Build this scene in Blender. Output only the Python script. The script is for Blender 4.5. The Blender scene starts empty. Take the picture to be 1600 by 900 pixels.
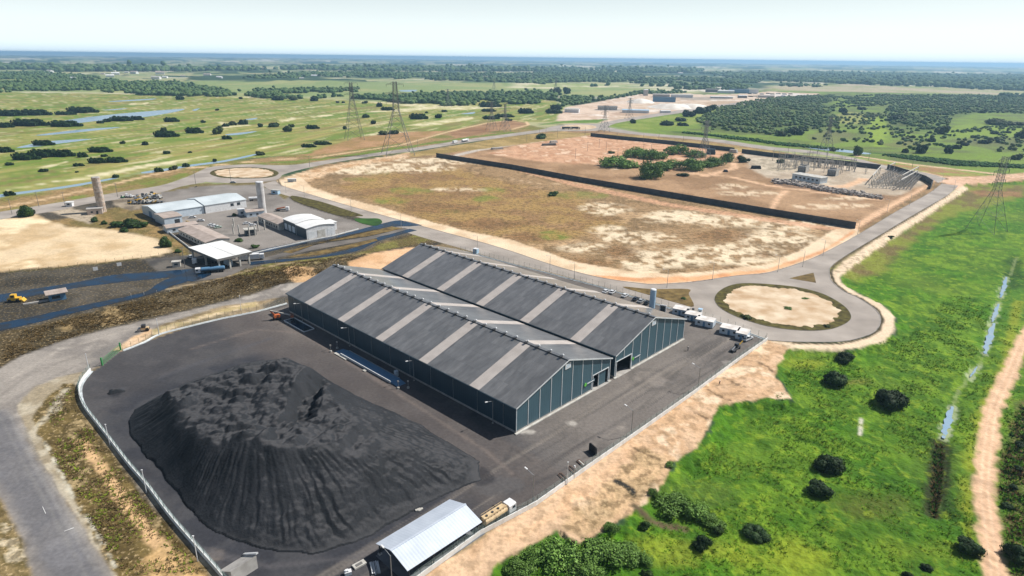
import bpy, bmesh, math, random
import numpy as np
from mathutils import Vector, Matrix
from mathutils.geometry import tessellate_polygon

# ------------------------------------------------------------------ camera, sky, sun, exposure
scn = bpy.context.scene
COL = scn.collection
FPX, CZ = 1005.4, 100.0
PITCH, ROLL = math.radians(19.709), math.radians(0.687)
cam_d = bpy.data.cameras.new('camera'); cam = bpy.data.objects.new('camera', cam_d); COL.objects.link(cam)
cam_d.sensor_width = 36.0; cam_d.lens = FPX / 1600 * 36.0
cam_d.clip_start = 1.0; cam_d.clip_end = 80000.0
cam.matrix_world = Matrix.Translation((0, 0, CZ)) @ Matrix.Rotation(math.pi / 2 - PITCH, 4, 'X') @ Matrix.Rotation(ROLL, 4, 'Z')
scn.camera = cam

SUN_EL, SUN_AZ = math.radians(47), math.radians(22)          # azimuth counted from +X towards +Y
world = bpy.data.worlds.new('World'); scn.world = world; world.use_nodes = True
wn = world.node_tree.nodes; wl = world.node_tree.links
bg = wn['Background']
sky = wn.new('ShaderNodeTexSky'); sky.sky_type = 'NISHITA'; sky.sun_disc = False
sky.sun_elevation = SUN_EL; sky.sun_rotation = math.pi / 2 - SUN_AZ
sky.altitude = 50; sky.air_density = 1.0; sky.dust_density = .6; sky.ozone_density = 1.0
wtc = wn.new('ShaderNodeTexCoord'); wsx = wn.new('ShaderNodeSeparateXYZ'); wl.new(wtc.outputs['Generated'], wsx.inputs[0])
wmr = wn.new('ShaderNodeMapRange'); wl.new(wsx.outputs['Z'], wmr.inputs['Value'])       # pale humid air low over the horizon
for k_, v_ in (('From Min', 0.0), ('From Max', 0.17), ('To Min', .9), ('To Max', .05)): wmr.inputs[k_].default_value = v_
wmx = wn.new('ShaderNodeMix'); wmx.data_type = 'RGBA'; wl.new(wmr.outputs[0], wmx.inputs[0]); wl.new(sky.outputs[0], wmx.inputs[6]); 
wcr = wn.new('ShaderNodeValToRGB'); wl.new(wsx.outputs['Z'], wcr.inputs[0])
for e_, (p_, c_) in zip([wcr.color_ramp.elements[0], wcr.color_ramp.elements[1], wcr.color_ramp.elements.new(.012), wcr.color_ramp.elements.new(.04)], ((0, (.60, .75, .86)), (.2, (.66, .86, 1.0)), (.012, (.78, .90, .97)), (.04, (.87, .97, 1.0)))): e_.position = p_; e_.color = (*c_, 1)
wsc = wn.new('ShaderNodeVectorMath'); wsc.operation = 'SCALE'; wl.new(wcr.outputs[0], wsc.inputs[0]); wsc.inputs['Scale'].default_value = 19.5; wl.new(wsc.outputs[0], wmx.inputs[7])
wl.new(wmx.outputs[2], bg.inputs[0]); bg.inputs[1].default_value = 0.055

sun_d = bpy.data.lights.new('sun', 'SUN'); sun_d.energy = 5.0; sun_d.angle = math.radians(0.53); sun_d.color = (1.0, 0.955, 0.89)
sun = bpy.data.objects.new('sun', sun_d); COL.objects.link(sun)
SUNV = Vector((math.cos(SUN_EL) * math.cos(SUN_AZ), math.cos(SUN_EL) * math.sin(SUN_AZ), math.sin(SUN_EL)))
sun.rotation_euler = SUNV.to_track_quat('Z', 'Y').to_euler(); sun.location = (300, 100, 400)
vs = scn.view_settings
vs.view_transform = 'Standard'; vs.look = 'None'; vs.gamma = 1.0; vs.use_curve_mapping = False; vs.exposure = 0.33
scn.cycles.max_bounces = 6; scn.cycles.volume_bounces = 0; scn.cycles.transparent_max_bounces = 8

R = math.radians
rnd = random.Random(7)
npr = np.random.default_rng(11)

# ------------------------------------------------------------------ picture point -> ground point
_c, _s = math.cos(ROLL), math.sin(ROLL)
_fw = (0.0, math.cos(PITCH), -math.sin(PITCH)); _up = (0.0, math.sin(PITCH), math.cos(PITCH))
def at(px, py, z=0.0):
    u = (px - 800) / FPX; v = (450 - py) / FPX
    xr = u * _c - v * _s; yr = u * _s + v * _c
    d = (xr, _fw[1] + yr * _up[1], _fw[2] + yr * _up[2])
    t = (z - CZ) / d[2]
    return Vector((d[0] * t, d[1] * t, z))
def pxm(p):                                                   # photo pixels per metre at a point
    return FPX / (p[1] * _fw[1] + (p[2] - CZ) * _fw[2])
def P(pts, z=0.0): return [tuple(at(a, b, z)[:2]) for a, b in pts]
def fit_h(base, top):                                         # height of an upright from its base and top
    b = at(*base); best = (1e9, 0)
    for i in range(1, 1800):
        z = i * .05; q = (b.x, b.y - 0, z - CZ)
        dz = q[1] * _fw[1] + q[2] * _fw[2]; xr = q[0] / dz; yr = (q[1] * _up[1] + q[2] * _up[2]) / dz
        y = 450 - (-xr * _s + yr * _c) * FPX
        if abs(y - top) < best[0]: best = (abs(y - top), z)
    return best[1]

def S(r, g, b, k=1.0):                                        # sRGB 0-255 -> linear
    f = lambda c: (c / 12.92 if c <= .04045 else ((c + .055) / 1.055) ** 2.4)
    return (f(r / 255) * k, f(g / 255) * k, f(b / 255) * k)

# ------------------------------------------------------------------ numpy noise
def _hash(ix, iy, seed):
    h = (ix.astype(np.int64) * 374761393 + iy.astype(np.int64) * 668265263 + seed * 144665) & 0xffffffff
    h = ((h ^ (h >> 13)) * 1274126177) & 0xffffffff
    return ((h ^ (h >> 16)) & 0xffff) / 65535.0
def vnoise(x, y, seed=0):
    x = np.asarray(x, float); y = np.asarray(y, float)
    ix = np.floor(x); iy = np.floor(y); fx = x - ix; fy = y - iy
    fx = fx * fx * (3 - 2 * fx); fy = fy * fy * (3 - 2 * fy)
    a = _hash(ix, iy, seed); b = _hash(ix + 1, iy, seed); c = _hash(ix, iy + 1, seed); d = _hash(ix + 1, iy + 1, seed)
    return (a * (1 - fx) + b * fx) * (1 - fy) + (c * (1 - fx) + d * fx) * fy
def fbm(x, y, o=4, seed=0):
    s = 0; a = .5; t = 0
    for i in range(o):
        s = s + a * vnoise(x, y, seed + i * 17); t += a; a *= .55
        x = x * 2.03 + 13.7; y = y * 2.03 + 5.1
    return s / t
def sstep(a, b, x):
    t = np.clip((x - a) / (b - a), 0, 1); return t * t * (3 - 2 * t)
def sdist(poly, X, Y):                                        # signed distance, positive inside
    d2 = np.full(X.shape, 1e18); ins = np.zeros(X.shape, bool)
    n = len(poly)
    for i in range(n):
        ax, ay = poly[i]; bx, by = poly[(i + 1) % n]
        ex, ey = bx - ax, by - ay; L = ex * ex + ey * ey + 1e-12
        t = np.clip(((X - ax) * ex + (Y - ay) * ey) / L, 0, 1)
        d2 = np.minimum(d2, (X - ax - t * ex) ** 2 + (Y - ay - t * ey) ** 2)
        if ay != by:
            c = ((ay > Y) != (by > Y)) & (X < (bx - ax) * (Y - ay) / (by - ay) + ax)
            ins ^= c
    d = np.sqrt(d2); return np.where(ins, d, -d)
def ldist(line, X, Y):
    d2 = np.full(X.shape, 1e18)
    for (ax, ay), (bx, by) in zip(line[:-1], line[1:]):
        ex, ey = bx - ax, by - ay; L = ex * ex + ey * ey + 1e-12
        t = np.clip(((X - ax) * ex + (Y - ay) * ey) / L, 0, 1)
        d2 = np.minimum(d2, (X - ax - t * ex) ** 2 + (Y - ay - t * ey) ** 2)
    return np.sqrt(d2)

# ------------------------------------------------------------------ mesh building
class MB:
    def __init__(s): s.v = []; s.f = []; s.m = []; s.k = 0
    def add(s, vs, fs):
        n = len(s.v); s.v += [tuple(p) for p in vs]
        for f in fs: s.f.append(tuple(i + n for i in f)); s.m.append(s.k)
        return s
    def mat(s, k): s.k = k; return s
    def box(s, x0, y0, z0, x1, y1, z1):
        v = [(x0, y0, z0), (x1, y0, z0), (x1, y1, z0), (x0, y1, z0), (x0, y0, z1), (x1, y0, z1), (x1, y1, z1), (x0, y1, z1)]
        return s.add(v, [(0, 3, 2, 1), (4, 5, 6, 7), (0, 1, 5, 4), (1, 2, 6, 5), (2, 3, 7, 6), (3, 0, 4, 7)])
    def cbox(s, c, d, rz=0.0):
        cs, sn = math.cos(rz), math.sin(rz); v = []
        for z in (-1, 1):
            for x, y in ((-1, -1), (1, -1), (1, 1), (-1, 1)):
                a, b = x * d[0] / 2, y * d[1] / 2
                v.append((c[0] + a * cs - b * sn, c[1] + a * sn + b * cs, c[2] + z * d[2] / 2))
        return s.add(v, [(0, 3, 2, 1), (4, 5, 6, 7), (0, 1, 5, 4), (1, 2, 6, 5), (2, 3, 7, 6), (3, 0, 4, 7)])
    def bar(s, p, q, w, h=None):
        p = Vector(p); q = Vector(q); d = (q - p)
        if d.length < 1e-6: return s
        d.normalize(); h = h or w
        up = Vector((0, 0, 1)) if abs(d.z) < .95 else Vector((1, 0, 0))
        a = d.cross(up).normalized(); b = a.cross(d).normalized()
        v = []
        for e in (p, q):
            for i, j in ((-1, -1), (1, -1), (1, 1), (-1, 1)): v.append(e + a * (i * w / 2) + b * (j * h / 2))
        return s.add(v, [(0, 3, 2, 1), (4, 5, 6, 7), (0, 1, 5, 4), (1, 2, 6, 5), (2, 3, 7, 6), (3, 0, 4, 7)])
    def tube(s, p, q, r0, r1=None, n=8, cap=True):
        p = Vector(p); q = Vector(q); d = (q - p).normalized(); r1 = r0 if r1 is None else r1
        up = Vector((0, 0, 1)) if abs(d.z) < .95 else Vector((1, 0, 0))
        a = d.cross(up).normalized(); b = a.cross(d).normalized(); v = []
        for e, r in ((p, r0), (q, r1)):
            for i in range(n):
                t = 2 * math.pi * i / n; v.append(e + a * (r * math.cos(t)) + b * (r * math.sin(t)))
        fs = [(i, i + n, (i + 1) % n + n, (i + 1) % n) for i in range(n)]
        if cap: fs += [tuple(range(n)), tuple(range(2 * n - 1, n - 1, -1))]
        return s.add(v, fs)
    def prism(s, pts, z0, z1):
        n = len(pts); v = [(x, y, z0) for x, y in pts] + [(x, y, z1) for x, y in pts]
        return s.add(v, [tuple(range(n - 1, -1, -1)), tuple(range(n, 2 * n))] + [(i, (i + 1) % n, (i + 1) % n + n, i + n) for i in range(n)])
    def xprism(s, prof, y0, y1):                              # profile in x,z swept along y
        n = len(prof); v = [(x, y0, z) for x, z in prof] + [(x, y1, z) for x, z in prof]
        return s.add(v, [tuple(range(n)), tuple(range(2 * n - 1, n - 1, -1))] + [(i, i + n, (i + 1) % n + n, (i + 1) % n) for i in range(n)])
    def yprism(s, prof, x0, x1):                              # profile in y,z swept along x
        n = len(prof); v = [(x0, y, z) for y, z in prof] + [(x1, y, z) for y, z in prof]
        return s.add(v, [tuple(range(n - 1, -1, -1)), tuple(range(n, 2 * n))] + [(i, (i + 1) % n, (i + 1) % n + n, i + n) for i in range(n)])
    def build(s, name, mats, parent=None, smooth=False):
        me = bpy.data.meshes.new(name); me.from_pydata(s.v, [], s.f)
        if not isinstance(mats, (list, tuple)): mats = [mats]
        for m in mats: me.materials.append(m)
        if len(mats) > 1: me.polygons.foreach_set('material_index', s.m)
        bm = bmesh.new(); bm.from_mesh(me); bmesh.ops.recalc_face_normals(bm, faces=bm.faces); bm.to_mesh(me); bm.free()
        if smooth: me.polygons.foreach_set('use_smooth', [True] * len(me.polygons))
        o = bpy.data.objects.new(name, me); COL.objects.link(o)
        if parent: o.parent = parent
        return o
def np_mesh(name, verts, faces, mats, parent=None, smooth=False, midx=None):
    verts = np.asarray(verts, np.float32); faces = np.asarray(faces, np.int32)
    me = bpy.data.meshes.new(name); k = faces.shape[1]
    me.vertices.add(len(verts)); me.vertices.foreach_set('co', verts.ravel())
    me.loops.add(faces.size); me.loops.foreach_set('vertex_index', faces.ravel())
    me.polygons.add(len(faces)); me.polygons.foreach_set('loop_start', np.arange(0, faces.size, k, dtype=np.int32))
    me.polygons.foreach_set('loop_total', np.full(len(faces), k, np.int32))
    if smooth: me.polygons.foreach_set('use_smooth', np.ones(len(faces), bool))
    for m in (mats if isinstance(mats, (list, tuple)) else [mats]): me.materials.append(m)
    if midx is not None: me.polygons.foreach_set('material_index', midx)
    me.update(calc_edges=True); me.validate()
    o = bpy.data.objects.new(name, me); COL.objects.link(o)
    if parent: o.parent = parent
    return o
def tag(o, label=None, cat=None, group=None, kind=None):
    if label: o['label'] = label
    if cat: o['category'] = cat
    if group: o['group'] = group
    if kind: o['kind'] = kind
    return o
def thing(name, label, cat, loc=(0, 0, 0), rz=0.0, group=None):
    o = bpy.data.objects.new(name, None); COL.objects.link(o); o.empty_display_size = .5
    o.location = loc; o.rotation_euler = (0, 0, rz)
    return tag(o, label, cat, group)
def dup(root, loc, rz=None, label=None, group=None, scale=None):
    r = root.copy(); COL.objects.link(r); r.location = loc
    if rz is not None: r.rotation_euler = (0, 0, rz)
    if scale is not None: r.scale = scale
    if label: r['label'] = label
    if group: r['group'] = group
    for ch in list(root.children):
        c = ch.copy(); COL.objects.link(c); c.parent = r
        for g in ch.children:
            d = g.copy(); COL.objects.link(d); d.parent = c
    return r
ORD = ['first', 'second', 'third', 'fourth', 'fifth', 'sixth', 'seventh', 'eighth', 'ninth', 'tenth', 'eleventh', 'twelfth', 'thirteenth',
       'fourteenth', 'fifteenth', 'sixteenth', 'seventeenth', 'eighteenth', 'nineteenth', 'twentieth']
ORD += ['twenty-' + o for o in ORD[:9]] + ['thirtieth'] + ['thirty-' + o for o in ORD[:9]] + ['fortieth'] + ['forty-' + o for o in ORD[:9]] + ['fiftieth']
ORD += ['fifty-' + o for o in ORD[:9]] + ['sixtieth'] + ['sixty-' + o for o in ORD[:9]] + ['seventieth']

# ------------------------------------------------------------------ materials
def pm(name, c1, c2=None, scale=1.0, rough=.75, metal=0.0, bump=0.0, bscale=None, det=4.0, c3=None, lo=.35, hi=.65, rand=0.0, spec=.5):
    m = bpy.data.materials.new(name); m.use_nodes = True; nt = m.node_tree; N = nt.nodes; L = nt.links
    b = N['Principled BSDF']; b.inputs['Roughness'].default_value = rough; b.inputs['Metallic'].default_value = metal
    b.inputs['Specular IOR Level'].default_value = spec
    tc = N.new('ShaderNodeTexCoord'); no = N.new('ShaderNodeTexNoise'); no.inputs['Scale'].default_value = scale; no.inputs['Detail'].default_value = det
    L.new(tc.outputs['Object'], no.inputs['Vector'])
    c2 = c2 or tuple(x * .8 for x in c1)
    cr = N.new('ShaderNodeValToRGB'); cr.color_ramp.elements[0].position = lo; cr.color_ramp.elements[1].position = hi
    cr.color_ramp.elements[0].color = (*c2, 1); cr.color_ramp.elements[1].color = (*c1, 1)
    if c3:
        e = cr.color_ramp.elements.new(min(.98, hi + .12)); e.color = (*c3, 1)
    L.new(no.outputs['Fac'], cr.inputs['Fac'])
    out = cr.outputs['Color']
    if rand:
        oi = N.new('ShaderNodeObjectInfo'); mr = N.new('ShaderNodeMapRange'); mr.inputs['To Min'].default_value = 1 - rand; mr.inputs['To Max'].default_value = 1 + rand
        L.new(oi.outputs['Random'], mr.inputs['Value'])
        mx = N.new('ShaderNodeVectorMath'); mx.operation = 'SCALE'; L.new(out, mx.inputs[0]); L.new(mr.outputs[0], mx.inputs['Scale']); out = mx.outputs[0]
    L.new(out, b.inputs['Base Color'])
    if bump:
        n2 = N.new('ShaderNodeTexNoise'); n2.inputs['Scale'].default_value = bscale or scale * 4; n2.inputs['Detail'].default_value = 3
        L.new(tc.outputs['Object'], n2.inputs['Vector'])
        bp = N.new('ShaderNodeBump'); bp.inputs['Strength'].default_value = bump; bp.inputs['Distance'].default_value = .2
        L.new(n2.outputs['Fac'], bp.inputs['Height']); L.new(bp.outputs['Normal'], b.inputs['Normal'])
    return m
def ribbed(name, c1, c2, axis='X', period=.5, rough=.5, metal=0.0, nscale=.15, bump=.5, spec=.5):      # profiled metal sheet
    m = pm(name, c1, c2, nscale, rough, metal, spec=spec); nt = m.node_tree; N = nt.nodes; L = nt.links; b = N['Principled BSDF']
    tc = N.new('ShaderNodeTexCoord'); w = N.new('ShaderNodeTexWave'); w.bands_direction = axis; w.inputs['Scale'].default_value = .314 / period
    L.new(tc.outputs['Object'], w.inputs['Vector'])
    bp = N.new('ShaderNodeBump'); bp.inputs['Strength'].default_value = bump; bp.inputs['Distance'].default_value = .05
    L.new(w.outputs['Fac'], bp.inputs['Height']); L.new(bp.outputs['Normal'], b.inputs['Normal'])
    return m
M = {}
M['white'] = pm('white_paint', (.72, .73, .74), (.6, .6, .6), .8, .5)
M['wall_white'] = pm('whitewashed_wall', (.76, .77, .76), (.6, .6, .57), .5, .7)
M['white_dirty'] = pm('dirty_white', (.55, .54, .5), (.36, .34, .3), .4, .7)
M['concrete'] = pm('concrete', (.42, .4, .37), (.3, .28, .26), .5, .85, bump=.2)
M['concrete_dark'] = pm('dark_concrete', (.2, .195, .185), (.12, .115, .11), .4, .85)
M['steel'] = pm('galvanised_steel', (.35, .36, .37), (.25, .26, .27), 1.5, .45, .5)
M['dark_steel'] = pm('dark_steel', (.06, .065, .07), (.035, .035, .04), 1.5, .5, .3)
M['tower_steel'] = pm('tower_steel', (.2, .205, .21), (.14, .145, .15), .5, .6, .2)
M['black'] = pm('black_rubber', (.02, .02, .022), (.012, .012, .012), 2, .7)
M['glass'] = pm('window_glass', (.02, .03, .04), (.03, .045, .06), .5, .1)
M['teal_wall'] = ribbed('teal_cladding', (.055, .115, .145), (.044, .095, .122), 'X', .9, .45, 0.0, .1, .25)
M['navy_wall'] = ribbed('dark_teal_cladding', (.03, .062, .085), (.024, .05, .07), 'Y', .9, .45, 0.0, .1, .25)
M['trim'] = pm('pale_trim', (.7, .72, .73), (.58, .6, .61), .5, .5)
M['orange'] = pm('orange_paint', (.62, .16, .03), (.4, .1, .03), 2, .5)
M['yellow'] = pm('yellow_paint', (.7, .42, .03), (.5, .3, .04), 2, .5)
M['green_paint'] = pm('green_paint', (.04, .3, .08), (.03, .2, .06), 2, .5)
M['lime'] = pm('lime_sign', (.15, .55, .08), (.12, .45, .06), 2, .5)
M['cream'] = pm('cream_tank', (.62, .47, .27), (.45, .32, .18), .8, .5)
M['cabin_wall'] = pm('cabin_panel', (.55, .62, .68), (.45, .52, .58), .6, .5)
M['cabin_roof'] = pm('cabin_roof', (.72, .69, .66), (.52, .48, .44), .35, .7)
M['blue_panel'] = pm('blue_panel', (.1, .22, .36), (.08, .18, .3), .8, .45)
M['fibro'] = ribbed('fibre_cement_roof', (.42, .35, .31), (.32, .26, .22), 'X', 1.0, .85, 0, .3, .4)
M['white_roof'] = ribbed('white_roof_sheet', (.8, .8, .79), (.68, .68, .66), 'X', 1.0, .5, 0, .15, .2)
M['hangar_roof'] = ribbed('weathered_white_roof', (.56, .61, .63), (.43, .48, .5), 'X', 1.2, .55, 0, .08, .3)
M['shed_roof'] = ribbed('zinc_shed_roof', (.52, .57, .64), (.45, .5, .57), 'X', .75, .5, .1, .3, .25)
M['brick'] = pm('weathered_tower_wall', (.6, .5, .42), (.32, .24, .18), .7, .9, c3=(.7, .65, .59), bump=.3)
M['tower_white'] = pm('white_tank_wall', (.6, .59, .58), (.42, .4, .39), .35, .7)
M['pink_wall'] = pm('pale_pink_wall', (.6, .5, .44), (.48, .4, .35), .4, .8)
M['block_wall'] = pm('dark_block_wall', (.075, .08, .085), (.045, .05, .055), .25, .9)
M['rock'] = pm('rubble_stone', (.44, .4, .36), (.24, .21, .19), .3, .95)
M['rust'] = pm('rusty_steel', (.16, .1, .07), (.08, .05, .04), 1, .9)
M['bark'] = pm('bark', (.12, .085, .06), (.06, .045, .03), 3, .9)
M['plastic_blue'] = pm('pale_blue_tank', (.42, .58, .72), (.34, .5, .64), .3, .45)
M['skin'] = pm('skin', (.3, .17, .11), (.25, .14, .09), 4, .6)
M['cloth_dark'] = pm('dark_work_clothes', (.03, .035, .05), (.02, .02, .03), 5, .9)
M['road'] = pm('worn_asphalt', S(168, 159, 150), S(142, 134, 126), .06, .9, c3=S(178, 170, 161), det=8, spec=.12)
M['lane'] = pm('lane_asphalt', S(118, 112, 106), S(92, 88, 84), .1, .85, det=8, spec=.12)
M['wet'] = pm('sky_tinted_wet_asphalt', (.006, .026, .06), (.016, .018, .022), .17, .2, lo=.44, hi=.54, det=6, spec=.3)  # wet surface; the blue of the reflected sky is put into its base colour
M['pond'] = pm('sky_tinted_water', (.22, .34, .46), (.3, .38, .42), .15, .25)  # pale blue base colour paints in the sky's reflection on the water
M['kerb'] = pm('kerb_stone', (.3, .28, .26), (.16, .15, .14), .4, .9)
M['paint'] = pm('road_paint', (.66, .66, .64), (.4, .39, .38), .6, .7)
M['gutter'] = pm('gutter_concrete', S(178, 186, 190), S(140, 146, 148), .35, .8)
M['island_soil'] = pm('island_sand', S(212, 194, 168), S(178, 150, 118), .12, .95, c3=S(224, 206, 180), det=10, bump=.5, bscale=.8, spec=.12)
M['verge'] = pm('dry_verge', S(128, 108, 68), S(84, 70, 44), .25, .95, c3=S(110, 118, 56), det=6, bump=.6, spec=.12)
M['verge_dark'] = pm('dark_verge', S(96, 90, 48), S(60, 54, 32), .35, .95, bump=.6, det=6, spec=.12)
M['leaf_dark'] = pm('dark_foliage', (.03, .06, .017), (.013, .03, .009), 2.2, .6, rand=.25, bump=.3, spec=.12)
M['leaf_mid'] = pm('mid_foliage', (.055, .105, .022), (.025, .05, .012), 2.0, .6, rand=.3, spec=.12)
M['leaf_light'] = pm('light_foliage', (.16, .28, .055), (.07, .135, .028), 2.5, .55, rand=.25, spec=.12)
M['leaf_olive'] = pm('olive_foliage', (.075, .1, .03), (.035, .05, .015), 2.0, .7, rand=.3, spec=.12)
M['wood_far'] = pm('far_wood_foliage', (.045, .08, .03), (.022, .042, .018), .03, .8)
M['reed'] = pm('reed_green', (.045, .12, .02), (.025, .065, .015), .1, .8, spec=.12)
# ------------------------------------------------------------------ warehouse frame of reference
TH = R(46.33); UX = Vector((math.cos(TH), math.sin(TH), 0)); VX = Vector((-math.sin(TH), math.cos(TH), 0)); A0 = Vector((1.583, 157.288, 0))
WL, WW, WE, WR, WGAP = 129.0, 44.65, 8.5, 15.6, 2.7
def wh(u, v, z=0.0): return A0 + UX * u + VX * v + Vector((0, 0, z))

# ------------------------------------------------------------------ terrain: one sheet to the horizon
FIELD = P([(1512, 287), (1455, 325), (1390, 366), (1330, 408), (1310, 430), (1322, 447), (1350, 460), (1385, 480), (1398, 500), (1396, 520),
           (1375, 535), (1320, 545), (1250, 541), (1237, 543), (1222, 556), (1210, 590), (1222, 600), (1235, 622), (1200, 622), (1175, 622), (1122, 632),
           (1115, 650), (1095, 687), (1080, 707), (1055, 714), (1050, 734), (1032, 757), (1012, 780), (995, 792), (972, 807), (950, 825),
           (907, 847), (870, 827), (845, 850), (800, 865), (760, 895), (730, 940), (800, 1200), (1900, 1200), (1900, 600), (1720, 300), (1600, 283)])
STREAM = P([(1590, 400), (1580, 425), (1570, 446), (1563, 470), (1556, 490), (1548, 525), (1540, 550), (1526, 575), (1512, 592), (1500, 605), (1488, 635), (1478, 678), (1468, 730), (1460, 800)], -1.6)
BANK_PX = [(1200, 532), (1237, 542), (1222, 556), (1210, 590), (1222, 600), (1235, 622), (1200, 622), (1122, 632), (1115, 650), (1095, 687), (1080, 707), (1052, 722), (1032, 757), (1012, 780), (972, 807), (950, 825), (907, 847), (870, 827), (800, 865), (740, 910), (700, 960), (600, 960), (655, 907)]
BANK = P(BANK_PX)
HB = P([(200, 660), (210, 640), (245, 622), (282, 603), (330, 585), (372, 571), (405, 564), (437, 561), (470, 572), (500, 590), (540, 610), (575, 628), (640, 655), (700, 690), (748, 722),
        (750, 750), (702, 770), (662, 790), (625, 810), (585, 833), (550, 850), (512, 860), (487, 867), (450, 865), (400, 857), (360, 843), (325, 825), (300, 800), (262, 750), (225, 707), (207, 684)])
def gz_arr(X, Y):
    d = sdist(FIELD, X, Y)
    nn = fbm(X / 6.0, Y / 6.0, 3, 91) - .5
    z = -1.7 * sstep(0, 5, d + 5 * nn + 3.0 * (vnoise(X / 1.7, Y / 1.7, 93) - .5))
    db = sdist(BANK, X, Y)
    z = z + sstep(1.5, 5, db) * (1.9 * (fbm(X / 3.2, Y / 3.2, 4, 94) - .5) * sstep(4, 12, db) + .35 * (vnoise(X / .9, Y / .9, 95) - .5))
    near = sstep(700, 250, np.hypot(X, Y))
    z = z + sstep(2, 9, d) * near * (.75 * (fbm(X / 5.0 + .3 * Y / 5, Y / 3.0, 4, 5) - .5) + .5 * (vnoise(X / 1.3, Y / 1.3, 6) - .5))
    ds = ldist(STREAM, X, Y)
    z = z - .5 * sstep(3.2, 1.2, ds + 2.2 * (vnoise(X / 4, Y / 4, 44) - .5))
    z = np.where(ds > 2.0, np.maximum(z, -1.93 * (d > 0)), z)
    return z
def gz(x, y): return float(gz_arr(np.array([x]), np.array([y]))[0])
def atg(px, py):                                              # on the terrain, hollows included
    p = at(px, py)
    for _ in range(3): p = at(px, py, gz(p.x, p.y))
    return p

degs = np.concatenate([np.arange(-180, -56, 3.0), np.arange(-56, -44, .3), np.arange(-44, 44.001, .1), np.arange(44.3, 57, .3), np.arange(59, 180, 3.0)])
deps = np.concatenate([[89, 84, 78, 72, 68, 65], np.arange(62, 49.5, -.4), np.arange(49.5, 8, -.11), np.arange(8, .62, -.045), [.55, .47, .4, .34, .29, .25]])
rr = CZ / np.tan(np.radians(deps))
az = np.radians(90 - degs)
GX = (rr[:, None] * np.cos(az)[None, :]).ravel(); GY = (rr[:, None] * np.sin(az)[None, :]).ravel()
NR, NC = len(rr), len(degs)
DIST = np.hypot(GX, GY)
NEAR = (np.abs(np.degrees(np.arctan2(GX, GY))) < 60)

ng1 = fbm(GX / 420, GY / 420, 5, 1); ng2 = fbm(GX / 90, GY / 90, 4, 2); ng3 = fbm(GX / 14, GY / 14, 4, 3)
def C3(c): return np.array(c)[None, :]
far_f = C3(S(132, 142, 96)) * (1 - sstep(.4, .6, ng2))[:, None] + C3(S(164, 160, 118)) * sstep(.4, .6, ng2)[:, None]
wood_m = sstep(.47, .53, ng1 + .25 * (ng2 - .5))
col = far_f * (1 - wood_m)[:, None] + C3(S(52, 74, 48)) * wood_m[:, None]
bare = sstep(.62, .68, fbm(GX / 700, GY / 260, 4, 8)) * (1 - .6 * wood_m)
col = col * (1 - bare)[:, None] + C3(S(205, 196, 172)) * bare[:, None]
scrub = np.zeros(len(GX)); grass = np.zeros(len(GX))

def layer(pts, c1, c2=None, soft=1.0, amp=0.0, ns=6.0, dens=1.0, ps=12.0, lo=.4, hi=.6, sc=None, gr=None, seed=0, world=False, keep=0.0, z=0.0, thr=None, c3=None):
    poly = pts if world else P(pts, z)
    xs = [p[0] for p in poly]; ys = [p[1] for p in poly]; m = soft * 3 + amp * 2 + 2
    i = np.nonzero((GX > min(xs) - m) & (GX < max(xs) + m) & (GY > min(ys) - m) & (GY < max(ys) + m))[0]
    if not len(i): return
    x, y = GX[i], GY[i]
    d = sdist(poly, x, y)
    if amp: d = d + amp * 2 * (fbm(x / ns, y / ns, 4, 30 + seed) - .5)
    w = sstep(-soft, soft, d) * dens
    if thr: w = w * sstep(thr[0], thr[1], fbm(x / thr[2], y / (thr[3] if len(thr) > 3 else thr[2]), 5, 70 + seed))
    c = np.repeat(C3(c1), len(i), 0)
    if c2 is not None:
        f = fbm(x / ps, y / ps, 5, 50 + seed); t = sstep(lo, hi, f)[:, None]; c = c * (1 - t) + C3(c2) * t
        if c3 is not None: t = sstep(hi, hi + .12, f)[:, None]; c = c * (1 - t) + C3(c3) * t
    col[i] = col[i] * (1 - w)[:, None] + c * w[:, None]
    if sc is not None: scrub[i] = scrub[i] * (1 - w) + sc * w
    if gr is not None: grass[i] = grass[i] * (1 - w) + gr * w
def path(pts, width, c, soft=.5, amp=0.0, ns=4.0, dens=1.0, seed=0, z=0.0, sc=None, gr=None, world=False, thr=None):
    ln = pts if world else P(pts, z)
    xs = [p[0] for p in ln]; ys = [p[1] for p in ln]; m = width + soft * 3 + amp * 2
    i = np.nonzero((GX > min(xs) - m) & (GX < max(xs) + m) & (GY > min(ys) - m) & (GY < max(ys) + m))[0]
    if not len(i): return
    x, y = GX[i], GY[i]; d = width / 2 - ldist(ln, x, y)
    if amp: d = d + amp * 2 * (fbm(x / ns, y / ns, 4, 30 + seed) - .5)
    w = sstep(-soft, soft, d) * dens
    if thr: w = w * sstep(thr[0], thr[1], fbm(x / thr[2], y / thr[2], 4, 70 + seed))
    col[i] = col[i] * (1 - w)[:, None] + C3(c) * w[:, None]
    if sc is not None: scrub[i] = scrub[i] * (1 - w) + sc * w
    if gr is not None: grass[i] = grass[i] * (1 - w) + gr * w
def ell(cx, cy, rx, ry, c, **k):
    layer([(cx + rx * math.cos(t * .3927), cy + ry * math.sin(t * .3927)) for t in range(16)], c, **k)

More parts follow.
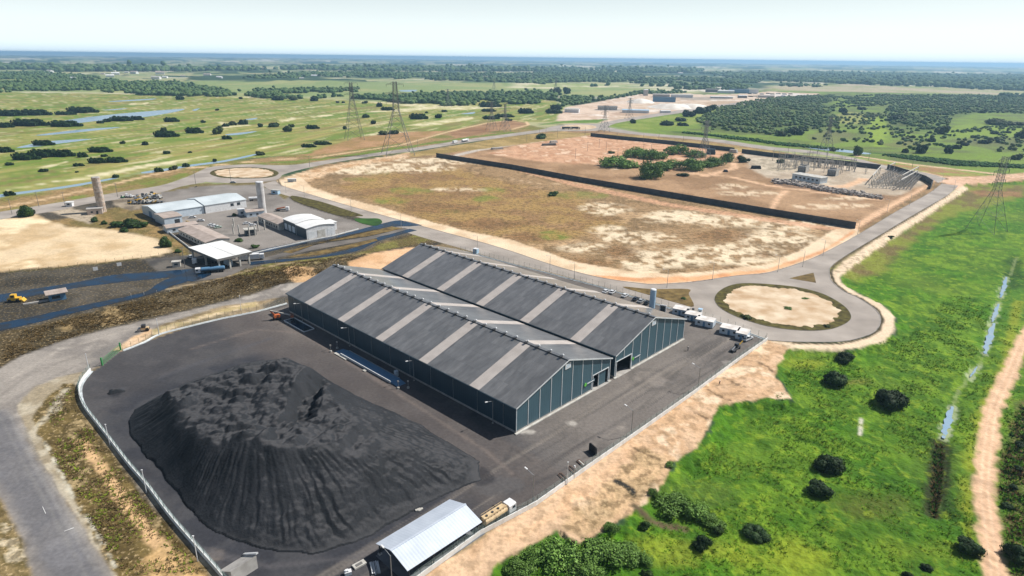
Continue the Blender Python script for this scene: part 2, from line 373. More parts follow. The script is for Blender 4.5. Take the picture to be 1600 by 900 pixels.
# far countryside
layer([(-300, 160), (-300, 118), (0, 117), (120, 121), (230, 127), (330, 128), (500, 128), (800, 131), (1000, 138), (1100, 150), (870, 150), (620, 158), (480, 152), (300, 152), (190, 146), (0, 143)],
      S(128, 142, 88), S(150, 152, 100), soft=60, amp=60, ns=200, ps=160)
layer([(1000, 150), (1180, 142), (1300, 130), (1460, 137), (1900, 146), (1900, 290), (1600, 285), (1450, 265), (1330, 245), (1200, 228), (1000, 206), (950, 196)],
      S(110, 136, 48), S(92, 108, 54), soft=10, amp=8, ns=30, ps=40, sc=.55, gr=.5, seed=3)
layer([(1205, 135), (1300, 133), (1450, 137), (1650, 143), (1650, 150), (1500, 147), (1400, 145), (1290, 143), (1200, 142)], S(178, 164, 138), S(148, 152, 100), soft=30, amp=30, ns=100, ps=120, seed=4)
layer([(690, 96.5 + 10), (980, 108), (1010, 112), (700, 111)], S(188, 182, 150), S(150, 156, 104), soft=100, amp=200, ns=900, ps=700, seed=5)
layer([(200, 103), (420, 106), (330, 109), (180, 107)], S(190, 184, 160), S(150, 158, 120), soft=80, amp=200, ns=600, ps=500, seed=6)
layer([(800, 131), (900, 131), (1000, 133), (930, 139), (800, 138)], S(196, 188, 156), S(140, 150, 88), soft=30, amp=60, ns=200, ps=120, seed=7)
path([(1010, 129), (1035, 123), (1060, 119)], 22, S(205, 198, 186), soft=8)
layer([(-300, 345), (0, 336), (400, 284), (700, 228), (940, 201), (1340, 256), (1500, 290), (1310, 425), (1240, 545), (1000, 700), (640, 1000), (-300, 1000)], S(150, 132, 104), S(118, 104, 78), soft=1, ps=12, sc=.4)
# wet meadows to the left
MARSH = [(-300, 345), (0, 306), (112, 290), (225, 269), (350, 251), (500, 238), (620, 222), (700, 207), (800, 192), (865, 190), (880, 168), (860, 152), (620, 160), (480, 154), (370, 152), (190, 147), (0, 144), (-300, 150)]
layer(MARSH, S(106, 126, 52), S(136, 138, 74), soft=6, amp=8, ns=30, ps=45, gr=.35, seed=9)
def streak(mult, lo, hi, c, dens, seed, sx=90., sy=9.):
    poly = P(MARSH); i = np.nonzero((GX > -1800) & (GX < 120) & (GY > 300) & (GY < 1800))[0]
    x, y = GX[i], GY[i]; a = R(72); s = x * math.cos(a) + y * math.sin(a); t = -x * math.sin(a) + y * math.cos(a)
    f = fbm(s / sx, t / sy, 4, seed); w = sstep(lo, hi, f) * dens * sstep(-2, 6, sdist(poly, x, y))
    col[i] = col[i] * (1 - w)[:, None] + C3(c) * w[:, None]
streak(1, .5, .62, S(158, 146, 88), .75, 101); streak(1, .52, .68, S(98, 120, 44), .6, 102, 70, 16)
streak(1, .62, .74, S(200, 190, 154), .65, 103, 55, 10); streak(1, .6, .72, S(122, 106, 68), .65, 104, 120, 12)
for q in ([(95, 284), (160, 270), (230, 257), (310, 245), (340, 242), (300, 250), (220, 263), (165, 277)], [(0, 297), (45, 290), (90, 283), (40, 294)], [(562, 176), (620, 170), (690, 165), (690, 169), (640, 174)],
          [(635, 196), (700, 186), (740, 183), (735, 187), (690, 194), (660, 198)], [(400, 231), (455, 223), (450, 226), (400, 234)], [(433, 187), (455, 184), (482, 184), (440, 190)], [(484, 182), (520, 178), (518, 181), (490, 184)],
          [(207, 250), (250, 243), (265, 242), (215, 248)], [(200, 162), (232, 160), (228, 164), (202, 164)], [(60, 262), (110, 250), (105, 254), (70, 264)], [(340, 190), (380, 193), (395, 196), (350, 200)], [(650, 205), (600, 211), (560, 212), (600, 207)],
          [(560, 158), (800, 168), (880, 164), (700, 172)], [(355, 153), (420, 149), (400, 153)]):
    layer(q, S(218, 206, 172), S(178, 172, 122), soft=2.5, amp=4, ns=14, ps=14, dens=.85, seed=12)
# strip between canal and the far road: brown scrub, dirt track, green ditch
layer([(-200, 350), (0, 309), (112, 293), (225, 271), (350, 253), (500, 238), (620, 222), (700, 207), (790, 187), (830, 196), (860, 203), (800, 211), (700, 226), (600, 243), (450, 262), (400, 258), (300, 274), (250, 292), (112, 314), (0, 333), (-200, 365)],
      S(150, 124, 84), S(116, 116, 54), soft=2, amp=3, ns=10, ps=30, sc=.6, seed=14)
layer([(700, 207), (770, 190), (800, 188), (826, 193), (810, 200), (760, 207), (712, 217)], S(158, 124, 92), S(140, 106, 76), soft=3, amp=3, ns=20, ps=25, seed=15, sc=.2)
layer([(560, 214), (640, 206), (700, 204), (640, 222), (560, 233), (480, 243), (500, 232)], S(172, 134, 98), S(150, 120, 78), soft=4, amp=5, ns=20, ps=25, seed=16, sc=.3)
path([(-40, 330), (0, 325), (75, 310), (150, 294), (225, 276), (275, 265), (340, 258), (400, 252), (500, 245), (575, 234), (625, 227), (650, 220), (700, 206), (762, 192), (800, 188), (822, 190), (826, 195), (800, 202)], 5.5, S(206, 176, 138), soft=1.5, amp=1.2, ns=12)
path([(400, 256), (500, 249), (580, 238), (660, 226), (740, 214), (800, 207)], 9, S(96, 124, 44), soft=2, amp=4, ns=12, seed=17, gr=.8)
layer([(90, 312), (150, 300), (225, 286), (275, 273), (300, 268), (290, 274), (200, 296), (112, 312)], S(112, 128, 52), S(140, 118, 74), soft=2, amp=3, ns=10, ps=15, seed=18, gr=.6)
# ground round the left-hand works
layer([(-300, 345), (0, 336), (90, 325), (250, 298), (400, 286), (440, 290), (470, 312), (560, 340), (640, 352), (700, 372), (640, 420), (480, 450), (300, 484), (150, 520), (0, 576), (-300, 700)],
      S(84, 79, 71), S(58, 55, 49), soft=1.5, amp=1, ps=25, sc=.45, seed=20)
layer([(90, 345), (150, 330), (215, 318), (235, 345), (260, 365), (290, 385), (300, 402), (272, 395), (240, 372), (195, 362), (105, 357), (68, 342)], S(142, 118, 76), S(110, 98, 56), soft=1.5, amp=2, ns=6, ps=14, sc=.6, seed=21)
layer([(0, 342), (57, 335), (70, 342), (105, 355), (150, 357), (195, 362), (240, 372), (272, 392), (250, 401), (150, 411), (0, 425), (-200, 440), (-200, 365)], S(212, 190, 156), S(190, 164, 126), soft=2, amp=2.5, ns=10, ps=30, c3=S(228, 208, 172), sc=.12, seed=22)
layer([(57, 328), (110, 318), (112, 326), (150, 334), (140, 350), (120, 344), (85, 333)], S(176, 162, 142), soft=1.5, amp=1.5, ns=6)
layer([(215, 303), (300, 289), (400, 285), (430, 292), (460, 316), (500, 330), (560, 347), (592, 356), (545, 363), (500, 375), (430, 388), (395, 395), (340, 385), (300, 375), (275, 350), (240, 330)], S(134, 128, 122), S(116, 110, 104), soft=.8, amp=.5, ps=25, sc=0, seed=23)
layer([(170, 304), (250, 298), (255, 318), (205, 330), (178, 320)], S(150, 138, 120), S(112, 102, 88), soft=1, amp=1, ps=8, sc=.3, seed=24)
layer([(250, 297), (300, 288), (400, 284), (436, 292), (452, 308), (445, 312), (425, 296), (395, 288), (310, 291), (258, 300)], S(110, 100, 62), soft=.8, amp=.8, ns=5, sc=.7)
layer([(0, 425), (150, 412), (250, 402), (300, 405), (300, 425), (250, 426), (175, 431), (120, 442), (0, 464), (-200, 490), (-200, 440)], S(76, 72, 64), S(52, 50, 45), soft=1, amp=1, ns=6, ps=14, sc=.5, seed=25)
layer([(225, 405), (300, 398), (345, 388), (400, 400), (440, 405), (380, 420), (300, 440), (250, 428)], S(100, 95, 88), S(72, 70, 68), soft=1.2, amp=1, ps=12, sc=0, seed=26)
path([(0, 426), (75, 420), (150, 412), (230, 403), (262, 397)], 2.2, S(70, 66, 36), soft=.8, amp=1.2, ns=4, sc=.9)
layer([(-100, 560), (0, 520), (100, 497), (205, 471), (250, 457), (350, 432), (420, 412), (480, 410), (540, 400), (575, 392), (590, 380), (650, 363), (672, 368), (688, 377), (665, 384), (600, 390), (540, 420), (500, 432), (440, 442), (400, 457), (300, 482), (225, 499), (150, 517), (85, 535), (32, 555), (0, 573), (-100, 620)],
      S(80, 69, 48), S(56, 50, 34), soft=.8, amp=1.2, ns=5, ps=14, sc=.85, c3=S(150, 128, 90), seed=27)
layer([(340, 435), (420, 412), (445, 405), (500, 402), (560, 395), (600, 380), (655, 365), (680, 374), (600, 392), (540, 400), (470, 418), (400, 428)], S(116, 112, 56), S(96, 84, 48), soft=.8, amp=1.5, ns=5, ps=10, sc=.7, seed=28, gr=.3)
path([(262, 452), (320, 440), (380, 426), (440, 412), (495, 410)], 2.0, S(170, 150, 118), soft=.8, amp=1.2, ns=5, dens=.8)
layer([(438, 420), (462, 415), (490, 420), (500, 432), (470, 446), (452, 436)], S(198, 162, 120), S(164, 132, 92), soft=1, amp=2, ns=5, ps=7, sc=.4, seed=29)
layer([(545, 410), (580, 396), (636, 388), (690, 383), (660, 400), (600, 420), (545, 425)], S(214, 176, 138), S(196, 156, 116), soft=1, amp=1.5, ns=6, ps=9, seed=30, sc=.1)
for q in ([(1082, 190), (1130, 167), (1180, 157), (1240, 151), (1300, 149), (1298, 178), (1290, 196), (1262, 204), (1230, 214), (1196, 210), (1150, 206), (1110, 203)], [(1386, 150), (1480, 148), (1700, 152), (1700, 182), (1600, 178), (1535, 176), (1488, 184), (1480, 204), (1440, 206), (1400, 200), (1386, 182)]):
    layer(q, S(78, 104, 44), S(66, 84, 44), soft=10, amp=15, ns=40, ps=25, dens=.85, gr=.7, seed=30)
# the big dry lot in the middle
LOT = [(430, 290), (437, 283), (500, 258), (600, 245), (700, 230), (850, 206), (940, 202), (1130, 223), (1340, 256), (1470, 282), (1440, 312), (1340, 370), (1280, 402), (1200, 428), (1080, 442), (1000, 446), (930, 433), (800, 393), (640, 346), (550, 322), (470, 300)]
layer(LOT, S(154, 126, 92), S(126, 103, 73), soft=1, ps=18, c3=S(178, 148, 112), sc=.6, seed=31)
layer([(520, 290), (640, 262), (700, 262), (900, 310), (980, 350), (850, 385), (700, 350), (600, 318)], S(158, 128, 74), S(134, 102, 66), soft=10, amp=12, ns=25, ps=14, dens=.75, sc=.7, seed=32)
for (a, b, rx, ry, g) in ((865, 368, 26, 8, 1), (612, 314, 26, 6, .8), (640, 298, 34, 6, .7), (560, 281, 26, 4, .5), (905, 305, 46, 6, .6), (760, 310, 22, 5, .8), (700, 330, 16, 3.5, .9), (770, 297, 20, 4, .7), (590, 270, 20, 4, .4), (1160, 285, 30, 4, .5)):
    ell(a, b, rx, ry, S(116, 126, 54), c2=S(150, 128, 70), soft=3, amp=5, ns=9, ps=8, dens=g, gr=.6, seed=int(a))
for (a, b, rx, ry) in ((940, 326, 38, 9), (1060, 340, 60, 11), (1150, 346, 60, 10), (950, 358, 20, 5), (990, 372, 60, 8), (905, 388, 40, 8), (1030, 405, 75, 16), (1130, 398, 90, 18), (1210, 372, 70, 12), (1250, 352, 60, 8), (1000, 425, 30, 3), (620, 262, 90, 8), (700, 252, 70, 5), (560, 268, 50, 4), (720, 296, 40, 3), (660, 250, 50, 3)):
    ell(a, b, rx, ry, S(222, 204, 174), soft=6, amp=9, ns=16, dens=.95, thr=(.36, .58, 5.0), seed=int(a + b), sc=.25)
for (a, b, rx, ry) in ((965, 395, 24, 9), (1130, 368, 44, 9), (1190, 420, 60, 4), (1195, 400, 14, 5), (880, 410, 70, 5), (760, 350, 60, 8), (690, 325, 60, 8), (820, 372, 30, 6)):
    ell(a, b, rx, ry, S(112, 84, 56), c2=S(140, 106, 70), soft=4, amp=6, ns=10, ps=5, dens=.8, sc=.8, seed=int(a))
layer([(800, 265), (900, 285), (1050, 318), (1280, 352), (1335, 357), (1340, 363), (1270, 357), (1040, 322), (900, 292)], S(200, 154, 122), soft=1.2, amp=.8, dens=.8)
path([(800, 280), (850, 288), (910, 286), (950, 296)], 2, S(208, 178, 144), soft=1, dens=.7)
# beyond the dark wall: works yard with red and white earth
layer([(700, 240), (850, 207), (930, 204), (1140, 238), (1300, 258), (1450, 290), (1345, 352), (1200, 330), (1000, 298), (800, 262)], S(166, 134, 102), S(142, 112, 82), soft=1, ps=25, sc=.3, seed=35)
layer([(760, 240), (830, 222), (920, 208), (1010, 220), (1140, 238), (1100, 262), (1030, 268), (960, 258), (880, 255), (820, 250)], S(200, 158, 126), S(176, 132, 100), soft=5, amp=6, ns=15, ps=12, c3=S(216, 186, 158), sc=.25, seed=36)
path([(700, 246), (745, 235), (800, 226), (860, 218), (925, 210)], 10, S(186, 176, 164), soft=2, amp=1.2, ns=10)
layer([(1160, 240), (1300, 255), (1390, 264), (1450, 287), (1400, 305), (1340, 303), (1280, 292), (1200, 278), (1170, 262)], S(188, 174, 154), S(166, 150, 130), soft=3, amp=4, ns=12, ps=14, sc=.2, seed=37)
layer([(1170, 250), (1230, 244), (1290, 258), (1250, 270), (1190, 266)], S(160, 148, 128), S(196, 182, 160), soft=3, amp=5, ns=8, ps=5, sc=.5, seed=38)
for q, w in (([(1100, 275), (1150, 262), (1140, 248), (1160, 238)], 7), ([(1080, 272), (1140, 276), (1200, 290), (1250, 296), (1330, 308), (1370, 312)], 6), ([(1228, 298), (1215, 310), (1207, 325)], 4), ([(1337, 357), (1380, 330), (1420, 308), (1455, 290)], 8), ([(960, 250), (1000, 246), (1060, 262), (1100, 275)], 6), ([(1350, 280), (1320, 292), (1290, 290)], 8)):
    path(q, w, S(210, 172, 138), soft=2, amp=2, ns=8)
for (a, b, rx, ry) in ((1170, 302, 50, 5), (1140, 292, 30, 4), (1300, 322, 60, 5), (960, 262, 30, 3), (1320, 310, 40, 3)):
    ell(a, b, rx, ry, S(218, 196, 166), soft=4, amp=6, ns=10, dens=.85, thr=(.4, .6, 5.0), seed=int(a))
layer([(1210, 283), (1275, 290), (1380, 306), (1395, 312), (1330, 305), (1260, 296), (1210, 290)], S(122, 96, 76), S(164, 130, 104), soft=2, amp=3, ns=6, ps=5, sc=.6, seed=39)
layer([(1340, 357), (1400, 322), (1455, 290), (1470, 285), (1440, 310), (1352, 362)], S(122, 92, 66), S(142, 110, 78), soft=1, amp=1, ps=6, sc=.4)
# verges along the far road
layer([(800, 212), (880, 206), (1000, 212), (1125, 225), (1340, 255), (1380, 264), (1300, 256), (1147, 235), (1012, 221), (924, 211), (840, 222), (760, 232), (640, 246), (640, 240)], S(166, 142, 92), S(142, 122, 72), soft=2, amp=2, ns=10, ps=16, sc=.4, seed=41)
layer([(1310, 246), (1400, 254), (1525, 270), (1600, 283), (1600, 290), (1500, 281), (1440, 268), (1380, 257)], S(140, 146, 70), S(156, 120, 82), soft=3, amp=4, ns=15, ps=18, gr=.3, sc=.4, seed=42)
path([(1340, 244), (1425, 257), (1525, 268), (1600, 277), (1700, 290)], 9, S(212, 180, 148), soft=2, amp=1.5, ns=12)
layer([(1440, 268), (1475, 276), (1530, 276), (1600, 270), (1640, 276), (1600, 281), (1530, 288), (1495, 296), (1466, 288)], S(214, 178, 150), S(196, 158, 128), soft=2, amp=2, ns=10, ps=14)
layer([(1466, 276), (1482, 278), (1480, 282), (1468, 281)], S(120, 96, 66), soft=1, amp=1, ns=5, sc=.5)
layer([(1465, 283), (1478, 287), (1440, 312), (1345, 369), (1290, 399), (1200, 427), (1190, 424), (1280, 396), (1340, 362)], S(118, 98, 68), S(150, 122, 88), soft=.8, amp=.8, ns=5, ps=7, sc=.4)
# sand / red earth strip beside the main road
layer([(432, 283), (462, 272), (475, 280), (487, 292), (525, 305), (600, 325), (650, 340), (725, 360), (800, 375), (850, 392), (900, 410), (975, 422), (1012, 427), (1050, 428), (1125, 422), (1200, 412), (1262, 385), (1305, 357), (1337, 357), (1345, 366), (1284, 400), (1200, 428), (1087, 442), (1012, 446), (950, 438), (850, 412), (750, 380), (625, 346), (550, 325), (462, 299), (440, 291)],
      S(216, 194, 164), S(202, 176, 144), soft=.8, amp=1.2, ns=8, ps=10, sc=0, seed=45)
layer([(900, 428), (1000, 434), (1087, 432), (1200, 420), (1280, 393), (1335, 360), (1330, 366), (1290, 394), (1200, 426), (1087, 440), (1012, 443), (950, 436)], S(196, 138, 94), S(210, 160, 116), soft=1, amp=1.5, ns=8, ps=8, dens=.9, seed=46)
path([(435, 283), (440, 291), (462, 299), (550, 325), (625, 346), (687, 363), (750, 380), (850, 412), (900, 427), (950, 438), (1012, 446), (1050, 445), (1087, 441), (1150, 433), (1200, 428)], 1.4, S(58, 52, 36), soft=.5, amp=.6, ns=4, dens=.9)
layer([(462, 272), (500, 262), (640, 238), (640, 246), (540, 262), (480, 284)], S(214, 184, 150), S(186, 148, 108), soft=2, amp=3, ns=10, ps=12, seed=47)
# bright green field, its sandy edges, ditch and track
i = np.nonzero(NEAR & (DIST < 1200) & (GX > -80))[0]; x, y = GX[i], GY[i]; d = sdist(FIELD, x, y)
f1 = fbm(x / 26, y / 26, 4, 201); f2 = fbm(x / 4 + y / 9, y / 5, 4, 202); f3 = fbm(x / 50, y / 50, 3, 203)
g = C3(S(76, 122, 20)) * (1 - sstep(.4, .62, f1))[:, None] + C3(S(106, 138, 34)) * sstep(.4, .62, f1)[:, None]
t = sstep(.45, .6, f2)[:, None] * .7; g = g * (1 - t) + C3(S(50, 92, 16)) * t
t = (sstep(.45, .6, fbm(x / 2.2, y / 2.2, 3, 207)) * .45)[:, None]; g = g * (1 - t) + C3(S(44, 80, 16)) * t
t = (sstep(260, 110, y) * .3)[:, None]; g = g * (1 - t) + C3(S(66, 98, 26)) * t
t = sstep(.52, .68, f3)[:, None] * .35; g = g * (1 - t) + C3(S(100, 118, 44)) * t
w = sstep(-.8, .8, d + 5.5 * (fbm(x / 8, y / 8, 5, 204) - .5) + 1.5 * (vnoise(x / 1.2, y / 1.2, 205) - .5))[:, None]
col[i] = col[i] * (1 - w) + g * w; grass[i] = grass[i] * (1 - w[:, 0]) + w[:, 0]; scrub[i] *= 1 - w[:, 0]
layer([(1300, 425), (1330, 405), (1400, 370), (1450, 330), (1515, 290), (1600, 288), (1600, 305), (1560, 318), (1500, 330), (1440, 365), (1380, 420), (1340, 440)], S(112, 92, 60), S(126, 132, 48), soft=4, amp=6, ns=12, ps=12, gr=.6, sc=.6, dens=.9, seed=50, z=-1)
layer([(1515, 296), (1600, 298), (1600, 306), (1530, 305)], S(124, 88, 62), S(146, 110, 76), soft=2, amp=3, ns=8, ps=8, sc=.5, seed=51, z=-1)
for (a, b, rx, ry, c) in ((1360, 790, 60, 22, S(84, 92, 36)), (1480, 745, 18, 60, S(40, 54, 22)), (1230, 870, 90, 20, S(134, 148, 40)), (1080, 860, 90, 16, S(128, 140, 44)), (1450, 860, 60, 14, S(104, 126, 34)), (1160, 720, 60, 26, S(92, 122, 34)), (1275, 545, 50, 5, S(52, 74, 28)), (1090, 770, 60, 20, S(76, 100, 36)), (1340, 596, 30, 5, S(116, 110, 54)), (1250, 570, 36, 8, S(140, 150, 44)), (1580, 470, 22, 40, S(66, 110, 28)), (1585, 425, 12, 26, S(26, 56, 14))):
    ell(a, b, rx, ry, c, soft=3, amp=5, ns=7, dens=.75, gr=1, seed=int(a), z=-1.6)
layer([(1598, 470), (1575, 580), (1546, 640), (1524, 700), (1518, 760), (1520, 830), (1530, 880), (1520, 880), (1508, 820), (1505, 740), (1515, 680), (1535, 630), (1560, 570), (1585, 470)], S(134, 142, 40), soft=1.5, amp=2, ns=5, dens=.8, z=-1.6, gr=.8)
layer([(1600, 620), (1572, 680), (1560, 760), (1568, 830), (1580, 910), (1700, 910), (1700, 620)], S(80, 96, 36), S(110, 88, 60), soft=2, amp=4, ns=5, ps=6, lo=.5, hi=.65, sc=.6, gr=.8, z=-1.6, seed=53)
path([(1640, 480), (1600, 530), (1575, 587), (1551, 640), (1546, 675), (1540, 725), (1538, 775), (1545, 825), (1550, 862), (1556, 905), (1560, 960)], 4.6, S(206, 170, 138), soft=.9, amp=1.3, ns=3, z=-1.6, gr=0, sc=.15)
for dx in (-5, 6): path([(1600 + dx, 530), (1575 + dx, 587), (1551 + dx, 640), (1546 + dx, 675), (1540 + dx, 725), (1538 + dx, 775), (1545 + dx, 825), (1550 + dx, 862), (1556 + dx, 905)], .5, S(222, 190, 158), soft=.4, amp=.3, z=-1.6, dens=.7)
SP = STREAM
for q in ([(1573, 432), (1564, 464)], [(1561, 474), (1551, 502), (1540, 552)], [(1528, 570), (1514, 592)], [(1489, 634), (1475, 684)]):
    path(P(q, -1.7), 2.0, S(172, 178, 150), soft=.7, amp=2.4, ns=2.0, world=True, dens=.65, gr=.4)
path(SP, .7, S(150, 160, 110), soft=.5, amp=1.4, ns=2.0, world=True, dens=.5, gr=.6)
path(P([(1472, 690), (1468, 730), (1460, 775), (1455, 800)], -1.6), 4.5, S(44, 52, 24), soft=1, amp=1.5, ns=3, world=True, gr=.8)
path([(1345, 655), (1345, 668), (1343, 680)], 1.2, S(190, 186, 168), soft=.5, amp=.6, z=-1.6)
# sandy road shoulder on the right
path([(1508, 292), (1450, 329), (1387, 369), (1325, 412), (1304, 430), (1306, 442), (1330, 458), (1365, 474), (1385, 492), (1386, 515), (1368, 531), (1316, 541), (1250, 540), (1205, 537)], 5.5, S(214, 192, 164), soft=.9, amp=1.0, ns=5, gr=0)
path([(1484, 303), (1427, 338), (1377, 367), (1327, 397), (1303, 415), (1298, 426), (1303, 441), (1323, 457), (1343, 465), (1373, 485), (1379, 500), (1373, 516), (1352, 528), (1313, 537), (1240, 536)], 1.5, S(64, 58, 40), soft=.5, amp=.5, ns=3, gr=0)
# sand bank outside the yard fence
layer(BANK_PX, S(206, 174, 142), S(190, 156, 122), soft=.6, amp=1.2, ns=4, ps=9, c3=S(222, 196, 166), gr=0, sc=.4, seed=60)
layer([(1000, 700), (1050, 716), (1030, 757), (1005, 782), (960, 812), (905, 842), (880, 822), (930, 770), (960, 745)], S(196, 164, 126), S(168, 142, 106), soft=1.5, amp=2.5, ns=5, ps=4, dens=.85, sc=.75, seed=61)
layer([(860, 800), (940, 735), (1000, 690), (1010, 692), (960, 740), (880, 805), (800, 850), (790, 842)], S(218, 178, 140), soft=1.2, amp=1.2, dens=.6)
path([(962, 752), (975, 758), (985, 765), (990, 775)], 1.6, S(52, 50, 46), soft=.4, amp=1.2, ns=2)
path([(990, 795), (1010, 808), (1040, 818), (1070, 822)], 2.2, S(96, 84, 62), soft=.8, amp=1, ns=3, gr=0, z=-1)
for q in ([(1085, 645), (1100, 652), (1106, 655)], [(1186, 567), (1200, 573), (1206, 580)], [(985, 697), (1010, 710), (1030, 717)], [(1130, 590), (1150, 600), (1165, 605)], [(1105, 608), (1125, 620), (1140, 625)]):
    path(q, .7, S(92, 74, 54), soft=.4, amp=.8, ns=1.5, dens=.8)
# worn haul road on the left
HAUL = [(-80, 610), (0, 575), (32, 557), (85, 537), (150, 519), (225, 501), (300, 484), (400, 459), (440, 444), (475, 441), (520, 436), (520, 446), (460, 462), (400, 471), (340, 480), (250, 508), (228, 520), (190, 545), (160, 570), (140, 580), (122, 582), (90, 590), (55, 605), (28, 632), (40, 675), (62, 720), (95, 772), (130, 825), (178, 900), (200, 940), (70, 940), (52, 900), (38, 850), (20, 815), (0, 780), (-80, 700)]
layer([(-80, 740), (0, 780), (20, 815), (38, 850), (52, 900), (60, 940), (-80, 940)], S(136, 118, 82), S(100, 88, 54), soft=.5, amp=1, ns=3, ps=4, sc=.8, c3=S(196, 182, 154), seed=62)
layer([(20, 625), (60, 600), (120, 580), (145, 575), (130, 600), (122, 620), (130, 640), (152, 664), (174, 692), (202, 729), (232, 764), (264, 807), (302, 852), (340, 895), (380, 940), (190, 940), (130, 825), (62, 720)],
      S(176, 166, 146), S(150, 138, 116), soft=.5, amp=.6, ns=4, ps=6, sc=.2, seed=63)
layer(HAUL, S(148, 141, 133), S(126, 120, 114), soft=.7, amp=.9, ns=6, ps=14, c3=S(160, 153, 144), sc=0, seed=64)
layer([(-80, 700), (-80, 640), (10, 640), (45, 700), (90, 780), (140, 860), (190, 940), (90, 940), (40, 840), (0, 760)], S(108, 108, 112), S(96, 96, 100), soft=2.0, amp=.6, ps=6, dens=.85, seed=65)
for q, w, c in (([(10, 640), (50, 720), (95, 800), (150, 890)], .6, S(136, 134, 132)), ([(0, 650), (35, 720), (75, 790), (125, 880), (150, 930)], .6, S(124, 122, 120)), ([(30, 650), (66, 730), (112, 806), (166, 895)], .5, S(140, 136, 130)),
                ([(0, 620), (40, 588), (110, 560), (190, 535), (300, 500)], 1.0, S(118, 112, 106)), ([(0, 640), (60, 600), (130, 566), (200, 546), (260, 500)], .9, S(120, 114, 108)), ([(20, 590), (90, 548), (200, 515), (330, 482)], .9, S(166, 158, 148)), ([(10, 600), (70, 570), (140, 555), (175, 560)], .8, S(122, 116, 110))):
    path(q, w, c, soft=.6, amp=.7, ns=3, dens=.6)
layer([(120, 560), (150, 548), (185, 532), (215, 520), (200, 548), (165, 570), (140, 575)], S(112, 108, 104), S(140, 134, 126), soft=1, amp=1.5, ns=4, ps=5, dens=.8, seed=66)
layer([(175, 548), (205, 528), (235, 514), (240, 520), (215, 538), (190, 548)], S(214, 182, 148), S(196, 164, 128), soft=.8, amp=.8, ns=4, ps=4, seed=67)
layer([(235, 515), (300, 498), (350, 482), (400, 470), (404, 478), (350, 490), (300, 503), (240, 525)], S(206, 184, 148), S(168, 150, 108), soft=.5, amp=.7, ns=3, ps=4, seed=68, sc=.2)
# dry grass between haul road and fence
layer([(50, 650), (70, 625), (98, 600), (118, 597), (121, 622), (128, 645), (150, 672), (170, 700), (196, 735), (225, 772), (262, 815), (300, 862), (330, 900), (360, 940), (200, 940), (170, 885), (135, 820), (112, 770), (80, 720)],
      S(112, 96, 58), S(84, 72, 42), soft=.5, amp=1.0, ns=3, ps=4, c3=S(160, 140, 102), sc=.9, seed=69)
path([(125, 690), (160, 735), (195, 785), (225, 825), (255, 862), (280, 905)], 2.6, S(208, 172, 128), soft=.8, amp=1.0, ns=2.5, sc=.2)
layer([(215, 880), (250, 850), (300, 870), (325, 905), (360, 945), (220, 945)], S(204, 168, 118), S(164, 136, 92), soft=.8, amp=1.2, ns=3, ps=3, dens=.8, sc=.4, seed=70)
path([(70, 690), (95, 740), (120, 785), (150, 830), (180, 885)], .9, S(188, 182, 164), soft=.4, amp=.5, ns=2, thr=(.35, .55, 3))
path([(100, 610), (85, 640), (60, 665)], 2.2, S(186, 178, 158), soft=.8, amp=1.2, ns=3, dens=.8)
# the coal yard
YARD = P([(160, 571), (142, 582), (127, 600), (124, 615), (130, 635), (150, 662), (172, 690), (200, 727), (230, 762), (262, 805), (300, 850), (338, 893), (380, 940), (620, 940), (655, 905), (750, 836), (837, 790), (910, 738), (1000, 675), (1090, 611), (1150, 566), (1198, 532), (1130, 506), (1042, 480), (936, 447), (800, 412), (747, 397), (715, 390)]) \
    + [tuple(wh(u, v)[:2]) for u, v in ((100, 137), (48, 137), (44, 140), (20, 141), (0, 139))] + P([(430, 477), (400, 487), (350, 497), (300, 509), (225, 535), (190, 548)])
layer(YARD, S(112, 106, 101), S(98, 93, 89), soft=.35, ps=16, c3=S(124, 117, 111), sc=0, gr=0, world=True, seed=71)
i = np.nonzero(NEAR & (DIST < 420))[0]; x, y = GX[i], GY[i]; dy = sdist(YARD, x, y); dh = -sdist(HB, x, y)
w = sstep(-.3, .3, dy)
dust = np.maximum(sstep(34, 2, dh + 16 * (fbm(x / 12, y / 12, 4, 301) - .5)), .8 * sstep(-6, -16, (x - A0.x) * UX.x + (y - A0.y) * UX.y + 6 * (fbm(x / 15, y / 15, 3, 309) - .5))) * w
c = C3(S(54, 55, 60)) * (1 - sstep(.4, .6, fbm(x / 9, y / 9, 4, 302)))[:, None] + C3(S(66, 66, 69)) * sstep(.4, .6, fbm(x / 9, y / 9, 4, 302))[:, None]
col[i] = col[i] * (1 - dust)[:, None] + c * dust[:, None]
wv = (x - A0.x) * VX.x + (y - A0.y) * VX.y; wu = (x - A0.x) * UX.x + (y - A0.y) * UX.y
lane = sstep(3, 6, -wu) * sstep(34, 22, -wu + 10 * (fbm(x / 20, y / 20, 3, 303) - .5)) * w * .5
col[i] = col[i] * (1 - lane)[:, None] + C3(S(98, 90, 85)) * lane[:, None]
tr = fbm(wu / 55, wv / 1.6, 4, 305); t = (sstep(.5, .7, tr) * sstep(2, 12, -wv) * w * .7)[:, None]; col[i] = col[i] * (1 - t) + C3(S(134, 126, 117)) * t
tr = fbm(wu / 45 + 7, wv / 1.2, 4, 306); t = (sstep(.55, .7, tr) * sstep(2, 12, -wv) * w * .7)[:, None]; col[i] = col[i] * (1 - t) + C3(S(74, 71, 70)) * t
